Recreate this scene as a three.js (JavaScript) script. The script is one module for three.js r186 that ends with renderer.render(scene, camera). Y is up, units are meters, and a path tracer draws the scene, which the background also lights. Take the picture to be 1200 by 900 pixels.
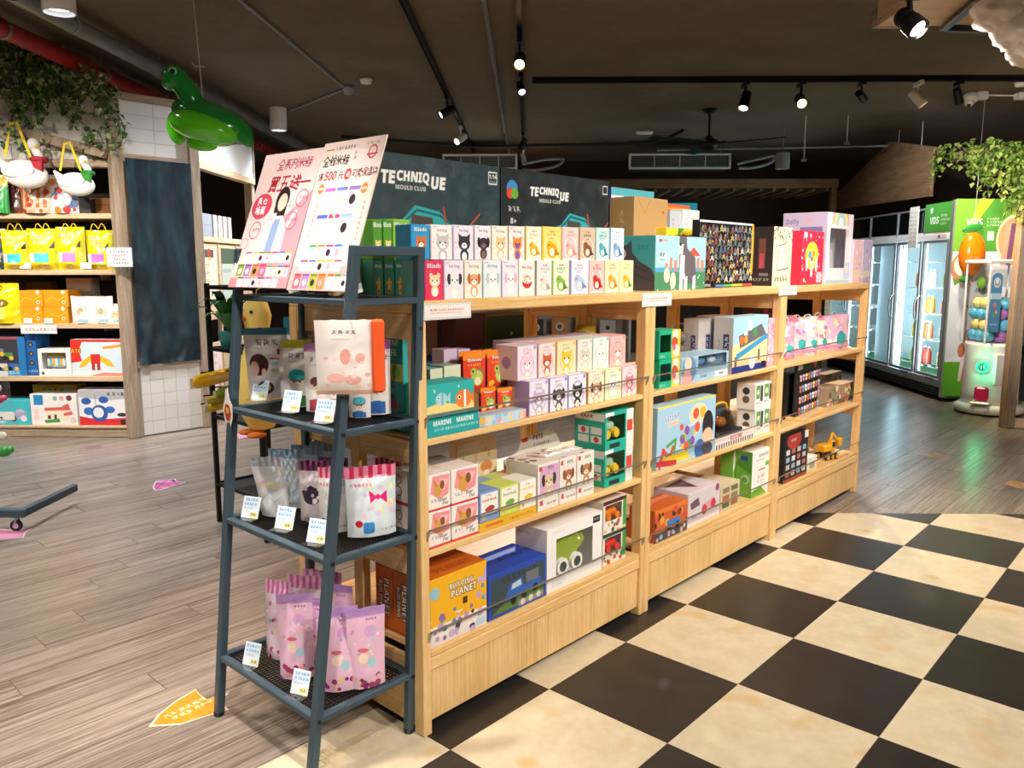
import * as THREE from 'three';
import { mergeGeometries, toCreasedNormals } from 'three/addons/utils/BufferGeometryUtils.js';
import { RectAreaLightUniformsLib } from 'three/addons/lights/RectAreaLightUniformsLib.js';
import { createNoise2D } from 'simplex-noise';

// ---------------------------------------------------------------- camera, sky, exposure
const scene = new THREE.Scene();
const renderer = new THREE.WebGLRenderer();
renderer.toneMapping = THREE.LinearToneMapping;
renderer.toneMappingExposure = 1.22;
renderer.shadowMap.enabled = true;
RectAreaLightUniformsLib.init();
scene.background = new THREE.Color(0.004, 0.004, 0.005);

const F = 930, EYE = 1.405, PITCH = 8.38 * Math.PI / 180, YAW = 42.587 * Math.PI / 180;   // metres; x runs along the toy shelves, z towards the aisle in front of them
const V = (x, y, z) => new THREE.Vector3(x, y, z);
const camR = V(Math.sin(YAW), 0, Math.cos(YAW)), camH = V(Math.cos(YAW), 0, -Math.sin(YAW));
const camF = camH.clone().multiplyScalar(Math.cos(PITCH)).add(V(0, -Math.sin(PITCH), 0));
const camU = camH.clone().multiplyScalar(Math.sin(PITCH)).add(V(0, Math.cos(PITCH), 0));
const camC = V(0, EYE, 0);
const camera = new THREE.PerspectiveCamera(2 * Math.atan(450 / F) * 180 / Math.PI, 4 / 3, 0.05, 60);
camera.position.copy(camC);
camera.lookAt(camC.clone().add(camF));
scene.add(camera);

// the building's own directions: BD into the room, QD across it
const BA = 41.49 * Math.PI / 180;
const BD = V(Math.cos(BA), 0, -Math.sin(BA)), QD = V(Math.sin(BA), 0, Math.cos(BA));
const bq = (b, q, y = 0) => V(BD.x * b + QD.x * q, y, BD.z * b + QD.z * q);
const CEIL = 3.1;

// pixel -> point on a known surface
const ray = (px, py) => camF.clone().multiplyScalar(F).addScaledVector(camR, px - 600).addScaledVector(camU, 450 - py).normalize();
const hit = (px, py, n, d) => { const r = ray(px, py); return camC.clone().addScaledVector(r, (d - camC.dot(n)) / r.dot(n)); };
const UP = V(0, 1, 0), AX = V(1, 0, 0), AZ = V(0, 0, 1);
const onY = (px, py, h = 0) => hit(px, py, UP, h), onX = (px, py, x) => hit(px, py, AX, x), onZ = (px, py, z) => hit(px, py, AZ, z);
const onB = (px, py, b) => hit(px, py, BD, b), onQ = (px, py, q) => hit(px, py, QD, q);
const solveX = (px, y, z) => { const v = V(0, y - EYE, z), k = px - 600; return (F * v.dot(camR) - k * v.dot(camF)) / (k * camF.x - F * camR.x); };
const solveY = (x, z, py) => { const v = V(x, -EYE, z), k = 450 - py; return (k * v.dot(camF) - F * v.dot(camU)) / (F * camU.y - k * camF.y); };

// ---------------------------------------------------------------- random, noise
let seedState = 7;
const rnd = () => { seedState = (seedState + 0x6d2b79f5) | 0; let t = Math.imul(seedState ^ (seedState >>> 15), 1 | seedState); t = (t + Math.imul(t ^ (t >>> 7), 61 | t)) ^ t; return ((t ^ (t >>> 14)) >>> 0) / 4294967296; };
const rr = (a, b) => a + (b - a) * rnd();
const noise = createNoise2D(rnd);

// ---------------------------------------------------------------- scene helpers
const used = {};
const numbered = (n) => { const k = used[n] = (used[n] ?? -1) + 1; return k ? n + '_' + String(k).padStart(3, '0') : n; };
function mesh(name, geo, mat, parent = scene) {
  const m = new THREE.Mesh(Array.isArray(geo) ? merge(geo) : geo, mat);
  m.name = parent === scene ? numbered(name) : name;
  m.castShadow = m.receiveShadow = true;
  parent.add(m);
  return m;
}
function tag(o, label, category, group, kind) {
  if (label) o.userData.label = label;
  if (category) o.userData.category = category;
  if (group) o.userData.group = group;
  if (kind) o.userData.kind = kind;
  return o;
}
function thing(name, label, category, pos, turn = 0, group) {
  const g = new THREE.Group(); g.name = numbered(name); scene.add(g);
  if (pos) g.position.copy(pos);
  g.rotation.y = turn;
  return tag(g, label, category, group);
}
const struct = (name, geo, mat, label) => tag(mesh(name, geo, mat), label, null, null, 'structure');
function merge(list) {
  const l = list.map((g) => { let q = g.index ? g.toNonIndexed() : g; for (const k of Object.keys(q.attributes)) if (!['position', 'normal', 'uv'].includes(k)) q.deleteAttribute(k); return q; });
  return l.length === 1 ? l[0] : mergeGeometries(l);
}
function copy(src, pos, turn = 0, label, group) {
  const c = src.clone(); c.name = numbered(src.name.replace(/_\d{3}$/, '')); scene.add(c);
  c.userData = { ...src.userData };
  c.position.copy(pos); c.rotation.y = turn;
  if (label) c.userData.label = label;
  if (group) c.userData.group = group;
  return c;
}
const TURN_B = Math.atan2(-BD.z, BD.x);           // turns +x towards BD; local +z then points along QD
// ---------------------------------------------------------------- geometry helpers
// box with chamfered edges; rects: {px,nx,py,ny,pz,nz} = [u0,v0,u1,v1] picture cells, else uv in metres
function cbox(x0, y0, z0, x1, y1, z1, r = 0.003, rects, uvTurn) {
  r = Math.min(r, (x1 - x0) / 2.5, (y1 - y0) / 2.5, (z1 - z0) / 2.5);
  const lo = [x0, y0, z0], hi = [x1, y1, z1];
  const faces = [['px', 0, 1, 2, 1, -1], ['nx', 0, 0, 2, 1, 1], ['py', 1, 1, 0, 2, 1], ['ny', 1, 0, 0, 2, 1], ['pz', 2, 1, 0, 1, 1], ['nz', 2, 0, 0, 1, -1]];
  const P = {}, U = {};
  const pos = [], uv = [], off = rects ? 0 : (x0 * 3.1 + y0 * 1.7 + z0 * 2.3);
  const vert = (f, s) => {          // s = sign triple
    const k = f + s.join('');
    if (P[k]) return k;
    const fa = faces.find((q) => q[0] === f), p = [0, 1, 2].map((a) => { const e = s[a] > 0 ? hi[a] : lo[a]; return a === fa[1] ? e : e - s[a] * r; });
    P[k] = p;
    let a = fa[3], b = fa[4], flip = fa[5];
    if (a === 0 && b === 2) { a = 0; b = 2; }
    let u = (p[a] - lo[a]) / (hi[a] - lo[a]), w = (p[b] - lo[b]) / (hi[b] - lo[b]);
    if (flip < 0) u = 1 - u;
    if (f === 'py') w = 1 - w;
    if (rects) { const q = rects[f] || rects.all; U[k] = [q[0] + (q[2] - q[0]) * u, q[1] + (q[3] - q[1]) * w]; }
    else { const q = [u * (hi[a] - lo[a]) + off, w * (hi[b] - lo[b]) + off * 0.37]; U[k] = uvTurn ? [q[1], q[0]] : q; }
    return k;
  };
  const tri = (a, b, c, n, ua = a, ub = b, uc = c) => {
    const A = P[a], B = P[b], C = P[c];
    const cr = [(B[1] - A[1]) * (C[2] - A[2]) - (B[2] - A[2]) * (C[1] - A[1]), (B[2] - A[2]) * (C[0] - A[0]) - (B[0] - A[0]) * (C[2] - A[2]), (B[0] - A[0]) * (C[1] - A[1]) - (B[1] - A[1]) * (C[0] - A[0])];
    const flip = cr[0] * n[0] + cr[1] * n[1] + cr[2] * n[2] < 0;
    for (const [p, u] of flip ? [[a, ua], [c, uc], [b, ub]] : [[a, ua], [b, ub], [c, uc]]) { pos.push(...P[p]); uv.push(...U[u]); }
  };
  const fname = (ax, s) => faces.find((q) => q[1] === ax && q[2] === (s > 0 ? 1 : 0))[0];
  for (const f of faces) {
    const n = [0, 0, 0], s = f[2] ? 1 : -1; n[f[1]] = s;
    const [a, b] = [0, 1, 2].filter((q) => q !== f[1]);
    const mk = (i, j) => { const t = [0, 0, 0]; t[f[1]] = s; t[a] = i; t[b] = j; return vert(f[0], t); };
    const q = [mk(-1, -1), mk(1, -1), mk(1, 1), mk(-1, 1)];
    tri(q[0], q[1], q[2], n); tri(q[0], q[2], q[3], n);
  }
  if (r > 0) {
    const pri = ['pz', 'px', 'nx', 'py', 'nz', 'ny'];
    for (let ax = 0; ax < 3; ax++) {
      const [a, b] = [0, 1, 2].filter((q) => q !== ax);
      for (const sa of [-1, 1]) for (const sb of [-1, 1]) {
        let fa = fname(a, sa), fb = fname(b, sb);
        if (pri.indexOf(fb) < pri.indexOf(fa)) [fa, fb] = [fb, fa];
        const mk = (f, e) => { const t = [0, 0, 0]; t[a] = sa; t[b] = sb; t[ax] = e; return vert(f, t); };
        const n = [0, 0, 0]; n[a] = sa; n[b] = sb;
        const A0 = mk(fa, -1), A1 = mk(fa, 1), B0 = mk(fb, -1), B1 = mk(fb, 1);
        tri(A0, A1, B1, n, A0, A1, A1); tri(A0, B1, B0, n, A0, A1, A0);
      }
    }
    for (const i of [-1, 1]) for (const j of [-1, 1]) for (const k of [-1, 1]) {
      const t = [i, j, k], a = vert(fname(2, k), t), b = vert(fname(0, i), t), c = vert(fname(1, j), t);
      tri(a, b, c, t, a, a, a);
    }
  }
  const g = new THREE.BufferGeometry();
  g.setAttribute('position', new THREE.Float32BufferAttribute(pos, 3));
  g.setAttribute('uv', new THREE.Float32BufferAttribute(uv, 2));
  g.computeVertexNormals();
  return g;
}
const cb = (x, y, z, w, h, d, r, t) => cbox(x - w / 2, y, z - d / 2, x + w / 2, y + h, z + d / 2, r, null, t);   // centre x,z and base y
function rod(a, b, r, seg = 8, r2 = r) {
  const d = b.clone().sub(a), l = d.length(), g = new THREE.CylinderGeometry(r2, r, l, seg);
  g.translate(0, l / 2, 0); g.applyQuaternion(new THREE.Quaternion().setFromUnitVectors(UP, d.normalize())); g.translate(a.x, a.y, a.z);
  return g;
}
function bar(a, b, w, d = w, r = 0.003) {          // square bar from a to b
  const v = b.clone().sub(a), l = v.length(), g = cbox(-w / 2, 0, -d / 2, w / 2, l, d / 2, r);
  g.applyQuaternion(new THREE.Quaternion().setFromUnitVectors(UP, v.normalize())); g.translate(a.x, a.y, a.z);
  return g;
}
const tube = (pts, r, seg = 24, rad = 6) => new THREE.TubeGeometry(new THREE.CatmullRomCurve3(pts), seg, r, rad, false);
const lathe = (pts, seg = 24) => new THREE.LatheGeometry(pts.map(([x, y]) => new THREE.Vector2(x, y)), seg);
const ball = (r, x, y, z, sx = 1, sy = 1, sz = 1, n = 16) => { const g = new THREE.SphereGeometry(r, n, Math.ceil(n * 0.7)); g.scale(sx, sy, sz); g.translate(x, y, z); return g; };
function plate(pts, t, bevel = 0) {                // extruded outline in x,y; thickness along z from 0
  const s = new THREE.Shape(pts.map(([x, y]) => new THREE.Vector2(x, y)));
  return new THREE.ExtrudeGeometry(s, { depth: t, bevelEnabled: bevel > 0, bevelThickness: bevel, bevelSize: bevel, bevelSegments: 2, curveSegments: 10 });
}
function ground(pts, y0, t, bev = 0) {               // outline in x,z extruded upwards from y0 by t, uv in metres, sloped rim
  const n = pts.length, area = pts.reduce((s, p, i) => { const q = pts[(i + 1) % n]; return s + p[0] * q[1] - q[0] * p[1]; }, 0);
  const P = area > 0 ? pts.slice().reverse() : pts, cx = P.reduce((s, p) => s + p[0], 0) / n, cz = P.reduce((s, p) => s + p[1], 0) / n;
  const inn = P.map(([x, z]) => { const l = Math.hypot(x - cx, z - cz) || 1; return [x - (x - cx) / l * bev * 1.2, z - (z - cz) / l * bev * 1.2]; });
  const pos = [], uv = [], put = (...v) => v.forEach(([x, y, z]) => { pos.push(x, y, z); uv.push(x, -z); });
  for (let i = 1; i + 1 < n; i++) put([inn[0][0], y0 + t, inn[0][1]], [inn[i][0], y0 + t, inn[i][1]], [inn[i + 1][0], y0 + t, inn[i + 1][1]]);
  for (let i = 0; i < n; i++) {
    const a = P[i], b = P[(i + 1) % n], c = inn[i], d = inn[(i + 1) % n];
    if (bev) { const m = y0 + t - bev; put([a[0], m, a[1]], [b[0], m, b[1]], [d[0], y0 + t, d[1]]); put([a[0], m, a[1]], [d[0], y0 + t, d[1]], [c[0], y0 + t, c[1]]); }
  }
  const g = new THREE.BufferGeometry();
  g.setAttribute('position', new THREE.Float32BufferAttribute(pos, 3)); g.setAttribute('uv', new THREE.Float32BufferAttribute(uv, 2)); g.computeVertexNormals();
  return g;
}
const clip = (poly, nx, nz, d) => {                  // keeps nx*x + nz*z <= d
  const out = [];
  poly.forEach((p, i) => {
    const q = poly[(i + 1) % poly.length], a = nx * p[0] + nz * p[1] - d, b = nx * q[0] + nz * q[1] - d;
    if (a <= 0) out.push(p);
    if (a * b < 0) { const t = a / (a - b); out.push([p[0] + (q[0] - p[0]) * t, p[1] + (q[1] - p[1]) * t]); }
  });
  return out;
};

// ---------------------------------------------------------------- computed surfaces
function canvasTex(w, h, draw, repeat) {
  const c = document.createElement('canvas'); c.width = w; c.height = h;
  const g = c.getContext('2d'); draw(g, w, h);
  const t = new THREE.CanvasTexture(c); t.colorSpace = THREE.SRGBColorSpace; t.magFilter = THREE.LinearFilter;
  if (repeat) { t.wrapS = t.wrapT = THREE.RepeatWrapping; t.repeat.set(...repeat); }
  return t;
}
function pixelTex(w, h, fn, repeat, srgb = true) {    // fn(u,v) -> [r,g,b] 0..255
  const d = new Uint8Array(w * h * 4);
  for (let y = 0, i = 0; y < h; y++) for (let x = 0; x < w; x++, i += 4) { const c = fn(x / w, y / h); d[i] = c[0]; d[i + 1] = c[1]; d[i + 2] = c[2]; d[i + 3] = 255; }
  const t = new THREE.DataTexture(d, w, h); t.magFilter = THREE.LinearFilter; t.wrapS = t.wrapT = THREE.RepeatWrapping; t.needsUpdate = true;
  if (srgb) t.colorSpace = THREE.SRGBColorSpace;
  if (repeat) t.repeat.set(...repeat);
  return t;
}
const tn = (u, v, fx, fy, s = 0) => {                 // noise that repeats over the unit square
  const A = (x, y) => noise(x * fx + s * 17.3, y * fy + s * 5.1);
  return 1.25 * ((A(u, v) * (1 - u) + A(u - 1, v) * u) * (1 - v) + (A(u, v - 1) * (1 - u) + A(u - 1, v - 1) * u) * v);
};
const mix3 = (a, b, t) => { t = Math.max(0, Math.min(1, t)); return [a[0] + (b[0] - a[0]) * t, a[1] + (b[1] - a[1]) * t, a[2] + (b[2] - a[2]) * t]; };
const std = (color, roughness = 0.6, o = {}) => new THREE.MeshStandardMaterial({ color, roughness, ...o });
const phys = (color, roughness, o = {}) => new THREE.MeshPhysicalMaterial({ color, roughness, ...o });
// wood: grain runs along u
function woodTex(w, h, light, mid, dark, sc, rep, streak = 0.5) {
  const rows = []; for (let i = 0; i < h; i++) rows.push(rnd());
  return pixelTex(w, h, (u, v) => {
    const warp = 0.012 * tn(u, v, 2, 3, 1), y = v + warp;
    const a = 0.5 + 0.5 * Math.sin(y * 2 * Math.PI * sc + 2.2 * tn(u, v, 1.5, 5, 2)), n = tn(u * 1, v, 2, 40, 3), f = tn(u, v, 14, 90, 4);
    let t = 0.42 + 0.22 * (a - 0.5) + 0.34 * n + 0.18 * f;
    let c = t < 0.5 ? mix3(light, mid, t * 2) : mix3(mid, dark, (t - 0.5) * 2);
    const s = tn(u, v, 3, 70, 6); if (s > streak) c = mix3(c, dark, (s - streak) * 1.6);
    return c;
  }, rep);
}
const glassPane = phys(0xffffff, 0.03, { transmission: 1, thickness: 0, ior: 1.45 });
const clearFilm = phys(0xffffff, 0.12, { transmission: 1, thickness: 0, ior: 1.4 });
// ---------------------------------------------------------------- materials of the place
const floorWood = woodTex(1024, 512, [176, 163, 151], [138, 125, 114], [84, 72, 64], 3, [1 / 1.6, 1 / 0.55], 0.3);
const M = {
  plank: [0.98, 1.06, 0.9].map((k) => new THREE.MeshStandardMaterial({ map: floorWood, roughness: 0.3, color: new THREE.Color(0.96 * k, 0.955 * k, 0.955 * k) })),
  cream: [0, 1, 2].map((s) => phys(0xffffff, 0.3, { map: pixelTex(256, 256, (u, v) => { const n = tn(u, v, 3, 3, 10 + s) * 0.5 + tn(u, v, 9, 9, 20 + s) * 0.3 + tn(u, v, 40, 40, 30 + s) * 0.2; let c = mix3([222, 209, 181], [206, 190, 158], 0.45 + n * 0.8); const y = tn(u, v, 2.2, 2.2, 40 + s); if (y > 0.5) c = mix3(c, [205, 165, 96], (y - 0.5) * 1.1); return c; }, [1 / 0.4572, 1 / 0.4572]) })),
  dark: [0, 1].map((s) => phys(0xffffff, 0.34, { map: pixelTex(256, 256, (u, v) => { const n = tn(u, v, 2.5, 2.5, 50 + s) * 0.6 + tn(u, v, 12, 12, 60 + s) * 0.3 + tn(u, v, 50, 50, 70 + s) * 0.15; return mix3([38, 35, 34], [54, 49, 46], 0.45 + n * 0.6); }, [1 / 0.4572, 1 / 0.4572]) })),
  ceiling: std(0xffffff, 0.9, { map: pixelTex(512, 512, (u, v) => { const n = tn(u, v, 3, 3, 80) * 0.5 + tn(u, v, 14, 14, 81) * 0.3 + tn(u, v, 60, 60, 82) * 0.25; return mix3([116, 105, 86], [98, 88, 71], 0.5 + n * 0.7); }, [1 / 3, 1 / 3]) }),
  maple: new THREE.MeshStandardMaterial({ map: woodTex(512, 512, [238, 205, 150], [226, 186, 124], [205, 160, 98], 2, [1 / 0.9, 1 / 0.5], 0.6), roughness: 0.42 }),
  mapleV: null,
  greyOak: new THREE.MeshStandardMaterial({ map: woodTex(512, 512, [190, 172, 150], [160, 141, 119], [118, 101, 84], 4, [1 / 0.8, 1 / 0.4], 0.5), roughness: 0.6 }),
  oak: new THREE.MeshStandardMaterial({ map: woodTex(512, 512, [226, 202, 168], [208, 180, 142], [176, 146, 108], 3, [1 / 0.9, 1 / 0.4], 0.55), roughness: 0.55 }),
  brownWood: new THREE.MeshStandardMaterial({ map: woodTex(512, 512, [150, 118, 84], [124, 94, 64], [88, 63, 42], 4, [1 / 0.9, 1 / 0.5], 0.5), roughness: 0.6 }),
  wallDark: std(0x2a211c, 0.85), wallBrown: std(0x3d2a20, 0.8), wallPale: std(0xb9aea0, 0.85), wallMid: std(0x8a8078, 0.85),
  steel: std(0x435764, 0.42, { metalness: 0.25 }), black: std(0x15161a, 0.5), blackMetal: std(0x17181a, 0.4, { metalness: 0.4 }),
  white: std(0xece9e4, 0.5), whiteGloss: phys(0xeeedec, 0.22), grey: std(0x8f9294, 0.5), pipeGrey: std(0x82837f, 0.45, { metalness: 0.3 }), red: std(0x9e1a20, 0.4),
  chrome: std(0xc9ccd0, 0.25, { metalness: 0.9 }), alu: std(0xb5b8ba, 0.35, { metalness: 0.7 }), rodMetal: std(0xb4aca4, 0.28, { metalness: 0.8 }),
  tileWhite: phys(0xe6e3de, 0.2), grout: std(0xc2beb6, 0.8), green: std(0x3f7d34, 0.6), yellow: std(0xf2cf13, 0.5),
};
M.mapleV = M.maple.clone(); M.mapleV.map = M.maple.map.clone(); M.mapleV.map.rotation = Math.PI / 2;
M.greyOakV = M.greyOak.clone(); M.greyOakV.map = M.greyOak.map.clone(); M.greyOakV.map.rotation = Math.PI / 2;

// ---------------------------------------------------------------- floor
const roomOutline = [bq(-4, -7.5), bq(13.4, -7.5), bq(13.4, 8), bq(-4, 8)].map((p) => [p.x, p.z]);
const floor = struct('floor', ground(roomOutline, -0.203, 0.2), M.plank[0], 'grey brown wood plank floor with black and cream checkered tiles');
const cutB = 4.462, cutZ = -1.932;                      // the checkered tiles end at these two lines
{
  // checkered tiles, turned by half a degree against the shelves
  const S = 0.4572, ang = 0.467 * Math.PI / 180, c = Math.cos(ang), s = Math.sin(ang), o = [4.21, -1.157];
  const at = (i, j) => [o[0] + i * S * c - j * S * s * -1, o[1] + j * S * c - i * S * s];
  for (let i = -13; i <= 3; i++) for (let j = -3; j <= 8; j++) {
    const g = 0.0012, q = [at(i + g, j + g), at(i + 1 - g, j + g), at(i + 1 - g, j + 1 - g), at(i + g, j + 1 - g)];
    let p = clip(q, BD.x, BD.z, cutB); p = p.length > 2 ? clip(p, 0, -1, -cutZ) : p;
    if (p.length < 3) continue;
    const dark = ((i + j) % 2 + 2) % 2 === 0;
    mesh('tile', ground(p, -0.003, 0.003, 0.0012), dark ? M.dark[Math.abs(i * 3 + j) % 2] : M.cream[Math.abs(i * 2 + j * 5) % 3], floor);
  }
}
{
  // wood planks, running along the shelves, built one by one where they can be told apart
  const W = 0.152, L = 1.22, variants = {};
  let k = 0;
  const lay = (z, x, keep) => {
    let p = [[x + 0.001, z + 0.0008], [x + L - 0.001, z + 0.0008], [x + L - 0.001, z + W - 0.0008], [x + 0.001, z + W - 0.0008]];
    const full = p; p = keep(p);
    if (!p || p.length < 3) return;
    let geo, pos = null;
    if (p.length === 4 && p.every((q, i) => Math.abs(q[0] - full[i][0]) < 1e-9 && Math.abs(q[1] - full[i][1]) < 1e-9)) {
      const v = Math.floor(rnd() * 14);
      geo = variants[v] ??= (() => { const g = ground([[0, 0], [L - 0.002, 0], [L - 0.002, W - 0.0016], [0, W - 0.0016]], -0.003, 0.003, 0.001), a = g.attributes.uv, du = rr(0, 3), dv = rr(0, 2); for (let i = 0; i < a.count; i++) a.setXY(i, a.getX(i) + du, a.getY(i) + dv); return g; })();
      pos = [x + 0.001, z + 0.0008];
    } else { geo = ground(p, -0.003, 0.003, 0.001); const a = geo.attributes.uv, du = rr(0, 3), dv = rr(0, 2); for (let i = 0; i < a.count; i++) a.setXY(i, a.getX(i) + du, a.getY(i) + dv); }
    const m = mesh('plank', geo, M.plank[Math.floor(rnd() * 3)], floor);
    if (pos) m.position.set(pos[0], 0, pos[1]);
    k++;
  };
  let row = 0;
  for (let z = cutZ - W; z > -6.7; z -= W, row++) {
    const off = (row * 0.43 * L + (row % 3) * 0.17) % L, far = 0.35 * (-z) - 0.1;
    for (let x = off - L * 2; x < 4.4; x += L) {
      if (x + L < far - 1.4 || x > far + 2.6 || x + L < -1.0) continue;
      lay(z, x, (p) => p);
    }
  }
  for (let z = cutZ; z < 0.6; z += W, row++) {
    const off = (row * 0.43 * L + (row % 3) * 0.17) % L;
    for (let x = 3.9 + off - L; x < 8.2; x += L) {
      if (x + L < 4.3) continue;
      lay(z, x, (p) => clip(p, -BD.x, -BD.z, -cutB));
    }
  }
}
// ---------------------------------------------------------------- ceiling and walls
const slab = (b0, b1, q0, q1, y0, y1) => { const g = cbox(0, 0, 0, b1 - b0, y1 - y0, q1 - q0, 0); g.rotateY(TURN_B); const o = bq(b0, q0, y0); g.translate(o.x, o.y, o.z); return g; };
struct('ceiling', slab(-4, 13.4, -7.5, 8, CEIL, CEIL + 0.2), M.ceiling, 'dark olive brown painted concrete ceiling');
struct('wall_back', slab(13.2, 13.4, -7.5, 8, 0, CEIL), M.wallBrown, 'dark brown wall at the far end of the shop');
struct('wall_left', slab(-4, 13.4, -7.7, -7.5, 0, CEIL), M.wallMid);
struct('wall_right', slab(-4, 13.4, 8, 8.2, 0, CEIL), M.wallMid);
struct('wall_front', slab(-4.2, -4, -7.5, 8, 0, CEIL), M.wallPale);
// ---------------------------------------------------------------- the maple toy shelves: three double-sided units in a row
const FZ = -1.69, MZ = -2.0, BZ = -2.345, TOPY = 1.312, S1 = 0.913, S2 = 0.576, S3 = 0.262;
function shelfUnit(x0, x1, label) {
  const W = x1 - x0, cx = (x0 + x1) / 2, cz = (FZ + BZ) / 2, D = FZ - BZ, hx = W / 2, hz = D / 2;
  const t = thing('display_shelf', label, 'display shelf', V(cx, 0, cz), 0, 'maple toy shelves in a row');
  const p = 0.032, d = 0.046;
  for (const sx of [-1, 1]) for (const [z, dd] of [[hz - d / 2, d], [MZ - cz, d], [-hz + d / 2, d]])
    mesh('post', cb(sx * (hx - p / 2), 0, z, p, TOPY - 0.036, dd, 0.003), M.mapleV, t);
  mesh('top_board', cbox(-hx, TOPY - 0.036, -hz, hx, TOPY, hz + 0.004, 0.004), M.maple, t);
  for (const sx of [-1, 1]) {
    const x = sx * (hx - 0.012);
    for (const [y0, y1] of [[1.2, TOPY - 0.036], [S1 - 0.075, S1 - 0.004], [S2 - 0.08, S2 - 0.004], [0.022, S3 - 0.03]])
      for (const [za, zb] of [[MZ - cz + d / 2, hz - d], [-hz + d, MZ - cz - d / 2]])
        mesh('side_rail', cbox(x - 0.01, y0, za, x + 0.01, y1, zb, 0.002), M.maple, t);
  }
  for (const [y, side] of [[S1, 0], [S2, 0], [S3, 0], [S1, 1], [S2, 1], [S3, 1]]) {
    const za = side ? -hz + 0.01 : MZ - cz + d / 2, zb = side ? MZ - cz - d / 2 : hz - 0.004;
    const b = mesh('shelf_board', cbox(-hx + p, y - 0.02, za, hx - p, y, zb, 0.003), M.maple, t);
    if (side) continue;
    // low rod along the front edge with its two bent brackets
    const ry = y + 0.07, rz = hz + 0.012;
    mesh('guard_rod', rod(V(-hx + p * 0.7, ry, rz), V(hx - p * 0.7, ry, rz), 0.0032, 8), M.rodMetal, b);
    for (const sx of [-1, 1]) mesh('rod_bracket', tube([V(sx * (hx - p * 0.7), ry, rz), V(sx * (hx - p * 0.7), ry - 0.02, rz - 0.006), V(sx * (hx - p * 0.6), y + 0.005, hz - 0.02)], 0.0032, 8, 6), M.rodMetal, b);
  }
  mesh('front_rail', cbox(-hx + p, S3 - 0.062, hz - 0.03, hx - p, S3 - 0.021, hz - 0.003, 0.004), M.maple, t);
  for (let i = 0; i < 2; i++) { const a = -hx + p + i * (W - 2 * p) / 2, b = a + (W - 2 * p) / 2; mesh('base_panel', cbox(a + 0.0008, 0.035, hz - 0.03, b - 0.0008, S3 - 0.064, hz - 0.012, 0.002), M.mapleV, t); }
  mesh('plinth', cbox(-hx + p, 0, hz - 0.1, hx - p, 0.034, hz - 0.05, 0.002), M.black, t);
  mesh('base_panel', cbox(-hx + p, 0.03, -hz + 0.012, hx - p, S3 - 0.021, -hz + 0.03, 0.002), M.mapleV, t);
  return t;
}
shelfUnit(1.45, 2.634, 'maple display shelf standing against the dark steel snack rack');
shelfUnit(2.638, 3.845, 'middle maple display shelf of the row, between two others');
shelfUnit(3.849, 5.06, 'maple display shelf at the end of the row facing the drink fridges');

// ---------------------------------------------------------------- steel snack rack at the head of the shelves
const RL = [0.202, 0.641, 0.985, 1.328];                 // shelf heights of the rack
const rackFront = (y) => 1.093 + 0.103 * y, rackBack = (y) => 1.44 + 0.012 * y, RZ0 = -2.267, RZ1 = -1.735, rackZ = (z, y) => z === RZ1 ? -1.752 + 0.045 * y : z;
{
  const t = thing('steel_rack', 'dark blue grey steel ladder rack of snack bags at the head of the maple shelves', 'rack', V(1.28, 0, -2.0));
  const o = t.position, at = (x, y, z) => V(x - o.x, y, rackZ(z, y) - o.z), w = 0.026, H = 1.46;
  for (const z of [RZ0, RZ1]) {
    mesh('leg', bar(at(rackFront(0), 0, z), at(rackFront(H), H, z), w), M.steel, t);
    mesh('leg', bar(at(rackBack(0), 0, z), at(rackBack(H), H, z), w), M.steel, t);
    mesh('top_bar', bar(at(rackFront(H) - w / 2, H - w / 2, z), at(rackBack(H) + w / 2, H - w / 2, z), w), M.steel, t);
    for (const x of [rackFront(0), rackBack(0)]) mesh('rubber_foot', rod(at(x, 0, z), at(x, 0.012, z), 0.016, 10), M.black, t);
    for (const y of RL) mesh('side_bar', bar(at(rackFront(y), y - 0.014, z), at(rackBack(y), y - 0.014, z), 0.018, 0.024), M.steel, t);
    for (const y of [0.2, 0.64, 0.985, 1.25]) { const s = z === RZ1 ? 1 : -1; mesh('screw_head', rod(at(rackBack(y), y - 0.014, z).add(V(0, 0, s * w / 2)), at(rackBack(y), y - 0.014, z).add(V(0, 0, s * (w / 2 + 0.003))), 0.006, 8), M.black, t); mesh('screw_head', rod(at(rackFront(y), y - 0.014, z).add(V(0, 0, s * w / 2)), at(rackFront(y), y - 0.014, z).add(V(0, 0, s * (w / 2 + 0.003))), 0.006, 8), M.black, t); }
  }
  for (const y of RL) {
    mesh('cross_bar', bar(at(rackFront(y), y - 0.014, RZ0), at(rackFront(y), y - 0.014, RZ1), 0.024, 0.018), M.steel, t);
    mesh('cross_bar', bar(at(rackBack(y), y - 0.014, RZ0), at(rackBack(y), y - 0.014, RZ1), 0.024, 0.018), M.steel, t);
    // wire mesh deck
    const wires = [];
    const n = 42, f = rackFront(y) + 0.01, b = rackBack(y) - 0.01;
    for (let i = 1; i < n; i++) { const z = RZ0 + (RZ1 - RZ0) * i / n; wires.push(cbox(f - o.x, y - 0.012, z - 0.0022 - o.z, b - o.x, y - 0.009, z + 0.0022 - o.z, 0)); }
    const m = 24; for (let i = 1; i < m; i++) { const x = f + (b - f) * i / m; wires.push(cbox(x - 0.002 - o.x, y - 0.014, RZ0 - o.z, x + 0.002 - o.x, y - 0.012, RZ1 - o.z, 0)); }
    tag(mesh('mesh_deck', wires, M.blackMetal, t), 'black wire mesh deck', null, null, 'stuff');
  }
}
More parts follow.
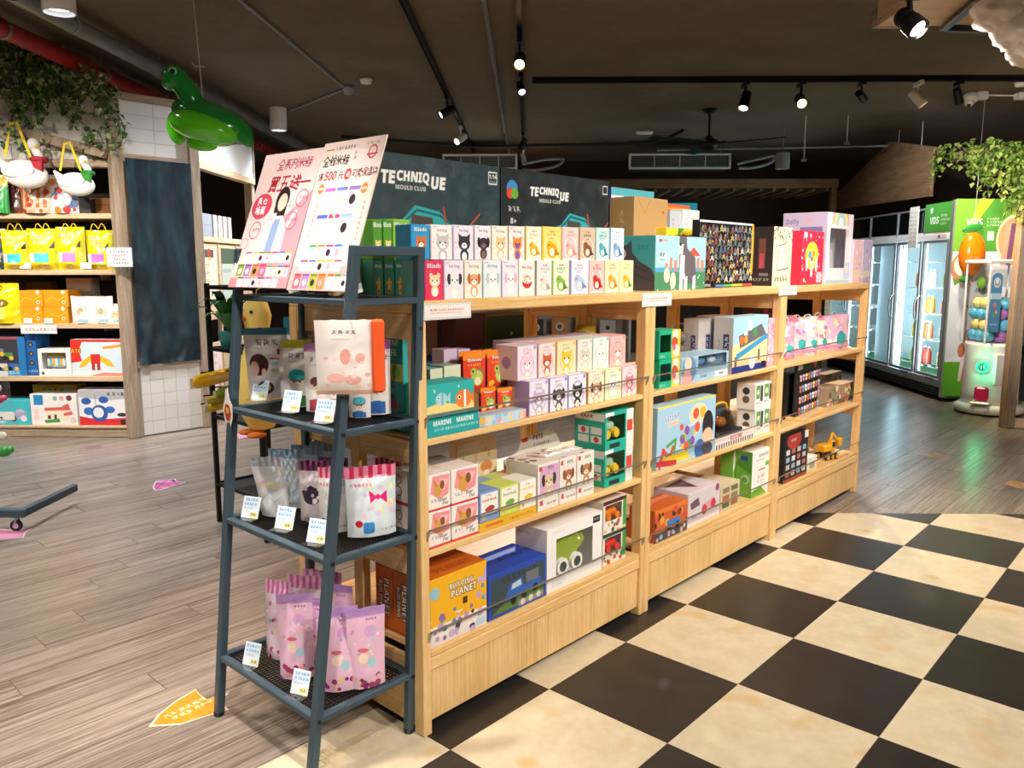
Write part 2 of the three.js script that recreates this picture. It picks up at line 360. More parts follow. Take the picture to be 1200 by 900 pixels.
// ---------------------------------------------------------------- lamps and services under the ceiling
const glow = (c, k) => new THREE.MeshStandardMaterial({ color: 0x222222, emissive: c, emissiveIntensity: k, roughness: 0.4 });
const GLOW = { cool: glow(0xe8f0ff, 6), neutral: glow(0xfff4e2, 6), warm: glow(0xffc88e, 7) };
const LIGHT = { cool: 0xe9f1ff, neutral: 0xfff4e8, warm: 0xffd2a0 };
const aim = (o, from, to) => o.quaternion.setFromUnitVectors(V(0, 0, 1), to.clone().sub(from).normalize());
function spotLamp(label, p, target, white, tint, power, angle = 0.6, s = 1, group = 'track spotlights') {
  const body = white ? M.white : M.blackMetal, t = thing('track_spotlight', label, 'lamp', V(p.x, CEIL - 0.05, p.z), 0, group);
  const adapter = cbox(-0.07 * s, -0.035, -0.018, 0.07 * s, 0, 0.018, 0.004); adapter.rotateY(TURN_B); mesh('adapter', adapter, body, t);
  mesh('arm', rod(V(0, -0.03, 0), V(0, -0.1 * s, 0), 0.009 * s, 8), body, t);
  const head = new THREE.Group(); head.name = 'head'; t.add(head); head.position.set(0, -0.13 * s, 0); t.updateMatrixWorld();
  const world = V(p.x, CEIL - 0.05 - 0.13 * s, p.z); aim(head, world, target);
  const shell = lathe([[0.001, -0.075], [0.03, -0.075], [0.036, -0.068], [0.04, 0.075], [0.036, 0.075], [0.034, 0.06], [0.028, 0.058], [0.001, 0.058]].map(([x, y]) => [x * s, y * s]), 20); shell.rotateX(Math.PI / 2); mesh('housing', shell, body, head);
  const lens = new THREE.CircleGeometry(0.031 * s, 20); lens.translate(0, 0, 0.062 * s); mesh('lens', lens, GLOW[tint], head);
  if (power) {
    const l = new THREE.SpotLight(LIGHT[tint], power, 0, angle, 0.7, 2); l.name = 'spotlight_beam'; l.shadow.radius = 2; l.castShadow = true;
    const dir = target.clone().sub(world).normalize(); l.position.copy(world).addScaledVector(dir, 0.095 * s).sub(t.position); t.add(l);
    const g = new THREE.Object3D(); g.name = 'beam_target'; g.position.copy(target).sub(t.position); t.add(g); l.target = g;
  }
  return t;
}
function downLamp(label, p, power, tint = 'cool', angle = 1.05, drop = 0.0) {
  const t = thing('cylinder_downlight', label, 'lamp', V(p.x, CEIL - drop, p.z), 0, 'white cylinder downlights');
  mesh('housing', lathe([[0.02, 0], [0.088, 0], [0.09, -0.004], [0.09, -0.125]], 28), M.white, t);
  mesh('collar', lathe([[0.09, -0.125], [0.087, -0.127], [0.087, -0.133], [0.09, -0.135], [0.09, -0.235], [0.08, -0.235], [0.074, -0.2], [0.001, -0.2]], 28), M.white, t);
  const d = new THREE.CircleGeometry(0.074, 24); d.rotateX(Math.PI / 2); d.translate(0, -0.205, 0); mesh('lens', d, GLOW[tint], t);
  const l = new THREE.SpotLight(LIGHT[tint], power, 0, angle, 0.8, 2); l.name = 'downlight_beam'; l.shadow.radius = 3.5; l.castShadow = true; l.position.set(0, -0.24, 0); t.add(l);
  const g = new THREE.Object3D(); g.name = 'beam_target'; g.position.set(0, -3, 0); t.add(g); l.target = g;
  return t;
}
function track(label, a, b) {
  const t = thing('lighting_track', label, 'light track', V(a.x, CEIL, a.z), 0, 'black lighting tracks');
  const e = b.clone().sub(a), l = e.length();
  const mk = (x0, y0, z0, x1, y1, z1) => { const g = cbox(x0, y0, z0, x1, y1, z1, 0.002); g.rotateY(Math.atan2(-e.z, e.x)); return g; };
  mesh('rail', [mk(0, -0.05, -0.02, l, -0.034, -0.012), mk(0, -0.05, 0.012, l, -0.034, 0.02), mk(0, -0.034, -0.02, l, 0, 0.02)], M.blackMetal, t);
  for (const x of [0.005, l - 0.005]) mesh('end_cap', mk(x - 0.006, -0.052, -0.022, x + 0.006, -0.001, 0.022), M.black, t);
  return t;
}
const ceilAt = (px, py) => onY(px, py, CEIL - 0.05);
track('black lighting track running into the shop above the snack rack aisle', bq(0.6, -0.79), bq(12.0, -0.79));
track('black lighting track running into the shop over the toy shelves', bq(2.2, -0.06), bq(12.6, -0.06));
track('long black lighting track crossing the shop in front of the ceiling fan', bq(7.5, 0.04), bq(7.5, 7.4));
track('black lighting track over the checkered aisle', bq(-1.0, 2.1), bq(3.9, 2.1));
track('black lighting track above the yellow snack bags', bq(4.5, -6.4), bq(4.5, -2.4));

spotLamp('black track spotlight glaring white on the track above the snack aisle', bq(8.05, -0.79), bq(6.6, -3.6, 1.2), false, 'cool', 26, 0.55, 1.1);
spotLamp('white track spotlight on the snack aisle track, next along from the black one', bq(9.7, -0.79), bq(7.8, -2.6, 1.3), true, 'neutral', 24, 0.55, 1.1);
spotLamp('warm glowing track spotlight on the shelf track, turned out to the aisle', bq(6.1, -0.06), bq(2.6, -0.15, 0.6), false, 'warm', 26, 0.6, 1.15);
spotLamp('small cool track spotlight behind the warm one on the shelf track', bq(7.15, -0.06), bq(4.4, 0.6, 0.2), false, 'cool', 22, 0.6, 0.9);
spotLamp('black track spotlight on the shelf track near the air outlet', bq(10.2, -0.06), bq(10.6, -1.6, 0.4), false, 'neutral', 24, 0.6, 1);
spotLamp('white track spotlight hanging at the far end of the shelf track', bq(11.6, -0.06), bq(11.8, 0.8, 0.4), true, 'neutral', 24, 0.6, 1);
spotLamp('black track spotlight over the cardboard carton, first on the crossing track', bq(7.5, 1.96), bq(6.0, 1.1, 0.3), false, 'neutral', 24, 0.6, 1.25);
spotLamp('warm glowing track spotlight beside the ceiling fan on the crossing track', bq(7.5, 2.46), bq(3.8, 1.9, 0.9), false, 'warm', 26, 0.55, 1.25);
spotLamp('short black track spotlight shining sideways on the crossing track', bq(7.5, 3.0), bq(9.3, 4.6, 2.35), false, 'cool', 28, 0.42, 0.95);
spotLamp('white track spotlight on the crossing track', bq(7.5, 3.5), bq(7.0, 4.9, 1.2), true, 'warm', 30, 0.6, 1.1);
spotLamp('slim black track spotlight with a white adapter tab on the crossing track', bq(7.5, 3.86), bq(8.32, 4.75, 1.3), false, 'neutral', 16, 0.6, 0.95);
spotLamp('black track spotlight above the snack rack aimed straight down', bq(1.75, -0.79), V(1.1, 0, -2.0), false, 'neutral', 15, 0.42, 1);
// lamps over the aisle where the photographer stands
[[-0.4, 0.9], [0.7, 1.2], [1.9, 1.4], [3.0, 1.5]].forEach(([b, y], i) => { const p = bq(b, 2.1), to = V(1.85 + i * 0.95, 0.72, -1.75); spotLamp('black track spotlight over the checkered aisle aimed at the toy shelves', p, to, false, 'neutral', i > 1 ? 14 : 19, 0.7, 1, 'spotlights over the checkered aisle'); });
[[-5.6, -5.0], [-4.6, -4.3], [-3.6, -3.7], [-2.8, -3.0]].forEach(([q, tq]) => spotLamp('black track spotlight over the snack bag shelves', bq(4.5, q), bq(6.5, tq, 1.1), false, 'neutral', 10.5, 0.62, 1, 'spotlights over the snack bag shelves'));
downLamp('white cylinder downlight glaring beside the red pipe and ivy', onY(69, 8, CEIL - 0.2), 20, 'cool', 0.85);
downLamp('white cylinder downlight with a dark seam by the far end of the red pipe', onY(326, 140, CEIL - 0.12), 22);
for (const [b, q, k] of [[2.35, -1.35, 7], [2.8, -3.1, 22], [0.2, -2.6, 20], [0.2, -0.4, 14], [4.6, 4.8, 12], [1.2, 4.2, 22]]) downLamp('white cylinder downlight on the dark ceiling outside the lit track lines', bq(b, q), k, 'neutral');

// pipes, conduits, detectors
{
  const pipe = (name, label, b0, b1, q, y, r, mat, clampMat) => {
    const t = thing(name, label, 'pipe', bq(b0, q, y)), e = BD.clone().multiplyScalar(b1 - b0);
    mesh('tube', rod(V(0, 0, 0), e, r, 16), mat, t);
    for (let b = b0 + 0.6; b < b1; b += 1.25) { const c = BD.clone().multiplyScalar(b - b0); mesh('clamp', [rod(c.clone().addScaledVector(BD, -0.015), c.clone().addScaledVector(BD, 0.015), r + 0.006, 16), rod(c, c.clone().setY(CEIL - y - 0.001), 0.005, 6)], clampMat, t); }
    return t;
  };
  pipe('sprinkler_pipe', 'thick red sprinkler pipe under the ceiling above the ivy', 3.6, 12.8, -3.47, 2.96, 0.062, M.red, M.pipeGrey);
  pipe('drain_pipe', 'grey drain pipe running beside the red pipe', 3.6, 12.8, -3.0, 2.985, 0.055, M.pipeGrey, M.grey);
  pipe('conduit', 'thin grey conduit along the ceiling between the two lighting tracks', 3.4, 12.3, -0.28, 3.075, 0.018, M.pipeGrey, M.grey);
  const t = thing('conduit', 'thin white conduit bending at a round sensor near the cylinder downlight', 'pipe', V(0, CEIL - 0.02, 0));
  const a = ceilAt(250, -20), b = ceilAt(405, 108), c = ceilAt(338, 134); [a, b, c].forEach((p) => { p.y = 0; });
  mesh('tube', rod(a, b, 0.011, 8), M.grey, t); mesh('tube', rod(b, c, 0.011, 8), M.grey, t);
  const cc = a.clone().lerp(b, 0.45); mesh('clamp', rod(cc.clone().setY(-0.014), cc.clone().setY(0.019), 0.018, 10), M.grey, t);
  const round = (name, label, px, py, r, h, mat) => { const p = onY(px, py, CEIL - h); const g = thing(name, label, 'sensor', V(p.x, CEIL, p.z)); mesh('base', lathe([[0.001, 0], [r, 0], [r, -h * 0.45], [r * 0.96, -h * 0.5]], 24), mat, g); mesh('sensor_cap', lathe([[r * 0.96, -h * 0.5], [r * 0.9, -h * 0.55], [r * 0.8, -h], [r * 0.3, -h * 1.08], [0.001, -h * 1.08]], 24), mat, g); return g; };
  round('smoke_detector', 'round cream smoke detector alone on the ceiling', 429, 98, 0.058, 0.05, M.white);
  round('smoke_detector', 'round white sensor at the conduit bend', 409, 110, 0.058, 0.075, M.grey);
  round('smoke_detector', 'round white detector at the ceiling by the security camera', 1198, 101, 0.07, 0.05, M.white);
  const e = thing('emergency_light', 'oblong white ceiling light between the track and the ceiling fan', 'lamp', onY(755, 153, CEIL)); e.rotation.y = TURN_B;
  mesh('body', cbox(-0.05, -0.045, -0.11, 0.05, 0, 0.11, 0.018), M.white, e);
}
// ---------------------------------------------------------------- printed faces: cells on shared sheets
const sheets = [];
const SHEET = 2048;
function newSheet() {
  const c = document.createElement('canvas'); c.width = c.height = SHEET;
  const g = c.getContext('2d'); g.fillStyle = '#888'; g.fillRect(0, 0, SHEET, SHEET);
  const tex = new THREE.CanvasTexture(c); tex.colorSpace = THREE.SRGBColorSpace; tex.magFilter = THREE.LinearFilter;
  const s = { g, tex, x: 0, y: 0, row: 0, flat: {}, mats: {} };
  s.mat = (k = 'card') => s.mats[k] ??= k === 'card' ? new THREE.MeshStandardMaterial({ map: tex, roughness: 0.5 }) : k === 'foil' ? phys(0xffffff, 0.26, { map: tex, clearcoat: 0.25, clearcoatRoughness: 0.2, side: THREE.DoubleSide }) : phys(0xffffff, 0.3, { map: tex });
  sheets.push(s); return s;
}
const sheet = () => { let s = sheets[sheets.length - 1]; if (!s || s.y + s.row + 432 > SHEET) s = newSheet(); return s; };
function cell(s, w, h, draw) {
  const cap = Math.min(0.85, 430 / Math.max(w, h)); w = Math.max(4, Math.round(w * cap)); h = Math.max(4, Math.round(h * cap));
  if (s.x + w + 2 > SHEET) { s.x = 0; s.y += s.row + 2; s.row = 0; }
  if (s.y + h > SHEET) throw new Error('sheet full ' + w + ' ' + h);
  const x = s.x, y = s.y; s.x += w + 2; s.row = Math.max(s.row, h);
  s.g.save(); s.g.beginPath(); s.g.rect(x, y, w, h); s.g.clip(); s.g.translate(x, y); const pen = new Pen(s.g, w, h); draw(pen); s.g.restore(); s.base = pen.base;
  const e = 0.8; return [(x + e) / SHEET, 1 - (y + h - e) / SHEET, (x + w - e) / SHEET, 1 - (y + e) / SHEET];
}
let bigSheet = null;                                  // three large prints share one sheet
function bigCell(w, h, draw) {
  bigSheet ??= (() => { const s = newSheet(); sheets.pop(); s.flat = {}; return s; })();
  const s = bigSheet, x = s.x; s.x += w + 4; s.g.save(); s.g.translate(x, 0); s.g.beginPath(); s.g.rect(0, 0, w, h); s.g.clip(); draw(new Pen(s.g, w, h)); s.g.restore();
  return [s, [(x + 1) / SHEET, 1 - (h - 1) / SHEET, (x + w - 1) / SHEET, 1 - 1 / SHEET]];
}
const flat = (s, c) => s.flat[c] ??= cell(s, 6, 6, (p) => p.bg(c));
class Pen {
  constructor(g, w, h) { this.g = g; this.w = w; this.h = h; }
  bg(c) { this.base ??= c; this.g.fillStyle = c; this.g.fillRect(0, 0, this.w, this.h); return this; }
  r(x, y, w, h, c, rad = 0) { const g = this.g; g.fillStyle = c; if (rad) { g.beginPath(); g.roundRect(x * this.w, y * this.h, w * this.w, h * this.h, rad * this.w); g.fill(); } else g.fillRect(x * this.w, y * this.h, w * this.w, h * this.h); return this; }
  c(x, y, r, c, ry = r) { const g = this.g; g.fillStyle = c; g.beginPath(); g.ellipse(x * this.w, y * this.h, r * this.w, ry * this.w, 0, 0, 7); g.fill(); return this; }
  ring(x, y, r, c, lw, ry = r) { const g = this.g; g.strokeStyle = c; g.lineWidth = lw * this.w; g.beginPath(); g.ellipse(x * this.w, y * this.h, r * this.w, ry * this.w, 0, 0, 7); g.stroke(); return this; }
  poly(pts, c) { const g = this.g; g.fillStyle = c; g.beginPath(); pts.forEach(([x, y], i) => g[i ? 'lineTo' : 'moveTo'](x * this.w, y * this.h)); g.closePath(); g.fill(); return this; }
  line(pts, c, lw) { const g = this.g; g.strokeStyle = c; g.lineWidth = lw * this.w; g.lineCap = 'round'; g.lineJoin = 'round'; g.beginPath(); pts.forEach(([x, y], i) => g[i ? 'lineTo' : 'moveTo'](x * this.w, y * this.h)); g.stroke(); return this; }
  t(s, x, y, size, c, o = {}) {        // size as a share of the height, x the middle unless o.left
    const g = this.g; g.save(); g.translate(x * this.w, y * this.h); if (o.turn) g.rotate(o.turn); if (o.skew) g.transform(1, 0, o.skew, 1, 0, 0);
    g.font = (o.bold === false ? '' : 'bold ') + size * this.h + 'px ' + (o.serif ? 'serif' : 'sans-serif'); g.textAlign = o.left ? 'left' : 'center'; g.textBaseline = 'middle';
    const m = g.measureText(s).width, mx = (o.max ?? 9) * this.w; if (m > mx || o.fit) g.scale(mx / m, 1);
    if (o.edge) { g.strokeStyle = o.edge; g.lineWidth = (o.lw ?? 0.16) * size * this.h; g.lineJoin = 'round'; g.strokeText(s, 0, 0); }
    g.fillStyle = c; g.fillText(s, 0, 0); g.restore(); return this;
  }
  marks(x, y, n, size, c, o = {}) {    // small print too fine to read: rows of strokes
    const g = this.g, s = size * this.h; g.save(); g.translate(x * this.w, y * this.h); if (o.turn) g.rotate(o.turn); g.strokeStyle = c; g.lineWidth = Math.max(0.7, s * 0.1);
    for (let i = 0; i < n; i++) {
      const X = o.down ? 0 : i * s * 1.08, Y = o.down ? i * s * 1.1 : 0;
      g.beginPath();
      const L = (a, b, c, d) => { g.moveTo(X + s * a, Y + s * b); g.lineTo(X + s * c, Y + s * d); };
      for (let k = 0, n = 2 + Math.floor(rnd() * 3); k < n; k++) { const yy = 0.1 + 0.8 * (k + 0.2 * rnd()) / n, a = rnd() * 0.4; L(a, yy, a + 0.3 + rnd() * 0.5, yy); }
      L(0.2 + rnd() * 0.5, 0.05 + rnd() * 0.2, 0.2 + rnd() * 0.5, 0.6 + rnd() * 0.3);
      if (rnd() < 0.7) L(0.45, 0.5 * rnd(), 0.05 + rnd() * 0.2, 0.95);
      if (rnd() < 0.7) L(0.5, 0.4 + 0.2 * rnd(), 0.8 + 0.15 * rnd(), 0.95);
      if (rnd() < 0.5) L(0.1 + rnd() * 0.1, 0.1, 0.1, 0.8);
      g.stroke();
    }
    g.restore(); return this;
  }
  han(str, x, y, size, c, lw = 0.11, o = {}) {   // drawn characters, x the left edge
    const g = this.g, s = size * this.h; g.save(); g.translate(x * this.w, y * this.h); if (o.skew) g.transform(1, 0, o.skew, 1, 0, 0); g.strokeStyle = c; g.lineWidth = s * lw; g.lineCap = g.lineJoin = 'round';
    let X = 0;
    for (const ch of str) {
      for (const st of (HAN[ch] || '').split(' ')) { if (!st) continue; g.beginPath(); for (let i = 0; i + 1 < st.length; i += 2) { const px = X + s * (0.05 + 0.095 * +st[i]), py = s * (0.05 + 0.1 * +st[i + 1]); i ? g.lineTo(px, py) : g.moveTo(px, py); } g.stroke(); }
      X += s * (o.gap ?? 1.06);
    }
    g.restore(); return this;
  }
  specks(n, cols, r0, r1, box = [0, 0, 1, 1]) { for (let i = 0; i < n; i++) this.c(box[0] + rnd() * (box[2] - box[0]), box[1] + rnd() * (box[3] - box[1]), r0 + rnd() * (r1 - r0), cols[Math.floor(rnd() * cols.length)]); return this; }
  stripes(n, c, y0 = 0, y1 = 1) { for (let i = 0; i < n; i++) this.r(i / n, y0, 0.5 / n, y1 - y0, c); return this; }
  // a plain cartoon animal: kind c cat, d dog, b bear, r rabbit
  pet(x, y, s, kind, c1, c2, belly = '#fff') {
    const k = s * this.w / this.h;
    if (kind === 'r') this.c(x - s * 0.22, y - k * 0.5, s * 0.12, c1, s * 0.36).c(x + s * 0.22, y - k * 0.5, s * 0.12, c1, s * 0.36);
    else if (kind === 'c') this.poly([[x - s * 0.42, y - k * 0.5], [x - s * 0.36, y], [x - s * 0.05, y - k * 0.28]], c1).poly([[x + s * 0.42, y - k * 0.5], [x + s * 0.36, y], [x + s * 0.05, y - k * 0.28]], c1);
    else if (kind === 'd') this.c(x - s * 0.4, y - k * 0.1, s * 0.14, c2, s * 0.28).c(x + s * 0.4, y - k * 0.1, s * 0.14, c2, s * 0.28);
    else this.c(x - s * 0.3, y - k * 0.33, s * 0.15, c1).c(x + s * 0.3, y - k * 0.33, s * 0.15, c1);
    this.c(x, y + k * 0.62, s * 0.3, c1, s * 0.34).c(x, y + k * 0.68, s * 0.18, belly, s * 0.24);
    this.c(x, y, s * 0.42, c1, s * 0.36).c(x, y + k * 0.12, s * 0.2, belly, s * 0.15);
    if (kind === 'd') this.c(x - s * 0.4, y - k * 0.02, s * 0.11, c2, s * 0.25).c(x + s * 0.4, y - k * 0.02, s * 0.11, c2, s * 0.25);
    return this.c(x - s * 0.17, y - k * 0.02, s * 0.05, '#222').c(x + s * 0.17, y - k * 0.02, s * 0.05, '#222').c(x, y + k * 0.08, s * 0.04, '#333');
  }
}
const HAN = {
  全: '4004 4094 2575 2777 4549 0999', 系: '8111 5123 2363 6315 1585 4549 2618 6688', 列: '0151 2106 1344 4409 6266 8089 8979', 米: '1123 8163 0494 4049 4408 4498', 餅: '2004 2044 1434 1418 3436 1535 1636 3848 6162 8171 5393 5696 6369 8389',
  買: '1181 1113 8183 1383 3133 6163 2474 2428 7478 2575 2676 2878 3919 6989', 五: '1181 4139 2575 7579 0999', 送: '5162 8271 4393 3595 6365 6537 6597 1122 0424 2417 1799', 一: '0595', 館: '2004 2044 1434 1418 3436 1535 1636 3848 7080 5292 5253 9293 6484 6489 8486 6686 6888 8889',
  滿: '0112 0314 0917 3191 5053 7073 3494 3439 9499 6169 5557 7577', 元: '2171 0494 3409 6468 6898', 可: '0191 8189 8979 1444 1417 4447 1747', 愛: '8011 2232 5152 7162 0393 0304 9394 2527 2767 4555 3609 3578 4999', 保: '2004 1419 4080 4043 8083 4383 3595 6369 6539 6599',
  溫: '0112 0314 0917 4080 4044 8084 4484 6142 6173 3696 3639 9699 5659 7679 2999', 袋: '2003 1214 4292 5085 7182 8573 4556 1696 4608 4649 6698', 良: '4051 2171 2129 7175 2373 2575 2939 4598 7557', 心: '1416 3238 3888 8886 5264 8384', 推: '0232 2028 2818 0645 6043 5359 7071 5393 5595 5797 5999 7379',
  薦: '0191 3032 6062 1383 1308 3335 6365 2575 2577 7577 2777 2829 4849 6869 8789', 台: '4013 1383 6284 2575 2529 7579 2979', 胡: '0242 2025 0545 0508 4548 0848 6191 6168 6859 9199 6494 6696', 蘿: '0191 3032 6062 1383 1315 8385 1585 3335 6365 0646 2709 5696 5999 7679',
};
// ---------------------------------------------------------------- cartons and bags
// carton: x0..x1, y0..y1, z0..z1 with a printed front (+z) and, where seen, a printed -x side
function carton(name, label, cat, group, b, o) {
  const s = sheet(), [x0, x1, y0, y1, z0, z1] = b, W = x1 - x0, H = y1 - y0, D = z1 - z0, k = o.res ?? 900;
  // faces without a print of their own carry the ground colour of the front
  const pz = o.f && cell(s, W * k, H * k, o.f), base = flat(s, o.f ? s.base : o.c), rects = { all: base };
  if (pz) rects.pz = pz;
  if (o.s) rects.nx = cell(s, D * k, H * k, o.s);
  if (o.top) rects.py = cell(s, W * k, D * k, o.top);
  const g = cbox(-W / 2, 0, -D / 2, W / 2, H, D / 2, o.r ?? 0.0016, rects), m = mesh(name, g, s.mat(o.m ?? 'card'));
  m.position.set((x0 + x1) / 2, y0, (z0 + z1) / 2); m.rotation.y = o.turn ?? 0;
  return tag(m, label, cat, group);
}
// extents read off the photograph: left and right edge at the base, top edge, for a front plane zf and a base height yb
const ext = (pl, pr, pt, yb, zf, depth, gap = 0.001) => { const x0 = solveX(pl, yb, zf) + gap, x1 = solveX(pr, yb, zf) - gap; return [x0, x1, yb, solveY((x0 + x1) / 2, zf, pt), zf - depth, zf]; };
// soft pouch: local x across, y up, +z its printed front
function pouchGeo(w, h, t, rect, back, o = {}) {
  const nu = 10, nv = 14, pos = [], uv = [], seal = o.seal ?? 0.12, v1 = o.part === 'seal' ? 1 : 1 - seal, v0 = o.part === 'seal' ? 1 - seal : 0, sd = o.seed ?? 0;
  const P = (u, v, side) => {
    const e = 1 - Math.pow(Math.abs(2 * u - 1), 2.2), body = v < 0.12 ? (o.pillow ? v / 0.12 : 0.8 + 0.2 * v / 0.12) : Math.pow(Math.max(0, (1 - seal - v) / (1 - seal - 0.12)), o.pow ?? 0.62);
    const th = t * 0.5 * Math.max(e * body, 0.012), wr = (noise(u * 3 + sd * 9, v * 4 + sd) * 0.5 + noise(u * 8 + sd, v * 9 - sd * 3) * 0.3) * t * 0.13 * e;
    const wide = w * (1 - 0.05 * e * 0 - 0.04 * body + (v > 1 - seal ? 0.0 : 0)), bend = (o.curl ?? 0) * v * v * h + (o.twist ?? 0) * (u - 0.5) * v * w;
    return [(u - 0.5) * wide + (o.lean ?? 0) * v * h, v * h + (v > 0.96 ? noise(u * 4 + sd, 3) * h * 0.008 : 0), side * th + wr + bend];
  };
  const put = (p, q) => { pos.push(...p); uv.push(...q); };
  for (const side of [1, -1]) for (let i = 0; i < nu; i++) for (let j = 0; j < nv; j++) {
    const u0 = i / nu, u1 = (i + 1) / nu, a = v0 + (v1 - v0) * j / nv, b = v0 + (v1 - v0) * (j + 1) / nv, R = side > 0 ? rect : back;
    const Q = (u, v) => [R[0] + (R[2] - R[0]) * (side > 0 ? u : 1 - u), R[1] + (R[3] - R[1]) * v];
    const A = P(u0, a, side), B = P(u1, a, side), C = P(u1, b, side), D = P(u0, b, side);
    const f = side > 0 ? [[A, u0, a], [B, u1, a], [C, u1, b], [A, u0, a], [C, u1, b], [D, u0, b]] : [[A, u0, a], [C, u1, b], [B, u1, a], [A, u0, a], [D, u0, b], [C, u1, b]];
    f.forEach(([p, u, v]) => put(p, Q(u, v)));
  }
  const g = new THREE.BufferGeometry();
  g.setAttribute('position', new THREE.Float32BufferAttribute(pos, 3)); g.setAttribute('uv', new THREE.Float32BufferAttribute(uv, 2)); g.computeVertexNormals();
  return toCreasedNormals(g, 0.9);
}
function pouch(name, label, cat, group, p, turn, w, h, t, o) {
  const s = sheet(), k = o.res ?? 1100, f = cell(s, w * k, h * k, o.f), b = flat(s, s.base);
  const g = thing(name, label, cat, p, turn, group);
  if (o.tilt) { g.rotation.order = 'YXZ'; g.rotation.x = o.tilt; }
  mesh('pouch', pouchGeo(w, h, t, f, b, { ...o, part: 'body' }), s.mat(o.m ?? 'foil'), g);
  mesh('seal_strip', pouchGeo(w, h, t, f, b, { ...o, part: 'seal' }), s.mat(o.m ?? 'foil'), g);
  return g;
}
// small card in a clear holder, leaning back
function priceCard(label, p, turn, w, h, draw, group, tilt = -0.35) {
  const s = sheet(), g = thing('price_card', label, 'price card', p, turn, group);
  const c = cbox(-w / 2, 0, -0.001, w / 2, h, 0.001, 0.0004, { all: flat(s, '#f4f4f0'), pz: cell(s, w * 1500, h * 1500, draw) }); c.rotateX(tilt); mesh('card', c, s.mat(), g);
  const hl = cbox(-w / 2, 0, 0, w / 2, 0.0016, 0.03, 0.0004); mesh('acrylic_foot', hl, clearFilm, g);
  return g;
}
const cardArt = (c1 = '#7fb4de') => (p) => p.bg('#dfeaf2').r(0.08, 0.06, 0.84, 0.5, '#cfe2f0').marks(0.12, 0.1, 5, 0.13, '#3d7fc0').marks(0.12, 0.3, 5, 0.13, '#4a8ac8').marks(0.12, 0.5, 4, 0.11, c1).r(0.5, 0.72, 0.42, 0.2, '#e4dc8a').marks(0.56, 0.75, 2, 0.13, '#555');
// ---------------------------------------------------------------- toys on the maple shelves
const BX = 'box';
// carton with a cut-out window, clear film and something inside; hole in shares of the front
function windowBox(name, label, b, o, inside, group) {
  const [x0, x1, y0, y1, z0, z1] = b, W = x1 - x0, H = y1 - y0, D = z1 - z0, s = sheet(), k = o.res ?? 900, t = 0.003;
  const g = thing(name, label, o.cat ?? BX, V((x0 + x1) / 2, y0, (z0 + z1) / 2), o.turn ?? 0, group);
  const [hx, hy, hw, hh] = o.hole, front = cell(s, W * k, H * k, o.f), base = flat(s, s.base), inn = base, side = o.s ? cell(s, D * k, H * k, o.s) : base, top = o.top ? cell(s, W * k, D * k, o.top) : base;
  const box = (a, c, q) => cbox(a[0], a[1], a[2], c[0], c[1], c[2], 0.0008, q);
  mesh('shell', [box([-W / 2, 0, -D / 2], [W / 2, t, D / 2 - t], { all: inn }), box([-W / 2, H - t, -D / 2], [W / 2, H, D / 2 - t], { all: inn, py: top }), box([-W / 2, t, -D / 2], [-W / 2 + t, H - t, D / 2 - t], { all: inn, nx: side }), box([W / 2 - t, t, -D / 2], [W / 2, H - t, D / 2 - t], { all: inn, px: base }), box([-W / 2, t, -D / 2], [W / 2, H - t, -D / 2 + t], { all: inn })], s.mat(), g);
  // front frame in four strips round the hole
  const X = [-W / 2, -W / 2 + W * hx, -W / 2 + W * (hx + hw), W / 2], Y = [0, H * (1 - hy - hh), H * (1 - hy), H], fr = [];
  const strip = (xa, xb, ya, yb) => { const u = (x) => front[0] + (front[2] - front[0]) * (x + W / 2) / W, v = (y) => front[1] + (front[3] - front[1]) * y / H; if (xb - xa > 1e-4 && yb - ya > 1e-4) fr.push(cbox(xa, ya, D / 2 - t, xb, yb, D / 2, 0.0005, { all: inn, pz: [u(xa), v(ya), u(xb), v(yb)] })); };
  strip(X[0], X[3], Y[2], Y[3]); strip(X[0], X[3], Y[0], Y[1]); strip(X[0], X[1], Y[1], Y[2]); strip(X[2], X[3], Y[1], Y[2]);
  mesh('front_panel', fr, s.mat(), g);
  const film = new THREE.PlaneGeometry(X[2] - X[1], Y[2] - Y[1]); film.translate((X[1] + X[2]) / 2, (Y[1] + Y[2]) / 2, D / 2 - t - 0.0006); mesh('window_film', film, clearFilm, g);
  inside?.(g, (X[1] + X[2]) / 2, Y[1], X[2] - X[1], Y[2] - Y[1], D);
  return g;
}
const petArt = (bg, kind, c1, c2, o = {}) => (p) => { p.bg(bg); if (o.edge) p.r(0, 0, 0.05, 1, o.edge); if (o.logo) p.t('Blinds', 0.5, 0.14, 0.15, '#fff', { serif: 1, edge: o.logoEdge, max: 0.86 }).specks(7, ['#ffffff', '#fff3b0'], 0.012, 0.025); else p.t('Pet Dog', 0.52, 0.16, 0.1, '#8a7a86', { max: 0.6, serif: 1 }).r(0.1, 0.05, 0.2, 0.03, '#c9b8c4').c(0.12, 0.5, 0.035, '#d9b9c9').c(0.14, 0.66, 0.03, '#b9c9d9').c(0.86, 0.38, 0.03, '#e4d4a4'); p.pet(0.54, o.y ?? 0.52, o.s ?? 0.68, kind, c1, c2, o.belly); };
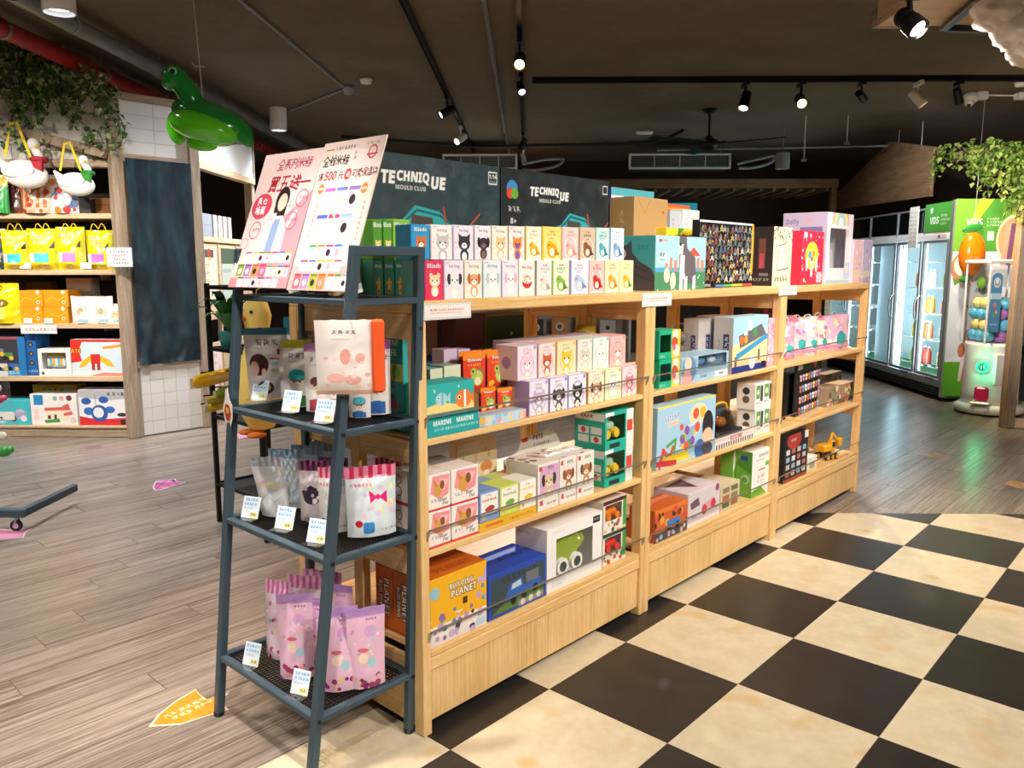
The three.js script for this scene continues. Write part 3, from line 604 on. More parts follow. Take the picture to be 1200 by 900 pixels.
const birdArt = (bg, c1, c2, edge) => (p) => { p.bg(bg); if (edge) p.r(0, 0, 0.06, 1, edge); p.marks(0.36, 0.12, 4, 0.055, '#444').marks(0.24, 0.2, 4, 0.09, c2).marks(0.28, 0.3, 3, 0.08, c2).ring(0.5, 0.62, 0.36, '#ffffff', 0.02, 0.4).c(0.52, 0.7, 0.26, c1, 0.24).c(0.38, 0.56, 0.16, c1).poly([[0.2, 0.55], [0.29, 0.52], [0.3, 0.6]], '#e8a13a').c(0.35, 0.54, 0.025, '#222').poly([[0.6, 0.62], [0.92, 0.8], [0.66, 0.84]], c2).c(0.5, 0.74, 0.13, '#fff6dd').r(0.1, 0.93, 0.8, 0.035, '#fff'); };
const lower = [
  [489, 497.8, 'teal blind box with a golden lion print', petArt('#6cc6bb', 'b', '#e8a63c', '#c47a1e', { logo: 1, logoEdge: '#2d8a80' })],
  [498, 519.8, 'crimson blind box with a cream chick print', petArt('#e2365f', 'b', '#f4d9a8', '#e8b86c', { logo: 1, logoEdge: '#a81640' })],
  [520.2, 543.8, 'pale lilac blind box with a black and white puppy print', petArt('#efe6f4', 'd', '#f1ece6', '#33313a', { edge: '#c4a3d8', belly: '#fff' })],
  [544.2, 565.5, 'cream blind box with an auburn curly puppy print', petArt('#f7efe4', 'd', '#e6a878', '#b8673a', { edge: '#e8cdb0' })],
  [566, 587.5, 'pale blue blind box with a white puppy print', petArt('#e6f0f6', 'd', '#ffffff', '#b8cbd8', { edge: '#b4d4e6', belly: '#eef4f8' })],
  [588, 607.5, 'pale lilac blind box with a pink eared white puppy print', petArt('#f2eaf5', 'd', '#fbf5fa', '#e2b4cc', { edge: '#d2b4e0', belly: '#fff' })],
  [608, 627, 'white blind box with a red bowl print', (p) => p.bg('#faf4ee').t('Pet Dog', 0.5, 0.2, 0.11, '#c8384a', { max: 0.7 }).c(0.5, 0.6, 0.3, '#d8323e', 0.26).c(0.5, 0.55, 0.3, '#f6efe6', 0.14).specks(9, ['#e8a13a', '#7fae4a'], 0.02, 0.04, [0.3, 0.5, 0.7, 0.6])],
  [629, 646.8, 'white blind box with a pale grey bird print', birdArt('#eeeceb', '#e2dcda', '#a7a2a4')],
  [647.2, 667, 'white and green blind box with a lime bird print', birdArt('#e6f0d8', '#8cc04a', '#4f8f2c', '#8cc63e')],
  [668, 689.8, 'white and violet blind box with a pale blue bird print', birdArt('#ece9f6', '#b8c8ec', '#7f86c8', '#8a83cc')],
  [690.4, 708, 'pink blind box with a red parrot print', birdArt('#f4c6c2', '#c83a34', '#a8261e')],
  [708.6, 725.6, 'cream blind box with an orange parrot print', birdArt('#f6e6b8', '#f0a83a', '#e07a1c')],
  [726, 742, 'cream blind box with a yellow and green parrot print', birdArt('#f5ecb4', '#e8b82c', '#4f9a3a')],
];
const upper = [
  [482, 504, 'sky blue blind box with a fox print', petArt('#2a9fd8', 'c', '#d8733a', '#a84a1c', { logo: 1, logoEdge: '#136a9c' })],
  [505, 530.6, 'white blind box with a grey kitten print', petArt('#f4f0ee', 'c', '#c9c6c6', '#9a9698', { edge: '#e4dcdc' })],
  [531, 555.3, 'pale lilac blind box with a black pointed ear puppy print', petArt('#ece8f4', 'c', '#35333c', '#222', { edge: '#c9bfe2' })],
  [556, 575.8, 'white blind box with a black poodle print', petArt('#f2eaf2', 'd', '#3a2f38', '#241c24', { edge: '#dcc8dc', belly: '#8a6a6a' })],
  [576.3, 595.4, 'cream blind box with a tan puppy print', petArt('#f8f0e2', 'c', '#ecc48a', '#d09a52', { edge: '#ecdcc0' })],
  [596, 615, 'cream blind box with a violet skirted fox print', petArt('#f6ece6', 'c', '#e88a4a', '#7a4ab0', { edge: '#e4ccc4', belly: '#8a5ac0' })],
  [616, 634.8, 'white and gold blind box with a yellow bird print', birdArt('#fbf5df', '#f2c22e', '#e09a1c', '#f0cf4a')],
  [635.4, 658, 'yellow blind box with a gold bird print', birdArt('#f8e27e', '#eab022', '#c9861a', '#f2cc2c')],
  [658.6, 678, 'pink blind box with a blush bird print', birdArt('#f6d2cf', '#f2b8b6', '#d88a8a', '#f0bdb8')],
  [679, 697.4, 'tan blind box with a brown sparrow print', birdArt('#d9bfa8', '#8a5a3c', '#63402a', '#c9a88c')],
  [698, 713.8, 'mint blind box with a blue bird print', birdArt('#c6e8e0', '#5aa8c8', '#2f7aa0', '#9ad6ca')],
  [714.4, 731, 'white and blue blind box with a blue bird print', birdArt('#eaf1f8', '#7aa8d8', '#3f76b8', '#5a92d0')],
];
for (const [l, r, label, f] of lower) carton('blind_box', label + ', lower row on the shelf', BX, 'blind boxes on the shelf top', ext(l, r, 305, TOPY, -1.705, 0.07), { f, res: 1500 });
const upY = ext(560, 580, 305, TOPY, -1.705, 0.07)[3] + 0.0006;
for (const [l, r, label, f] of upper) carton('blind_box', label + ', upper row on the shelf', BX, 'blind boxes on the shelf top', ext(l, r, 263 + (l - 480) * 0.018, upY, -1.711, 0.07), { f, res: 1500 });
// teal and green boxes behind the steel rack
[[438.5, 450], [450.5, 463], [463.5, 475.5]].forEach(([l, r]) => carton('blind_box', 'narrow teal blind box with a yellow star figure, seen through the rack top', BX, 'teal boxes behind the rack', ext(l, r, 305, TOPY, -1.95, 0.08), { res: 1500, f: (p) => p.bg('#2f9a8e').t('Blinds', 0.5, 0.16, 0.12, '#d9f2ea', { max: 0.7 }).poly([[0.5, 0.42], [0.6, 0.55], [0.78, 0.57], [0.64, 0.68], [0.7, 0.84], [0.5, 0.75], [0.3, 0.84], [0.36, 0.68], [0.22, 0.57], [0.4, 0.55]], '#f2b822').c(0.42, 0.64, 0.04, '#222').c(0.58, 0.64, 0.04, '#222').r(0.35, 0.84, 0.3, 0.1, '#d88a1c') }));
{ const y = ext(445, 455, 305, TOPY, -1.95, 0.08)[3] + 0.0006;
  [[437.5, 449], [449.5, 460.5], [461, 481]].forEach(([l, r], i) => carton('blind_box', i < 2 ? 'narrow green blind box stacked on the teal boxes' : 'wide green blind box with a yellow chick print stacked on the teal boxes', BX, 'green boxes behind the rack', ext(l, r, 257, y, -1.95, 0.075), { res: 1500, f: petArt(i < 2 ? '#4f9a2c' : '#86c83c', 'b', '#f6e27e', '#e8b82c', { logo: 1, logoEdge: '#3f8422', y: 0.6 }) })); }
// large dark construction sets
const digger = (p, x, y, s, c1, c2) => { const q = (a) => a.map(([u, v]) => [x + u * s, y + v * s * p.w / p.h]); p.poly(q([[0, 0.5], [0.12, 0.36], [0.34, 0.3], [0.5, 0.16], [0.78, 0.2], [1.02, 0.36], [1.22, 0.3], [1.34, 0.44], [1.2, 0.52], [1.0, 0.5], [0.96, 0.66], [0.4, 0.66], [0.3, 0.5]]), c1).poly(q([[0.46, 0.24], [0.7, 0.26], [0.74, 0.42], [0.44, 0.42]]), c2).line(q([[0.05, 0.56], [0.3, 0.36], [0.52, 0.2], [0.8, 0.24], [1.1, 0.4]]), '#1c5f66', 0.012).line(q([[0.84, 0.16], [0.88, 0.42]]), '#b8433a', 0.012).line(q([[1.0, 0.46], [1.3, 0.2]]), '#c0504a', 0.01); for (let i = 0; i < 5; i++) p.c(x + (0.42 + i * 0.13) * s, y + 0.66 * s * p.w / p.h, 0.05 * s, '#20282a').c(x + (0.42 + i * 0.13) * s, y + 0.66 * s * p.w / p.h, 0.025 * s, '#5a6668'); };
const techArt = (n, col) => (p) => {
  p.bg(col); for (let i = 0; i < 260; i++) p.c(rnd(), rnd(), rr(0.01, 0.05), ['#ffffff08', '#00000012', '#5a7f8410'][i % 3]);
  let X = n ? 0.24 : 0.1; const k = n ? 0.8 : 0.95, x0 = X; for (const [w, sz, y] of [['TE', 0.125, 0.17], ['CHNIQ', 0.1, 0.155], ['UE', 0.125, 0.185]]) { p.g.font = 'bold ' + sz * k * p.h + 'px sans-serif'; const m = p.g.measureText(w).width / p.w; p.t(w, X, y, sz * k, '#f2f2ee', { left: 1, edge: '#f2f2ee', lw: 0.06, skew: -0.12 }); X += m + 0.006; } p.t('MOULD CLUB', x0 + 0.1 * k, 0.235, 0.045, '#d8d8d2', { left: 1, max: 0.25 });
  if (!n) p.r(0.9, 0.05, 0.075, 0.1, '#f2f2ee').r(0.905, 0.06, 0.065, 0.08, col).t('1:14', 0.938, 0.088, 0.045, '#f2f2ee').marks(0.912, 0.12, 4, 0.02, '#d8d8d2');
  else p.c(0.09, 0.16, 0.045, '#3f8fd0').c(0.075, 0.2, 0.03, '#e0443a').c(0.11, 0.2, 0.03, '#6fae3a').marks(0.055, 0.3, 3, 0.05, '#e8e8e4').t('8+', 0.1, 0.42, 0.07, '#e8e8e4').marks(0.05, 0.5, 4, 0.03, '#b8b8b4').marks(0.05, 0.56, 5, 0.025, '#b8b8b4').r(0.93, 0.05, 0.05, 0.08, '#e8e8e4').r(0.935, 0.06, 0.04, 0.06, col);
  digger(p, n ? 0.34 : 0.02, n ? 0.2 : 0.22, n ? 0.52 : 0.62, '#2fa6ac', '#4a4640');
};
{ const z = -2.1, y = TOPY; const x0 = onZ(445, 174, z).x - 0.06, xm = onZ(586.5, 198, z).x, x1 = onZ(714, 211, z).x;
  carton('construction_set_box', 'large dark teal construction set box printed with a turquoise excavator', BX, null, [x0, xm - 0.004, y, 1.776, z - 0.11, z], { f: techArt(0, '#2e4248'), res: 900 });
  carton('construction_set_box', 'large black construction set box printed with a turquoise buggy', BX, null, [xm + 0.004, x1, y, 1.776, z - 0.11, z], { f: techArt(1, '#22292d'), res: 900 }); }
{ const t = thing('jug', 'cream plastic jug standing behind the steel rack top', 'jug', V(1.48, TOPY, -2.06)); mesh('body', lathe([[0.001, 0], [0.05, 0], [0.055, 0.008], [0.055, 0.1], [0.045, 0.13], [0.024, 0.15], [0.022, 0.165]], 22), std(0xe4dcae, 0.5), t); mesh('cap', lathe([[0.024, 0.165], [0.025, 0.19], [0.001, 0.192]], 16), M.white, t); }
// the rest of the shelf top
carton('storage_box', 'white and blue carton with a turquoise lid behind the cardboard carton', BX, null, ext(714.5, 764, 222, TOPY, -2.17, 0.1), { f: (p) => p.bg('#2a4aa8').r(0, 0, 1, 0.08, '#5ab6c4').r(0, 0.08, 0.28, 0.42, '#eceae6').r(0.05, 0.13, 0.16, 0.12, '#2a2a2e').ring(0.12, 0.4, 0.06, '#555', 0.01) });
carton('cardboard_carton', 'brown cardboard carton with red print and a white sticker behind the dog box', BX, null, ext(741, 780, 232, TOPY, -1.985, 0.13), { res: 1000,
  s: (p) => p.bg('#c29a66').marks(0.4, 0.14, 6, 0.075, '#e4d0a0', { down: 1 }), f: (p) => p.bg('#c29a66').line([[0.1, 0.02], [0.3, 0.17], [0.48, 0.02]], '#a87c48', 0.012).marks(0.34, 0.4, 4, 0.09, '#c0442e').marks(0.42, 0.58, 1, 0.12, '#c0442e').marks(0.42, 0.7, 1, 0.12, '#c0442e').c(0.85, 0.15, 0.03, '#c0602e').r(0.72, 0.56, 0.2, 0.16, '#f2efe8').poly([[0.6, 1], [0.74, 0.88], [1, 0.88], [1, 1]], '#9a7846') });
const dogTall = (p, x, y, s) => { const k = s * p.w / p.h; p.poly([[x - 0.16 * s, y - 0.3 * k], [x - 0.12 * s, y - 0.52 * k], [x - 0.05 * s, y - 0.34 * k], [x + 0.02 * s, y - 0.52 * k], [x + 0.06 * s, y - 0.2 * k], [x + 0.3 * s, y - 0.06 * k], [x + 0.34 * s, y + 0.3 * k], [x - 0.02 * s, y + 0.3 * k], [x - 0.14 * s, y]], '#6a646a').poly([[x - 0.16 * s, y - 0.24 * k], [x - 0.04 * s, y - 0.26 * k], [x - 0.06 * s, y - 0.1 * k], [x - 0.18 * s, y - 0.12 * k]], '#f4f1ee').r(x - 0.12 * s, y - 0.1 * k, 0.12 * s, 0.34 * k, '#f4f1ee').r(x - 0.13 * s, y + 0.1 * k, 0.09 * s, 0.44 * k, '#f0ece8').r(x + 0.0 * s, y + 0.2 * k, 0.09 * s, 0.36 * k, '#f4f1ee').r(x + 0.24 * s, y + 0.2 * k, 0.08 * s, 0.2 * k, '#f0ece8').c(x - 0.12 * s, y - 0.25 * k, 0.025 * s, '#222'); };
carton('dog_puzzle_box', 'turquoise and green puzzle box printed with a grey and white dog', BX, null, ext(767, 826, 277, TOPY, -1.71, 0.19), { res: 1100,
  s: (p) => p.bg('#56bfc4').t('zer', 0.7, 0.2, 0.17, '#3ba4ac').poly([[0, 0.16], [0.1, 0.06], [0.16, 0.2], [0.3, 0.16], [0.4, 0.08], [0.42, 0.3], [0.6, 0.46], [0.9, 0.6], [1, 0.75], [1, 1], [0.3, 1], [0.12, 0.7], [0, 0.5]], '#5d575d').c(0.14, 0.33, 0.13, '#f4f1ee').c(0.06, 0.26, 0.03, '#222').c(0.08, 0.38, 0.05, '#2a2a2e').poly([[0.3, 1], [0.36, 0.72], [0.46, 1]], '#f0ece8').line([[0.5, 0.55], [0.8, 0.66]], '#484248', 0.02).line([[0.46, 0.68], [0.9, 0.82]], '#484248', 0.02),
  f: (p) => { p.bg('#a8d4e0').r(0, 0.66, 1, 0.34, '#4f8f66').r(0, 0.58, 1, 0.08, '#5aa8d0'); for (let i = 0; i < 9; i++) p.r(0.18 + i * 0.09, 0.36 + (i % 3) * 0.04, 0.05, 0.22, '#d08a72'); p.poly([[0.6, 0.36], [0.74, 0.2], [0.88, 0.36]], '#c85a48').r(0.06, 0.3, 0.2, 0.2, '#bfe0e8').marks(0.08, 0.3, 2, 0.09, '#333').marks(0.08, 0.42, 4, 0.04, '#667').r(0.06, 0.07, 0.06, 0.05, '#d84a5a').marks(0.14, 0.07, 3, 0.05, '#c65'); dogTall(p, 0.56, 0.48, 0.72); p.c(0.22, 0.72, 0.055, '#f4ecc8', 0.075).c(0.34, 0.82, 0.055, '#f4ecc8', 0.085).specks(14, ['#dff0e4'], 0.008, 0.014, [0, 0.68, 1, 1]).marks(0.72, 0.93, 9, 0.03, '#e4f0e8'); } });
carton('wood_block_box', 'yellow carton with red lettering behind the dog box', BX, null, ext(779, 826, 268, TOPY, -1.93, 0.06), { f: (p) => p.bg('#f4de36').r(0.28, 0, 0.03, 1, '#3f9a3a').t('Wood', 0.5, 0.14, 0.12, '#b8342a', { max: 0.4 }).t('Wood', 0.14, 0.16, 0.1, '#b8342a', { max: 0.2 }).poly([[0.3, 0], [0.45, 0], [0.3, 0.1]], '#4fa83a') });
carton('white_carton', 'plain white carton with small print standing behind the yellow carton', BX, 'white cartons behind the dog box', ext(783, 797, 247, TOPY, -2.08, 0.07), { f: (p) => p.bg('#c4ced8').marks(0.2, 0.1, 6, 0.05, '#8a98a8', { down: 1 }) });
carton('white_carton', 'plain white carton with small print standing behind the yellow carton', BX, 'white cartons behind the dog box', ext(797.5, 817, 246, TOPY, -2.08, 0.07), { f: (p) => p.bg('#e8e8e6').marks(0.15, 0.1, 6, 0.04, '#a8acb2').marks(0.15, 0.17, 5, 0.04, '#a8acb2') });
carton('orange_carton', 'orange carton showing behind the white cartons', BX, null, ext(780, 806, 240, TOPY, -2.2, 0.08), { f: (p) => p.bg('#e0622c').r(0, 0.04, 1, 0.03, '#f2a04a') });
const minis = (bg, n, cols) => (p) => { p.bg(bg); for (let j = 0; j < n[1]; j++) for (let i = 0; i < n[0]; i++) { const x = (i + 0.5 + rr(-0.25, 0.25)) / n[0], y = 0.06 + 0.84 * (j + 0.5 + rr(-0.2, 0.2)) / n[1], c = cols[Math.floor(rnd() * cols.length)], s = 0.42 / n[0]; p.c(x, y - s * 0.9, s * 0.5, cols[Math.floor(rnd() * cols.length)]).poly([[x - s, y - s * 0.3], [x + s * 0.9, y - s * 0.5], [x + s * 0.6, y + s * 1.6], [x - s * 0.6, y + s * 1.5]], c).line([[x - s * 0.5, y + s], [x - s * 1.1, y + s * 1.9]], c, 0.014).line([[x + s * 0.4, y + s], [x + s, y + s * 1.8]], c, 0.014); } };
carton('figure_set_box', 'black carton covered in small colourful robot figures with a white top edge', BX, null, ext(818, 881, 260, TOPY, -1.79, 0.04), { res: 1300, f: (p) => { minis('#17171b', [15, 8], ['#a8a8a4', '#b8a050', '#8a4a44', '#5a6a84', '#7a8086', '#c4c0b8', '#6a7a68', '#94887a', '#4a4a4e'])(p); p.r(0, 0, 1, 0.035, '#efebe6').r(0.96, 0, 0.04, 0.8, '#e8a81c').r(0.3, 0.95, 0.15, 0.035, '#4a8ad0').r(0.45, 0.95, 0.15, 0.035, '#5ab45a').r(0.6, 0.95, 0.2, 0.035, '#e8c83a').r(0.8, 0.95, 0.2, 0.035, '#e0503a').t('ROBOTOOL', 0.14, 0.955, 0.05, '#e4e4e0', { max: 0.24 }); } });
carton('figure_box', 'dark figure carton with a cream sketched hooded figure on its face', BX, null, ext(904.5, 926, 266, TOPY, -1.73, 0.12), { res: 1400, s: (p) => p.bg('#2c2629').r(0.36, 0.2, 0.3, 0.5, '#7a4a3a').r(0.4, 0.45, 0.2, 0.25, '#c8506a').r(0.1, 0.1, 0.05, 0.6, '#6a6668').marks(0.1, 0.86, 5, 0.06, '#b8b4b0').r(0.4, 0.78, 0.4, 0.05, '#8a8684'), f: (p) => p.bg('#e4d8bc').specks(40, ['#6a6052', '#8f8470', '#4a4238'], 0.01, 0.04, [0, 0, 1, 0.3]).poly([[0.3, 0.32], [0.62, 0.28], [0.84, 0.7], [0.2, 0.74]], '#f0e6cc').line([[0.3, 0.32], [0.62, 0.28], [0.84, 0.7], [0.2, 0.74], [0.3, 0.32]], '#5a5044', 0.025).line([[0.36, 0.42], [0.34, 0.7]], '#8a7f6c', 0.015).line([[0.56, 0.4], [0.66, 0.68]], '#8a7f6c', 0.015).marks(0.1, 0.84, 5, 0.1, '#4a4238') });
carton('purple_carton', 'dark violet carton edge between the figure box and the red slime box', BX, null, ext(927, 941, 277, TOPY, -1.78, 0.1), { f: (p) => p.bg('#32265c').c(0.7, 0.15, 0.3, '#e8b83a') });
carton('slime_box', 'bright red carton with a dripping yellow splash print', BX, null, ext(938, 963, 271, TOPY, -1.72, 0.06), { res: 1400, f: (p) => p.bg('#e8304e').specks(34, ['#f47a90', '#ffd0d8', '#f9f0a0'], 0.012, 0.035).c(0.45, 0.46, 0.3, '#e8ea48', 0.26).r(0.2, 0.5, 0.08, 0.24, '#fff', 0.04).r(0.42, 0.5, 0.1, 0.36, '#fff', 0.05).r(0.64, 0.5, 0.08, 0.26, '#fff', 0.04).c(0.36, 0.44, 0.07, '#4a9ad8').c(0.54, 0.42, 0.06, '#e88a3a').c(0.46, 0.52, 0.05, '#8a5ac8').r(0.72, 0.76, 0.22, 0.2, '#f4c4cc').r(0.06, 0.03, 0.14, 0.1, '#fff') });
windowBox('doll_box', 'tall lilac and white doll carton with a dark plastic window and rainbow print', ext(966, 996, 250, TOPY, -1.76, 0.26), { hole: [0.12, 0.22, 0.62, 0.56], res: 1300,
  s: (p) => p.bg('#cfc4e2').t('Dolly', 0.22, 0.12, 0.1, '#8a7ab8', { max: 0.3 }).c(0.6, 0.1, 0.06, '#e8b4c4').r(0.4, 0.2, 0.5, 0.7, '#8a7ab0').c(0.62, 0.5, 0.16, '#f2e4ea', 0.3).c(0.56, 0.55, 0.07, '#3ab0d8', 0.14).r(0.3, 0.3, 0.1, 0.12, '#f0c04a').r(0.05, 0.86, 0.4, 0.1, '#f0a05a'),
  f: (p) => { p.bg('#ecebf2'); ['#f0b0b0', '#f4d49a', '#f2ecaa', '#b8dcb4', '#b4cdea'].forEach((c, i) => p.ring(0.5, 0.16, 0.3 - i * 0.045, c, 0.045)); p.r(0, 0.17, 1, 0.06, '#ecebf2').r(0.7, 0.7, 0.26, 0.24, '#bcd8ec').c(0.82, 0.8, 0.06, '#f4e4dc').r(0, 0.95, 1, 0.05, '#a8cce4'); } },
  (g, cx, y, w, h, D) => { mesh('doll', [ball(0.03, cx, y + h * 0.72, 0, 1, 1.1, 1), rod(V(cx, y + 0.01, 0), V(cx, y + h * 0.6, 0), 0.04, 12, 0.018)], std(0x5a4a5a, 0.6), g); });
carton('pastel_box', 'small pale pink carton beside the doll carton', BX, null, ext(998.5, 1009, 281, TOPY, -1.74, 0.07), { f: (p) => p.bg('#f0c8d4').specks(20, ['#f8e4ea', '#e0a4bc', '#f4e0b4'], 0.03, 0.1).r(0.1, 0.7, 0.8, 0.15, '#f4dcb8') });
carton('pastel_box', 'small lavender carton at the end of the shelf top', BX, null, ext(1009.5, 1020, 281, TOPY, -1.74, 0.07), { f: (p) => p.bg('#c8c0e2').specks(20, ['#e4e0f4', '#a8a0cc', '#e0c4dc'], 0.03, 0.1).r(0.1, 0.72, 0.8, 0.15, '#e4dcb4') });

// ---- unit one, upper shelf
const fish = (p, x, y, s, c1, c2) => { const k = s * p.w / p.h; p.c(x, y, s * 0.4, c1, s * 0.32).poly([[x + s * 0.3, y], [x + s * 0.62, y - k * 0.3], [x + s * 0.6, y + k * 0.3]], c1).r(x + s * 0.02, y - k * 0.3, s * 0.1, k * 0.6, c2).c(x - s * 0.2, y - k * 0.06, s * 0.08, '#fff').c(x - s * 0.2, y - k * 0.06, s * 0.045, '#222'); };
const marine = (p) => { p.bg('#2fb0ac'); p.poly([[0, 0.7], [0.3, 0.6], [0.6, 0.72], [1, 0.62], [1, 1], [0, 1]], '#f0d98a').t('5', 0.16, 0.22, 0.16, '#e8f6f4').t('6', 0.66, 0.16, 0.14, '#e8f6f4'); fish(p, 0.3, 0.5, 0.3, '#a8d4e0', '#6fb0c4'); fish(p, 0.76, 0.58, 0.44, '#e8823a', '#fff'); p.r(0, 0.93, 1, 0.07, '#1f8f8c'); };
const tray = carton('marine_toy_tray', 'low teal tray carton lettered in white in front of the fish boxes', BX, null, [1.49, solveX(561, S1, -1.7), S1, S1 + 0.062, -1.95, -1.7], { res: 1000, s: (p) => p.bg('#22a6a6').t('MARINE', 0.5, 0.3, 0.34, '#f0f6f4', { max: 0.6 }).t('LIFE', 0.5, 0.7, 0.34, '#f0f6f4', { max: 0.4 }).poly([[0.75, 0], [1, 0], [1, 0.8]], '#203438'), f: (p) => p.bg('#22a6a6').t('MARINE', 0.28, 0.36, 0.3, '#f0f6f4', { max: 0.36 }).marks(0.12, 0.58, 9, 0.16, '#cfeceb').t('MARINE', 0.72, 0.36, 0.3, '#f0f6f4', { max: 0.36 }).marks(0.58, 0.58, 9, 0.16, '#cfeceb') });
carton('marine_toy_box', 'teal sea life carton with a clownfish print resting on the tray carton', BX, null, [1.492, solveX(556, S1 + 0.063, -1.705), S1 + 0.063, S1 + 0.155, -1.8, -1.705], { s: (p) => p.bg('#2fb0ac').t('LIFE', 0.5, 0.5, 0.25, '#e8f6f4', { max: 0.7 }), f: marine, res: 1200 });
carton('marine_header_card', 'upright teal sea life display card lettered in white, facing the snack rack', BX, null, [1.494, 1.514, S1 + 0.063, 1.215, -1.95, -1.81], { c: '#2f9f9a', res: 1300, s: (p) => { p.bg('#2f9f9a').marks(0.35, 0.05, 4, 0.03, '#cfeae6').t('MARINE', 0.52, 0.14, 0.1, '#f4f6f2', { max: 0.72 }).t('LIFE', 0.6, 0.26, 0.11, '#f4f6f2', { max: 0.46 }).r(0, 0.4, 1, 0.22, '#d8cf6a').c(0.3, 0.52, 0.16, '#e0567a').c(0.75, 0.5, 0.14, '#7fb84a').r(0, 0.62, 1, 0.38, '#2a9e98').c(0.5, 0.74, 0.2, '#7ac8d0', 0.08).r(0.1, 0.85, 0.25, 0.13, '#b05a7a').r(0.55, 0.85, 0.25, 0.13, '#b05a7a'); } });
[[505, 520, '#78b8b0'], [521, 541, '#8aa89a']].forEach(([l, r, c], i) => carton('small_fish_box', i ? 'small grey green carton with a striped fish print behind the teal carton' : 'small pale teal carton with a blue fish print behind the teal carton', BX, null, ext(l, r, 432 - i * 4, S1, -1.835, 0.07), { f: (p) => { p.bg(c).r(0, 0, 1, 0.25, '#d9e0c4'); fish(p, 0.5, 0.55, 0.7, i ? '#c88a4a' : '#3a9ab0', i ? '#4a3a30' : '#e4f0f0'); } }));
carton('ice_lolly_box', 'lilac carton with a round brown lolly print deep in the upper shelf', BX, 'lilac cartons deep in the upper shelf', ext(521, 537, 409, S1, -1.915, 0.06), { f: (p) => p.bg('#cdbcd8').c(0.5, 0.4, 0.3, '#a0584a').r(0.44, 0.5, 0.12, 0.3, '#d8b48a') });
carton('ice_lolly_box', 'plain lilac carton deep in the upper shelf', BX, 'lilac cartons deep in the upper shelf', ext(538, 552, 409, S1, -1.915, 0.06), { f: (p) => p.bg('#cbbad6').specks(8, ['#d8a8b8', '#e8dcb4'], 0.04, 0.08) });
// orange snack pouches, standing on the pale blue box and on the carton behind it
carton('dinosaur_egg_box', 'pale blue low carton with pink egg prints under the orange dinosaur pouches', BX, null, ext(561.5, 617, 484, S1, -1.702, 0.09), { res: 1200, f: (p) => p.bg('#c2dcee').specks(12, ['#f0a8a8', '#f4c8b0', '#e8d8a0', '#9cc8e4'], 0.03, 0.08).r(0, 0, 0.12, 1, '#8fc0e0').c(0.06, 0.4, 0.05, '#e8b83a') });
const eggTop = ext(562, 617, 484, S1, -1.702, 0.09)[3] + 0.0006;
const dino = (p) => { p.bg('#e2482c').r(0, 0, 1, 0.2, '#f08a2c').t('Dinosaur', 0.5, 0.2, 0.12, '#fff', { max: 0.8, edge: '#8a2a1c' }).marks(0.18, 0.3, 6, 0.07, '#f8d84a').c(0.55, 0.68, 0.27, '#b8cc6a', 0.24).c(0.4, 0.52, 0.14, '#a8bc5a').c(0.36, 0.5, 0.035, '#222').poly([[0.6, 0.45], [0.72, 0.36], [0.72, 0.52]], '#6f8a3a').poly([[0.74, 0.52], [0.88, 0.48], [0.84, 0.62]], '#6f8a3a').c(0.54, 0.76, 0.13, '#f0eac0').c(0.15, 0.88, 0.1, '#f4c02c'); };
[[571, 589], [590.5, 608]].forEach(([l, r]) => { const e = ext(l, r, 455, eggTop, -1.735, 0.03); pouch('dinosaur_pouch', 'small orange dinosaur pouch standing on the pale blue carton', 'pouch', 'orange dinosaur pouches', V((e[0] + e[1]) / 2, e[2], e[4]), 0, e[1] - e[0], e[3] - e[2], 0.024, { f: dino, seed: l, pillow: 1, seal: 0.06, res: 1400 }); });
carton('brown_carton', 'low brown carton holding up the orange dinosaur pouches', BX, null, ext(548, 606, 458, S1, -1.775, 0.1), { f: (p) => p.bg('#8f6038') });
{ const yb = ext(548, 606, 458, S1, -1.775, 0.1)[3] + 0.0006; [[550, 577], [578, 605]].forEach(([l, r], i) => { const e = ext(l, r, 413 - i * 3, yb, -1.8, 0.03); for (const dz of [0, -0.03]) pouch('dinosaur_pouch', 'red and orange dinosaur pouch with a rounded top on the brown carton', 'pouch', 'red dinosaur pouches', V((e[0] + e[1]) / 2 - dz * 0.4, e[2], e[4] + dz), 0, e[1] - e[0], e[3] - e[2], 0.026, { f: dino, seed: l + dz, pillow: 1, seal: 0.05, res: 1400 }); }); }
// kitten boxes in two tiers
const kitten = (bg, edge, kind, c1, c2) => (p) => { p.bg(bg).ring(0.5, 0.58, 0.33, edge, 0.03, 0.4).marks(0.3, 0.09, 4, 0.07, '#9a8fa4').marks(0.3, 0.18, 4, 0.07, '#9a8fa4').c(0.88, 0.09, 0.07, edge).pet(0.5, 0.54, 0.62, kind, c1, c2).r(0.3, 0.88, 0.4, 0.05, '#f0dc8a'); p.line([[0.01, 0.01], [0.99, 0.01], [0.99, 0.99], [0.01, 0.99], [0.01, 0.01]], edge, 0.03); };
const kLow = [[620, 643, '#ece6f6', '#b9a4dc', 'c', '#c8b0d8', '#fff', 'violet edged carton with a lilac kitten print'], [644, 665.3, '#efeaf6', '#9f86d0', 'd', '#5a5660', '#2f2c34', 'violet edged carton with a dark puppy print'], [665.8, 687, '#edeaf7', '#8f9ad8', 'c', '#34323a', '#222', 'blue violet edged carton with a black kitten print'], [689, 708, '#f6ead4', '#e8b070', 'd', '#d8b08a', '#7a4a34', 'orange edged carton with a beagle print'], [708.6, 728, '#edf3d2', '#a8c860', 'b', '#f0efea', '#2a2a2c', 'lime edged carton with a panda print'], [728.6, 746, '#f6d8dc', '#e490a0', 'c', '#d8788a', '#b04a60', 'pink edged carton with a rose kitten print']];
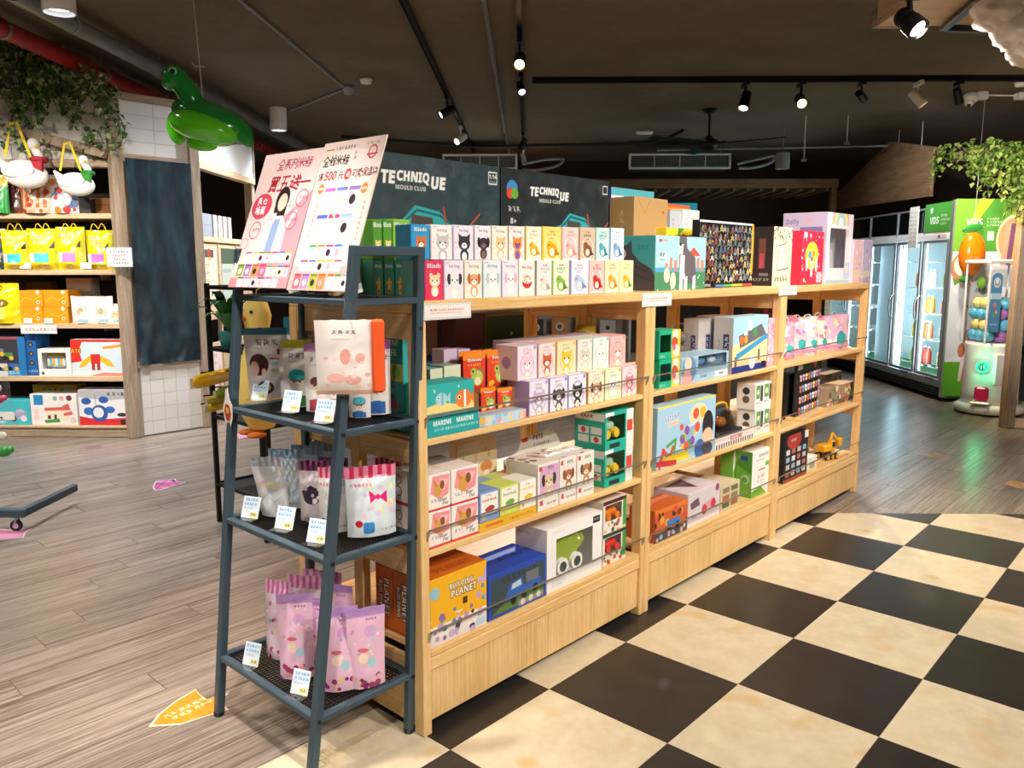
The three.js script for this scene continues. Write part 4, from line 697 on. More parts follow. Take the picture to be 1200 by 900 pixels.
const kUp = [[606, 629.5, '#f4e0ea', '#b49ad4', 'r', '#f0ccd8', '#e0a0b8', 'pink carton with a rabbit in a lavender wreath print'], [631, 651, '#f6dcd8', '#e0a49a', 'c', '#c8643a', '#8a3a20', 'pink carton with a red fox print'], [652.5, 675, '#f6e0b4', '#e0b878', 'c', '#e0c83a', '#b89a20', 'golden carton with a yellow kitten print'], [676.5, 694, '#e8e4dc', '#c4bcae', 'b', '#d4ccc0', '#a8a094', 'pale grey carton with a bear print'], [694.6, 713.5, '#dfeee6', '#9ac4b4', 'r', '#e8e8e4', '#a8b0c0', 'mint carton with a rabbit wreath print'], [714.2, 733, '#f2b8b8', '#d88088', 'b', '#d8b4a8', '#a0706a', 'coral pink carton with a bear wreath print']];
for (const [l, r, bg, ed, k, c1, c2, lab] of kLow) carton('kitten_box', lab + ', lower tier of the upper shelf', BX, 'pet cartons on the upper shelf', ext(l, r, 0, S1, -1.71, 0.1).map((v, i) => i === 3 ? S1 + 0.118 : v), { s: (p) => p.bg(ed), f: kitten(bg, ed, k, c1, c2), res: 1400 });
for (const [l, r, bg, ed, k, c1, c2, lab] of kUp) carton('kitten_box', lab + ', upper tier of the upper shelf', BX, 'pet cartons on the upper shelf', ext(l, r, 0, S1 + 0.1186, -1.74, 0.1).map((v, i) => i === 3 ? S1 + 0.236 : v), { s: (p) => p.bg(bg).c(0.5, 0.5, 0.2, ed), f: kitten(bg, ed, k, c1, c2), res: 1400 });
[[-1.85, 0.1186], [-1.85, 0]].forEach(([z, dy]) => { for (let i = 0; i < 4; i++) { const x = 2.02 + i * 0.122; carton('kitten_box', 'lilac pet carton in the second row back on the upper shelf', BX, 'pet cartons in the second row', [x, x + 0.115, S1 + dy, S1 + dy + 0.117, z - 0.1, z], { f: (p) => p.bg('#c8b8cc').c(0.5, 0.5, 0.2, '#8a7f94') }); } });
// back half of the upper shelf
const backRow = [['red_label_box', 'tall dark red carton at the corner of the upper shelf', [1.5, 1.545, S1, 1.245, -1.99, -1.9], '#8a1f22', (p) => p.bg('#8f2124').marks(0.2, 0.15, 2, 0.12, '#e8c8b8').c(0.5, 0.5, 0.3, '#c04a40').marks(0.2, 0.75, 2, 0.12, '#e8c8b8')],
  ['elephant_box', 'white carton with two blue elephants seen through the upper shelf', [1.79, 1.93, S1, 1.235, -2.2, -2.14], '#c9c3b8', (p) => p.bg('#d2cbc2').r(0, 0, 1, 0.2, '#d8b4b8').c(0.33, 0.55, 0.16, '#3f62a8', 0.18).c(0.68, 0.52, 0.16, '#4a78b8', 0.2).r(0.24, 0.6, 0.18, 0.3, '#35569a').r(0.6, 0.6, 0.18, 0.3, '#35569a').c(0.3, 0.5, 0.05, '#d8e0ea')],
  ['maroon_box', 'plum carton with a small animal print deep in the upper shelf', [1.935, 2.08, S1, 1.235, -2.13, -2.05], '#6a4458', (p) => p.bg('#6f475c').c(0.5, 0.8, 0.3, '#a88a6a', 0.08)],
  ['forest_box', 'dark green carton with a gold border deep in the upper shelf', [2.085, 2.3, S1, 1.235, -2.13, -2.05], '#24482a', (p) => p.bg('#8a7a3a').r(0.03, 0.04, 0.94, 0.92, '#234a2c').c(0.4, 0.68, 0.18, '#5a5a28', 0.1).c(0.5, 0.72, 0.1, '#8a7a30').c(0.66, 0.25, 0.03, '#b8d8c0')]];
for (const [n, lab, b, c, f] of backRow) carton(n, lab, BX, null, b, { f });
{ const t = thing('jar', 'green lidded jar with a yellow band beside the unit post', 'jar', V(2.56, S1 + 0.0, -1.95)); mesh('body', lathe([[0.001, 0], [0.04, 0], [0.042, 0.01], [0.042, 0.2], [0.036, 0.22]], 20), std(0x2c5a3c, 0.3), t); mesh('label_band', lathe([[0.0425, 0.1], [0.0425, 0.18]], 20), std(0x8a8f22, 0.5), t); mesh('lid', lathe([[0.04, 0.22], [0.042, 0.225], [0.042, 0.26], [0.001, 0.262]], 20), std(0xb8a02a, 0.4), t); }
// ---- unit one, middle shelf
{ const e0 = ext(505, 529, 0, S2, -1.705, 0.09), e1 = ext(529.6, 561, 0, S2, -1.705, 0.09), h = 0.112;
  const pink = (p) => p.bg('#f6eeea').poly([[0.2, 0.05], [0.95, 0.08], [0.9, 0.6], [0.5, 0.7], [0.1, 0.5]], '#ee9aa0').poly([[0.5, 0.14], [0.9, 0.2], [0.7, 0.5]], '#f4bcbc').c(0.42, 0.46, 0.16, '#d8a24a', 0.2).poly([[0.3, 0.36], [0.2, 0.08], [0.42, 0.3]], '#c88f3a').c(0.62, 0.32, 0.1, '#8a5a2a', 0.14).marks(0.1, 0.66, 3, 0.11, '#a89088').t('Star', 0.66, 0.72, 0.13, '#2a2a2e', { serif: 1, skew: -0.2, max: 0.4 }).t('Fur', 0.76, 0.83, 0.12, '#2a2a2e', { serif: 1, skew: -0.2, max: 0.3 }).r(0, 0.93, 1, 0.07, '#d83a3a');
  const side = (p) => p.bg('#f6eeea').ring(0.5, 0.3, 0.16, '#6a4a44', 0.03).ring(0.5, 0.62, 0.16, '#6a4a44', 0.03).r(0, 0.9, 1, 0.1, '#c8383a');
  for (const [i, y] of [[0, S2], [1, S2 + h + 0.0006]]) for (const [j, e] of [[0, e0], [1, e1]]) for (const d of [0, 1]) carton('pink_splash_box', d ? 'white carton with a red foot band in the second row behind the pink splash cartons' : 'pink splash carton, ' + (i ? 'upper' : 'lower') + ' of its stack, ' + (j ? 'beside the seed cartons' : 'beside the shelf post'), BX, d ? 'second row of pink splash cartons' : 'pink splash cartons', [j ? e[0] : 1.492, e[1], y, y + h, -1.795 - d * 0.092, -1.705 - d * 0.092], { s: side, f: d ? null : pink, res: 1400 }); }
carton('yellow_tray', 'low yellow tray holding the seed cartons', BX, null, ext(561.8, 629, 0, S2, -1.7, 0.1).map((v, i) => i === 3 ? S2 + 0.028 : v), { f: (p) => p.bg('#e6b430').r(0.1, 0.3, 0.3, 0.3, '#d8742c').marks(0.5, 0.3, 10, 0.4, '#9a6a1c') });
[[562, 585.5, '#7f9fdc', '#b03a3a', 'blue edged seed carton with a red bean print'], [586, 608.5, '#d2e26a', '#6aa83a', 'lime seed carton with a green sprout print'], [609, 628.5, '#f0eee6', '#e8c23a', 'white seed carton with a yellow corn print']].forEach(([l, r, bg, c, lab]) => { const e = ext(l, r, 0, S2 + 0.0286, -1.706, 0.09); carton('seed_box', lab, BX, null, [e[0], e[1], S2 + 0.0286, S2 + 0.125, -1.8, -1.706], { res: 1400, f: (p) => p.bg(bg).r(0.08, 0.06, 0.84, 0.7, '#f6f2e8').marks(0.34, 0.1, 3, 0.07, '#5a6aa8').t('Seed Book', 0.5, 0.28, 0.13, c, { max: 0.7, serif: 1 }).c(0.55, 0.58, 0.2, c, 0.1).c(0.4, 0.6, 0.12, c, 0.08).c(0.2, 0.86, 0.07, '#e8b83a') }); });
carton('seed_box', 'flat lime carton lying behind the seed cartons', BX, null, [1.83, 2.05, S2, S2 + 0.11, -1.9, -1.806], { c: '#d8a05a', top: (p) => p.bg('#c89a62').r(0, 0, 0.33, 1, '#8fb0d8').r(0.33, 0, 0.33, 1, '#c4d87a').r(0.66, 0, 0.34, 1, '#e8b0a0') });
carton('mushroom_box', 'beige carton with a mushroom house print behind the seed cartons', BX, null, ext(536, 583, 516, S2, -1.935, 0.04), { f: (p) => p.bg('#e8d6b0').r(0.0, 0, 1, 0.1, '#e4c8a8').c(0.38, 0.4, 0.12, '#b09ac0', 0.08).c(0.72, 0.44, 0.15, '#d08a4a', 0.1).r(0.66, 0.5, 0.12, 0.16, '#f4e8d0').c(0.7, 0.68, 0.14, '#8fb04a', 0.03).specks(6, ['#e8b4b4', '#c8a878'], 0.02, 0.04, [0.1, 0.1, 0.9, 0.3]) });
{ const e = ext(590, 655, 505, S2, -1.925, 0.006), W = e[1] - e[0], H = e[3] - e[2], s = sheet(), R = cell(s, W * 1300, H * 1300, (p) => { p.bg('#ece6de').r(0.3, 0.06, 0.1, 0.1, '#d0443a').t('PETS', 0.58, 0.12, 0.12, '#3a3a3a', { max: 0.3 }).marks(0.5, 0.22, 8, 0.05, '#5a5a5a'); [['#3a3436', 0.12], ['#8a5a3a', 0.34], ['#d8c8a8', 0.58], ['#6a4a3a', 0.82]].forEach(([c, x], i) => p.pet(x, 0.6, 0.2, 'd', c, i % 2 ? '#2a2224' : c, '#e4d8c8')); });
  const g = plate([[0, 0], [W, 0], [W, H * 0.7], [W * 0.86, H], [W * 0.6, H * 0.94], [W * 0.3, H * 0.9], [W * 0.22, H * 0.7], [0, H * 0.62]], 0.005), a = g.attributes.position, u = g.attributes.uv; for (let i = 0; i < a.count; i++) u.setXY(i, R[0] + (R[2] - R[0]) * a.getX(i) / W, R[1] + (R[3] - R[1]) * a.getY(i) / H);
  const m = mesh('puppy_display_card', g, s.mat()); m.position.set(e[0], S2, -1.925); tag(m, 'cut-out display card with four puppies behind the dog cartons', 'card'); }
[[630, 655, '#d8a8d0', '#d8c0a0', '#3a3436', 'pug'], [655.6, 675.4, '#e8e4dc', '#b0704a', '#8a4a2c', 'red terrier'], [676, 696, '#e4e8da', '#b8805a', '#6a4634', 'beagle']].forEach(([l, r, bg, c1, c2, k]) => carton('dog_figure_box', 'dog figure carton with a ' + k + ' print on the middle shelf', BX, 'dog figure cartons', ext(l, r, 0, S2, -1.706, 0.15).map((v, i) => i === 3 ? S2 + 0.165 : v), { top: (p) => p.bg('#eae6e0').specks(10, ['#6a5a50', '#c8a8b8', '#9a8a7a'], 0.05, 0.16), res: 1400, f: (p) => p.bg('#eae6e0').r(0.1, 0.06, 0.86, 0.6, bg).r(0.06, 0.06, 0.14, 0.09, '#d0443a').t('PETS', 0.6, 0.12, 0.09, '#4a4a4a', { max: 0.5 }).pet(0.52, 0.4, 0.62, 'd', c1, c2, '#e8dcc8').r(0, 0.72, 1, 0.28, '#ece8e2').r(0.1, 0.78, 0.14, 0.1, '#d0443a').marks(0.4, 0.84, 5, 0.06, '#555') }));
const tealSide = (p) => p.bg('#1fb09c').r(0, 0, 1, 0.22, '#e4e8e4').marks(0.2, 0.06, 4, 0.1, '#333').r(0.12, 0.4, 0.36, 0.2, '#e8eeea').r(0.54, 0.4, 0.36, 0.2, '#e8eeea').r(0.12, 0.64, 0.36, 0.2, '#e8eeea').r(0.54, 0.64, 0.36, 0.2, '#e8eeea').c(0.3, 0.5, 0.08, '#c04a4a').c(0.72, 0.74, 0.08, '#c04a4a');
{ const e = ext(708, 741, 0, S2, -1.715, 0.14); for (const i of [0, 1]) windowBox('digger_window_box', i ? 'teal window carton with a green toy digger, upper of two stacked by the post' : 'teal window carton with a green toy digger, lower of two stacked by the post', [e[0], e[1], S2 + i * 0.1436, S2 + i * 0.1436 + 0.143, -1.86, -1.715], { hole: [0.06, 0.1, 0.64, 0.66], s: tealSide, f: (p) => p.bg('#1fb39e').r(0.74, 0, 0.26, 1, '#e6eae6').r(0.76, 0.3, 0.2, 0.3, '#d84a3a').r(0, 0, 0.3, 0.12, '#eef0ee').r(0.16, 0.84, 0.36, 0.12, '#203038') },
  (g, cx, y, w, h) => { mesh('toy_body', [cb(cx - 0.005, y + 0.03, 0.01, w * 0.7, h * 0.34, 0.06, 0.008), cb(cx, y + 0.03 + h * 0.34, 0.005, w * 0.4, h * 0.28, 0.05, 0.008)], std(0x9cc4a8, 0.4), g); for (const sx of [-1, 1]) { const wv = new THREE.CylinderGeometry(0.018, 0.018, 0.02, 16); wv.rotateX(Math.PI / 2); wv.translate(cx + sx * w * 0.24, y + 0.02, 0.045); mesh('toy_wheel', wv, std(0xe8c02a, 0.4), g); } mesh('toy_bucket', cb(cx + w * 0.38, y + 0.01, 0.02, w * 0.16, h * 0.3, 0.05, 0.006), std(0xe8c02a, 0.4), g); }, 'teal digger window cartons'); }
// ---- unit one, lower shelf
const planetSide = (p) => { p.bg('#d06a1c'); p.g.save(); p.g.translate(p.w * 0.5, p.h * 0.5); p.g.rotate(Math.PI / 2); p.g.textAlign = 'center'; p.g.textBaseline = 'middle'; p.g.lineWidth = 2; for (const [s, y, k] of [['BUILDING', -0.2, 0.24], ['PLANET', 0.14, 0.4]]) { p.g.font = 'bold ' + p.w * k + 'px sans-serif'; p.g.strokeStyle = '#2a1c14'; p.g.lineWidth = p.w * 0.07; p.g.strokeText(s, 0, -y * p.w, p.h * 0.72); p.g.fillStyle = '#f4ece0'; p.g.fillText(s, 0, -y * p.w, p.h * 0.72); } p.g.restore(); p.r(0, 0, 1, 0.05, '#7a3a14').r(0, 0.95, 1, 0.05, '#a85014'); };
{ const e = ext(507, 571, 0, S3, -1.706, 0.085); for (const d of [0, 1, 2]) carton('building_planet_box', d ? 'orange building set carton seen edge on, in a row behind the yellow faced one' : 'orange and yellow building set carton with violet animal figures on its face', BX, 'orange building set cartons', [1.493, e[1], S3, S3 + 0.216, -1.792 - d * 0.088, -1.706 - d * 0.088], { c: '#d06a1c', s: planetSide, top: (p) => p.bg('#d06a1c').t('PLANET', 0.55, 0.5, 0.5, '#a84f14', { max: 0.7 }), res: 1300, f: d ? null : (p) => { p.bg('#f0b41e').r(0, 0.6, 1, 0.4, '#ece6e2').poly([[0, 0.62], [0.25, 0.5], [0.5, 0.64], [0.75, 0.5], [1, 0.6], [1, 0.7], [0, 0.7]], '#f0b41e').t('BUILDING', 0.54, 0.2, 0.1, '#f8f4ea', { edge: '#6a4414', max: 0.5 }).t('PLANET', 0.58, 0.32, 0.14, '#f8f4ea', { edge: '#6a4414', max: 0.5 }).r(0.56, 0.43, 0.08, 0.1, '#4a3414').c(0.08, 0.22, 0.08, '#8fc4dc').specks(26, ['#8a6ab0', '#b098c8', '#5a8ab0', '#3a3a58', '#c8b4d8'], 0.02, 0.055, [0, 0.55, 0.9, 1]).specks(10, ['#c0a8d0', '#5a9ab8'], 0.03, 0.05, [0.84, 0.1, 1, 0.6]).r(0.8, 0.84, 0.18, 0.12, '#bcd8e8'); } }); }
carton('police_truck_box', 'royal blue carton printed with a police truck on the lower shelf', BX, null, ext(572, 640, 662, S3, -1.708, 0.16), { res: 1300, top: (p) => p.bg('#2449b0').marks(0.2, 0.4, 8, 0.2, '#0f2050').r(0.05, 0.3, 0.12, 0.3, '#4a8a4a'), f: (p) => { p.bg('#2449b0').r(0.05, 0.12, 0.9, 0.8, '#3a4a52').poly([[0.05, 0.92], [0.3, 0.7], [0.95, 0.6], [0.95, 0.92]], '#5a7a3a').marks(0.2, 0.14, 7, 0.16, '#1a2a58').poly([[0.3, 0.56], [0.36, 0.36], [0.56, 0.3], [0.6, 0.52], [0.9, 0.46], [0.92, 0.64], [0.3, 0.76]], '#2f62b8').poly([[0.38, 0.5], [0.4, 0.38], [0.54, 0.34], [0.56, 0.48]], '#b8cce0').r(0.64, 0.24, 0.22, 0.24, '#6a7278').c(0.42, 0.76, 0.05, '#22262a').c(0.6, 0.72, 0.05, '#22262a').c(0.8, 0.67, 0.05, '#22262a').r(0.5, 0.82, 0.45, 0.13, '#8a8f88').c(0.58, 0.88, 0.04, '#d8d4c8').c(0.72, 0.87, 0.04, '#d8d4c8').c(0.86, 0.86, 0.04, '#d8d4c8'); } });
windowBox('dinosaur_window_box', 'white window carton holding a green wooden dinosaur on white wheels', ext(640.5, 705, 610, S3, -1.71, 0.15), { hole: [0.16, 0.19, 0.66, 0.6], s: (p) => p.bg('#f0efee').marks(0.1, 0.08, 5, 0.05, '#aaa'), res: 1300, f: (p) => p.bg('#f0efee').r(0.82, 0.05, 0.13, 0.11, '#1c1c20').marks(0.84, 0.08, 3, 0.04, '#eee').marks(0.1, 0.06, 9, 0.03, '#c4c4c4').marks(0.1, 0.84, 10, 0.028, '#b4b4b4').marks(0.1, 0.9, 8, 0.028, '#b4b4b4') },
  (g, cx, y, w, h) => { const gm = std(0x8aa02c, 0.35), q = (u, v) => [cx - w * 0.42 + u * w * 0.84, y + h * 0.02 + v * h * 0.84]; const body = plate([q(0.02, 0.3), q(0, 0.62), q(0.12, 0.84), q(0.36, 0.94), q(0.62, 0.98), q(0.72, 1), q(0.8, 0.92), q(0.92, 0.9), q(0.98, 0.72), q(0.9, 0.6), q(0.76, 0.5), q(0.72, 0.3), q(0.5, 0.24), q(0.2, 0.22)], 0.03, 0.008); body.translate(0, 0, 0.01); mesh('dinosaur', body, gm, g);
    mesh('dinosaur_horn', rod(V(...q(0.86, 0.9), 0.025), V(...q(0.94, 1.04), 0.025), 0.006, 8, 0.001), gm, g); const [ex, ey] = q(0.8, 0.8); const eye = ball(0.007, ex, ey, 0.047); mesh('eye', eye, M.white, g);
    for (const u of [0.2, 0.66]) { const [wx, wy] = q(u, 0.16); const wl = new THREE.CylinderGeometry(0.032, 0.032, 0.014, 24); wl.rotateX(Math.PI / 2); wl.translate(wx, wy, 0.056); mesh('wheel', wl, M.white, g); const hb = new THREE.CylinderGeometry(0.019, 0.019, 0.016, 20); hb.rotateX(Math.PI / 2); hb.translate(wx, wy, 0.0565); mesh('wheel_hub', hb, std(0x3a4440, 0.5), g); } });
{ const e = ext(706, 733, 0, S3, -1.72, 0.09); [[0, 0.125, '#3a3a40', 0xd8332a, 0x3fa03a, 'small window carton with a red and green toy truck, lower of the pair'], [0.1256, 0.13, '#4a2428', 0xe07a1c, 0x8a1f1f, 'small window carton with an orange toy truck, upper of the pair']].forEach(([dy, h, c, c1, c2, lab]) => windowBox('truck_window_box', lab, [e[0], e[1], S3 + dy, S3 + dy + h, -1.82, -1.72], { hole: [0.08, 0.14, 0.72, 0.5], f: (p) => p.bg('#e8e2d8').r(0, 0, 1, 0.12, c).specks(12, ['#c84a3a', '#3a6a4a', '#d8a83a'], 0.03, 0.07, [0, 0.68, 1, 1]).r(0.84, 0.1, 0.16, 0.8, '#3f9a48') },
  (g, cx, y, w, h2) => { mesh('toy_truck', [cb(cx, y + 0.014, 0.01, w * 0.8, h2 * 0.36, 0.05, 0.006)], std(c1, 0.4), g); mesh('toy_cab', cb(cx - w * 0.2, y + 0.014 + h2 * 0.36, 0.01, w * 0.3, h2 * 0.3, 0.045, 0.006), std(c2, 0.4), g); for (const sx of [-1, 1]) { const k = new THREE.CylinderGeometry(0.014, 0.014, 0.014, 14); k.rotateX(Math.PI / 2); k.translate(cx + sx * w * 0.26, y + 0.015, 0.042); mesh('toy_wheel', k, std(c1, 0.5), g); } }, 'small truck window cartons')); }
// ---- unit two, upper shelf
const u2 = (l, r, y, h, z, d) => { const e = ext(l, r, 0, y, z, d); return [e[0], e[1], y, y + h, z - d, z]; };
[[S1, 'lower'], [S1 + 0.1196, 'upper']].forEach(([y, w]) => windowBox('vegetable_toy_box', 'green and yellow toy carton with a dark window, ' + w + ' of two stacked by the post', u2(772, 797, y, 0.118, -1.72, 0.1), { hole: [0.04, 0.16, 0.5, 0.6], f: (p) => p.bg('#1fae84').r(0.58, 0, 0.42, 1, '#f0c83a').c(0.76, 0.2, 0.14, '#e8e0d0').c(0.72, 0.46, 0.14, '#c8503a').c(0.8, 0.74, 0.15, '#f4e4dc').c(0.7, 0.62, 0.08, '#d06a7a').marks(0.06, 0.84, 3, 0.1, '#d8f0e4') },
  (g, cx, y0, w2, h2) => { mesh('toy_carrot', rod(V(cx, y0 + 0.004, 0), V(cx, y0 + h2 * 0.55, 0), 0.006, 10, 0.014), std(0x2a4a9a, 0.4), g); mesh('toy_leaf', ball(0.014, cx, y0 + h2 * 0.66, 0, 1.2, 0.6, 1), std(0xb8c42a, 0.4), g); }, 'green vegetable toy cartons'));
windowBox('sea_animal_case', 'pale blue clear case of sea animals with lettering along its foot', u2(797.5, 853, S1, 0.115, -1.712, 0.13), { hole: [0.34, 0.04, 0.62, 0.5], f: (p) => p.bg('#a4c8de').r(0, 0.1, 0.32, 0.6, '#8fb4d0').c(0.16, 0.5, 0.14, '#6a90b8').c(0.14, 0.26, 0.07, '#e8d0c0').c(0.12, 0.84, 0.1, '#d8a8a0').t('OCEAN', 0.46, 0.82, 0.14, '#3a4a78', { max: 0.34 }).r(0.7, 0.7, 0.28, 0.24, '#e4ecf0').t('SHARK', 0.84, 0.82, 0.12, '#203060', { max: 0.22 }) },
  (g, cx, y, w, h) => { mesh('sea_animal', [ball(0.03, cx - w * 0.2, y + h * 0.5, 0.02, 1.6, 0.8, 0.7)], std(0x5a8ab0, 0.4), g); mesh('sea_animal', [ball(0.025, cx + w * 0.24, y + h * 0.5, 0.02, 1.4, 0.9, 0.7)], std(0xb8d0dc, 0.4), g); });
const railSide = (p) => p.bg('#b8b2ae').r(0.5, 0.3, 0.28, 0.55, '#20285a').marks(0.53, 0.34, 5, 0.09, '#e4e4ea', { down: 1 }).marks(0.24, 0.4, 6, 0.06, '#8a8684', { down: 1 });
carton('train_set_box', 'grey backed train set carton with a blue road print', BX, null, u2(857.5, 898, S1, 0.262, -1.716, 0.1), { s: railSide, res: 1200, f: (p) => p.bg('#a8d4ec').poly([[0, 0.5], [1, 0.3], [1, 0.9], [0, 0.95]], '#f0dca4').poly([[0.15, 0.34], [0.8, 0.16], [0.95, 0.36], [0.2, 0.56]], '#6a6c72').poly([[0.1, 0.66], [1, 0.34], [1, 0.44], [0.12, 0.76]], '#3f9ad0').c(0.24, 0.42, 0.06, '#e0703a').c(0.36, 0.42, 0.05, '#e8a83a').c(0.62, 0.3, 0.06, '#4a9a5a').r(0.3, 0.28, 0.1, 0.06, '#fff').r(0.06, 0.7, 0.06, 0.22, '#6a6a70').r(0.72, 0.62, 0.06, 0.2, '#6a6a70').r(0, 0.88, 1, 0.12, '#22388a').c(0.56, 0.84, 0.09, '#e4ecf4').r(0.84, 0.86, 0.12, 0.1, '#1a1a22').r(0.4, 0.06, 0.12, 0.2, '#c8e4f2') });
carton('train_set_box', 'second grey train set carton seen edge on behind the first', BX, null, u2(836, 857, S1, 0.262, -1.83, 0.1), { s: railSide, f: (p) => railSide(p) });
carton('train_set_box', 'third grey train set carton, low behind the sea animal case', BX, null, u2(817, 834, S1, 0.255, -1.84, 0.08), { s: railSide, f: (p) => railSide(p) });
{ const t = thing('clear_case', 'small clear case with a grey figure inside behind the sea animal case', 'case', V(solveX(806, S1, -1.86), S1, -1.9)); mesh('case', cb(0, 0, 0, 0.1, 0.235, 0.08, 0.004), clearFilm, t); mesh('figure', [cb(0, 0.006, 0, 0.085, 0.13, 0.06, 0.01), ball(0.028, 0, 0.17, 0)], std(0x6a6058, 0.6), t); }
carton('pink_toy_box', 'tall pink carton beside the train set', BX, null, u2(899, 906, S1, 0.24, -1.72, 0.1), { f: (p) => p.bg('#f2b0c4').specks(16, ['#fff', '#e87a9a', '#f8d8e0'], 0.08, 0.2) });
carton('black_carton', 'black and red carton at the back of the middle unit', BX, null, u2(880, 905, S1, 0.29, -1.94, 0.06), { f: (p) => p.bg('#5a3038').r(0.1, 0.1, 0.3, 0.8, '#20242e').r(0.5, 0.1, 0.2, 0.5, '#c04050') });
// ---- unit two, middle shelf
carton('fishing_game_box', 'wide yellow topped carton printed with a fishing game', BX, null, ext(769, 837, 470, S2, -1.71, 0.07), { res: 1300, f: (p) => { p.bg('#a8d0ea').r(0, 0, 1, 0.03, '#f0e63c').t('LET’S GO', 0.24, 0.2, 0.1, '#2450a8', { edge: '#fff', max: 0.36, turn: -0.12 }).t('FISHING', 0.26, 0.31, 0.08, '#e88a2a', { edge: '#fff', max: 0.3, turn: -0.12 }).c(0.68, 0.26, 0.16, '#f0e0c0', 0.1).c(0.64, 0.24, 0.05, '#e0603a').c(0.76, 0.24, 0.05, '#e8b83a').poly([[0.3, 0.72], [0.5, 0.4], [0.76, 0.34], [0.74, 0.5], [0.5, 0.8]], '#d4dce8').poly([[0.34, 0.72], [0.52, 0.45], [0.7, 0.4], [0.68, 0.5], [0.5, 0.76]], '#8fb8d8').specks(14, ['#e05a4a', '#58a84a', '#f0c83a', '#8a5ab0', '#f08a3a'], 0.02, 0.045, [0.36, 0.4, 0.68, 0.76]).line([[0.05, 0.96], [0.1, 0.7], [0.2, 0.86], [0.26, 0.7]], '#e0443a', 0.04).line([[0.16, 0.66], [0.3, 0.58], [0.28, 0.8]], '#58a84a', 0.03).poly([[0.1, 0.82], [0.5, 0.82], [0.56, 0.96], [0.1, 0.96]], '#f0d83a').c(0.86, 0.5, 0.1, '#2a2a30', 0.14).c(0.86, 0.72, 0.1, '#e8c8a8').c(0.72, 0.86, 0.09, '#3a6ab0').c(0.86, 0.9, 0.1, '#4a4a58', 0.06).line([[0.02, 0.9], [0.3, 0.96]], '#c8343a', 0.05); } });
carton('piano_box', 'long low white carton printed with piano keys', BX, null, u2(838, 884, S2, 0.05, -1.708, 0.1), { res: 1300, f: (p) => { p.bg('#efe8e4').r(0.36, 0.06, 0.3, 0.4, '#d88a98').marks(0.4, 0.12, 4, 0.3, '#fff'); for (let i = 0; i < 16; i++) p.r(0.02 + i * 0.06, 0.52, 0.028, 0.44, '#26262a'); } });
{ const e = u2(842, 872, S2 + 0.051, 0.13, -1.715, 0.13), t = thing('toy_helmet_case', 'dark grey rounded clear case with an orange toy inside on the piano carton', 'case', V((e[0] + e[1]) / 2, e[2], -1.78)), W = e[1] - e[0];
  mesh('base', cb(0, 0, 0, W, 0.02, 0.12, 0.006), std(0x24262a, 0.4), t); mesh('toy', [ball(0.03, 0, 0.05, 0, 1.2, 0.9, 1)], std(0xd8742c, 0.4), t); mesh('back_shell', cb(0, 0.02, -0.045, W * 0.96, 0.1, 0.02, 0.008), std(0x3f4448, 0.4), t); const d = ball(0.06, 0, 0.02, 0.012, W * 0.48 / 0.06, 0.1 / 0.06, 0.75); mesh('clear_dome', d, phys(0xc8d4dc, 0.08, { transmission: 1, thickness: 0 }), t); mesh('handle', tube([V(-W * 0.3, 0.1, 0), V(-W * 0.2, 0.135, 0), V(W * 0.2, 0.135, 0), V(W * 0.3, 0.1, 0)], 0.006, 12, 6), std(0xe0b82a, 0.4), t); }
for (const [l, r, y, n] of [[884.5, 893.5, 0, 'lower'], [884.5, 893.5, 1, 'upper'], [894, 904, 0, 'lower'], [894, 904, 1, 'upper']]) carton('gadget_box', 'tall white carton with green pictures, ' + n + ' of its stack, ' + (l < 890 ? 'beside the piano carton' : 'against the post'), BX, 'white gadget cartons', u2(l, r, S2 + y * 0.131, 0.13, -1.722, 0.1), { s: (p) => p.bg('#ecebe6').c(0.5, 0.3, 0.18, '#3a3a3c').c(0.5, 0.62, 0.18, '#6a5a48'), f: (p) => p.bg('#ecebe6').r(0.1, 0.08, 0.5, 0.5, '#5a9a4a').c(0.36, 0.34, 0.16, '#d8e4d0').r(0.66, 0.1, 0.3, 0.6, '#3a3a3e').marks(0.1, 0.7, 4, 0.09, '#555') });
// ---- unit two, lower shelf
carton('workshop_box', 'orange brown carton printed with a workshop scene', BX, null, ext(767, 805, 592, S3, -1.71, 0.13), { res: 1300, f: (p) => { p.bg('#c8622c').r(0, 0, 1, 0.14, '#e07a2c').r(0, 0.72, 1, 0.28, '#4a4a58').specks(20, ['#8a2f1c', '#e8a03a', '#3a2a24', '#d84a3a'], 0.03, 0.07, [0, 0.15, 1, 0.75]).r(0.36, 0.44, 0.4, 0.22, '#3a78c0').c(0.44, 0.7, 0.06, '#22262a').c(0.68, 0.68, 0.06, '#22262a').specks(8, ['#e4dcd0', '#8fb8d8', '#c8a89a'], 0.03, 0.05, [0, 0.8, 1, 0.95]); } });
carton('racing_set_box', 'grey and pink carton printed with a racing kit', BX, null, ext(805.6, 843, 572, S3, -1.712, 0.18), { top: (p) => p.bg('#d4ccd2').poly([[0.1, 0.2], [0.7, 0.1], [0.5, 0.8]], '#5a4448'), res: 1300, f: (p) => p.bg('#d4ccd2').poly([[0.06, 0.3], [0.3, 0.2], [0.36, 0.44], [0.1, 0.5]], '#6a5a62').poly([[0.4, 0.5], [0.8, 0.36], [0.88, 0.6], [0.5, 0.74]], '#e0a0b0').c(0.5, 0.64, 0.08, '#c83a4a').c(0.78, 0.56, 0.08, '#c83a4a').c(0.9, 0.12, 0.06, '#a03a6a').r(0, 0.86, 1, 0.14, '#e8e0dc').marks(0.1, 0.7, 4, 0.07, '#5a4a54') });
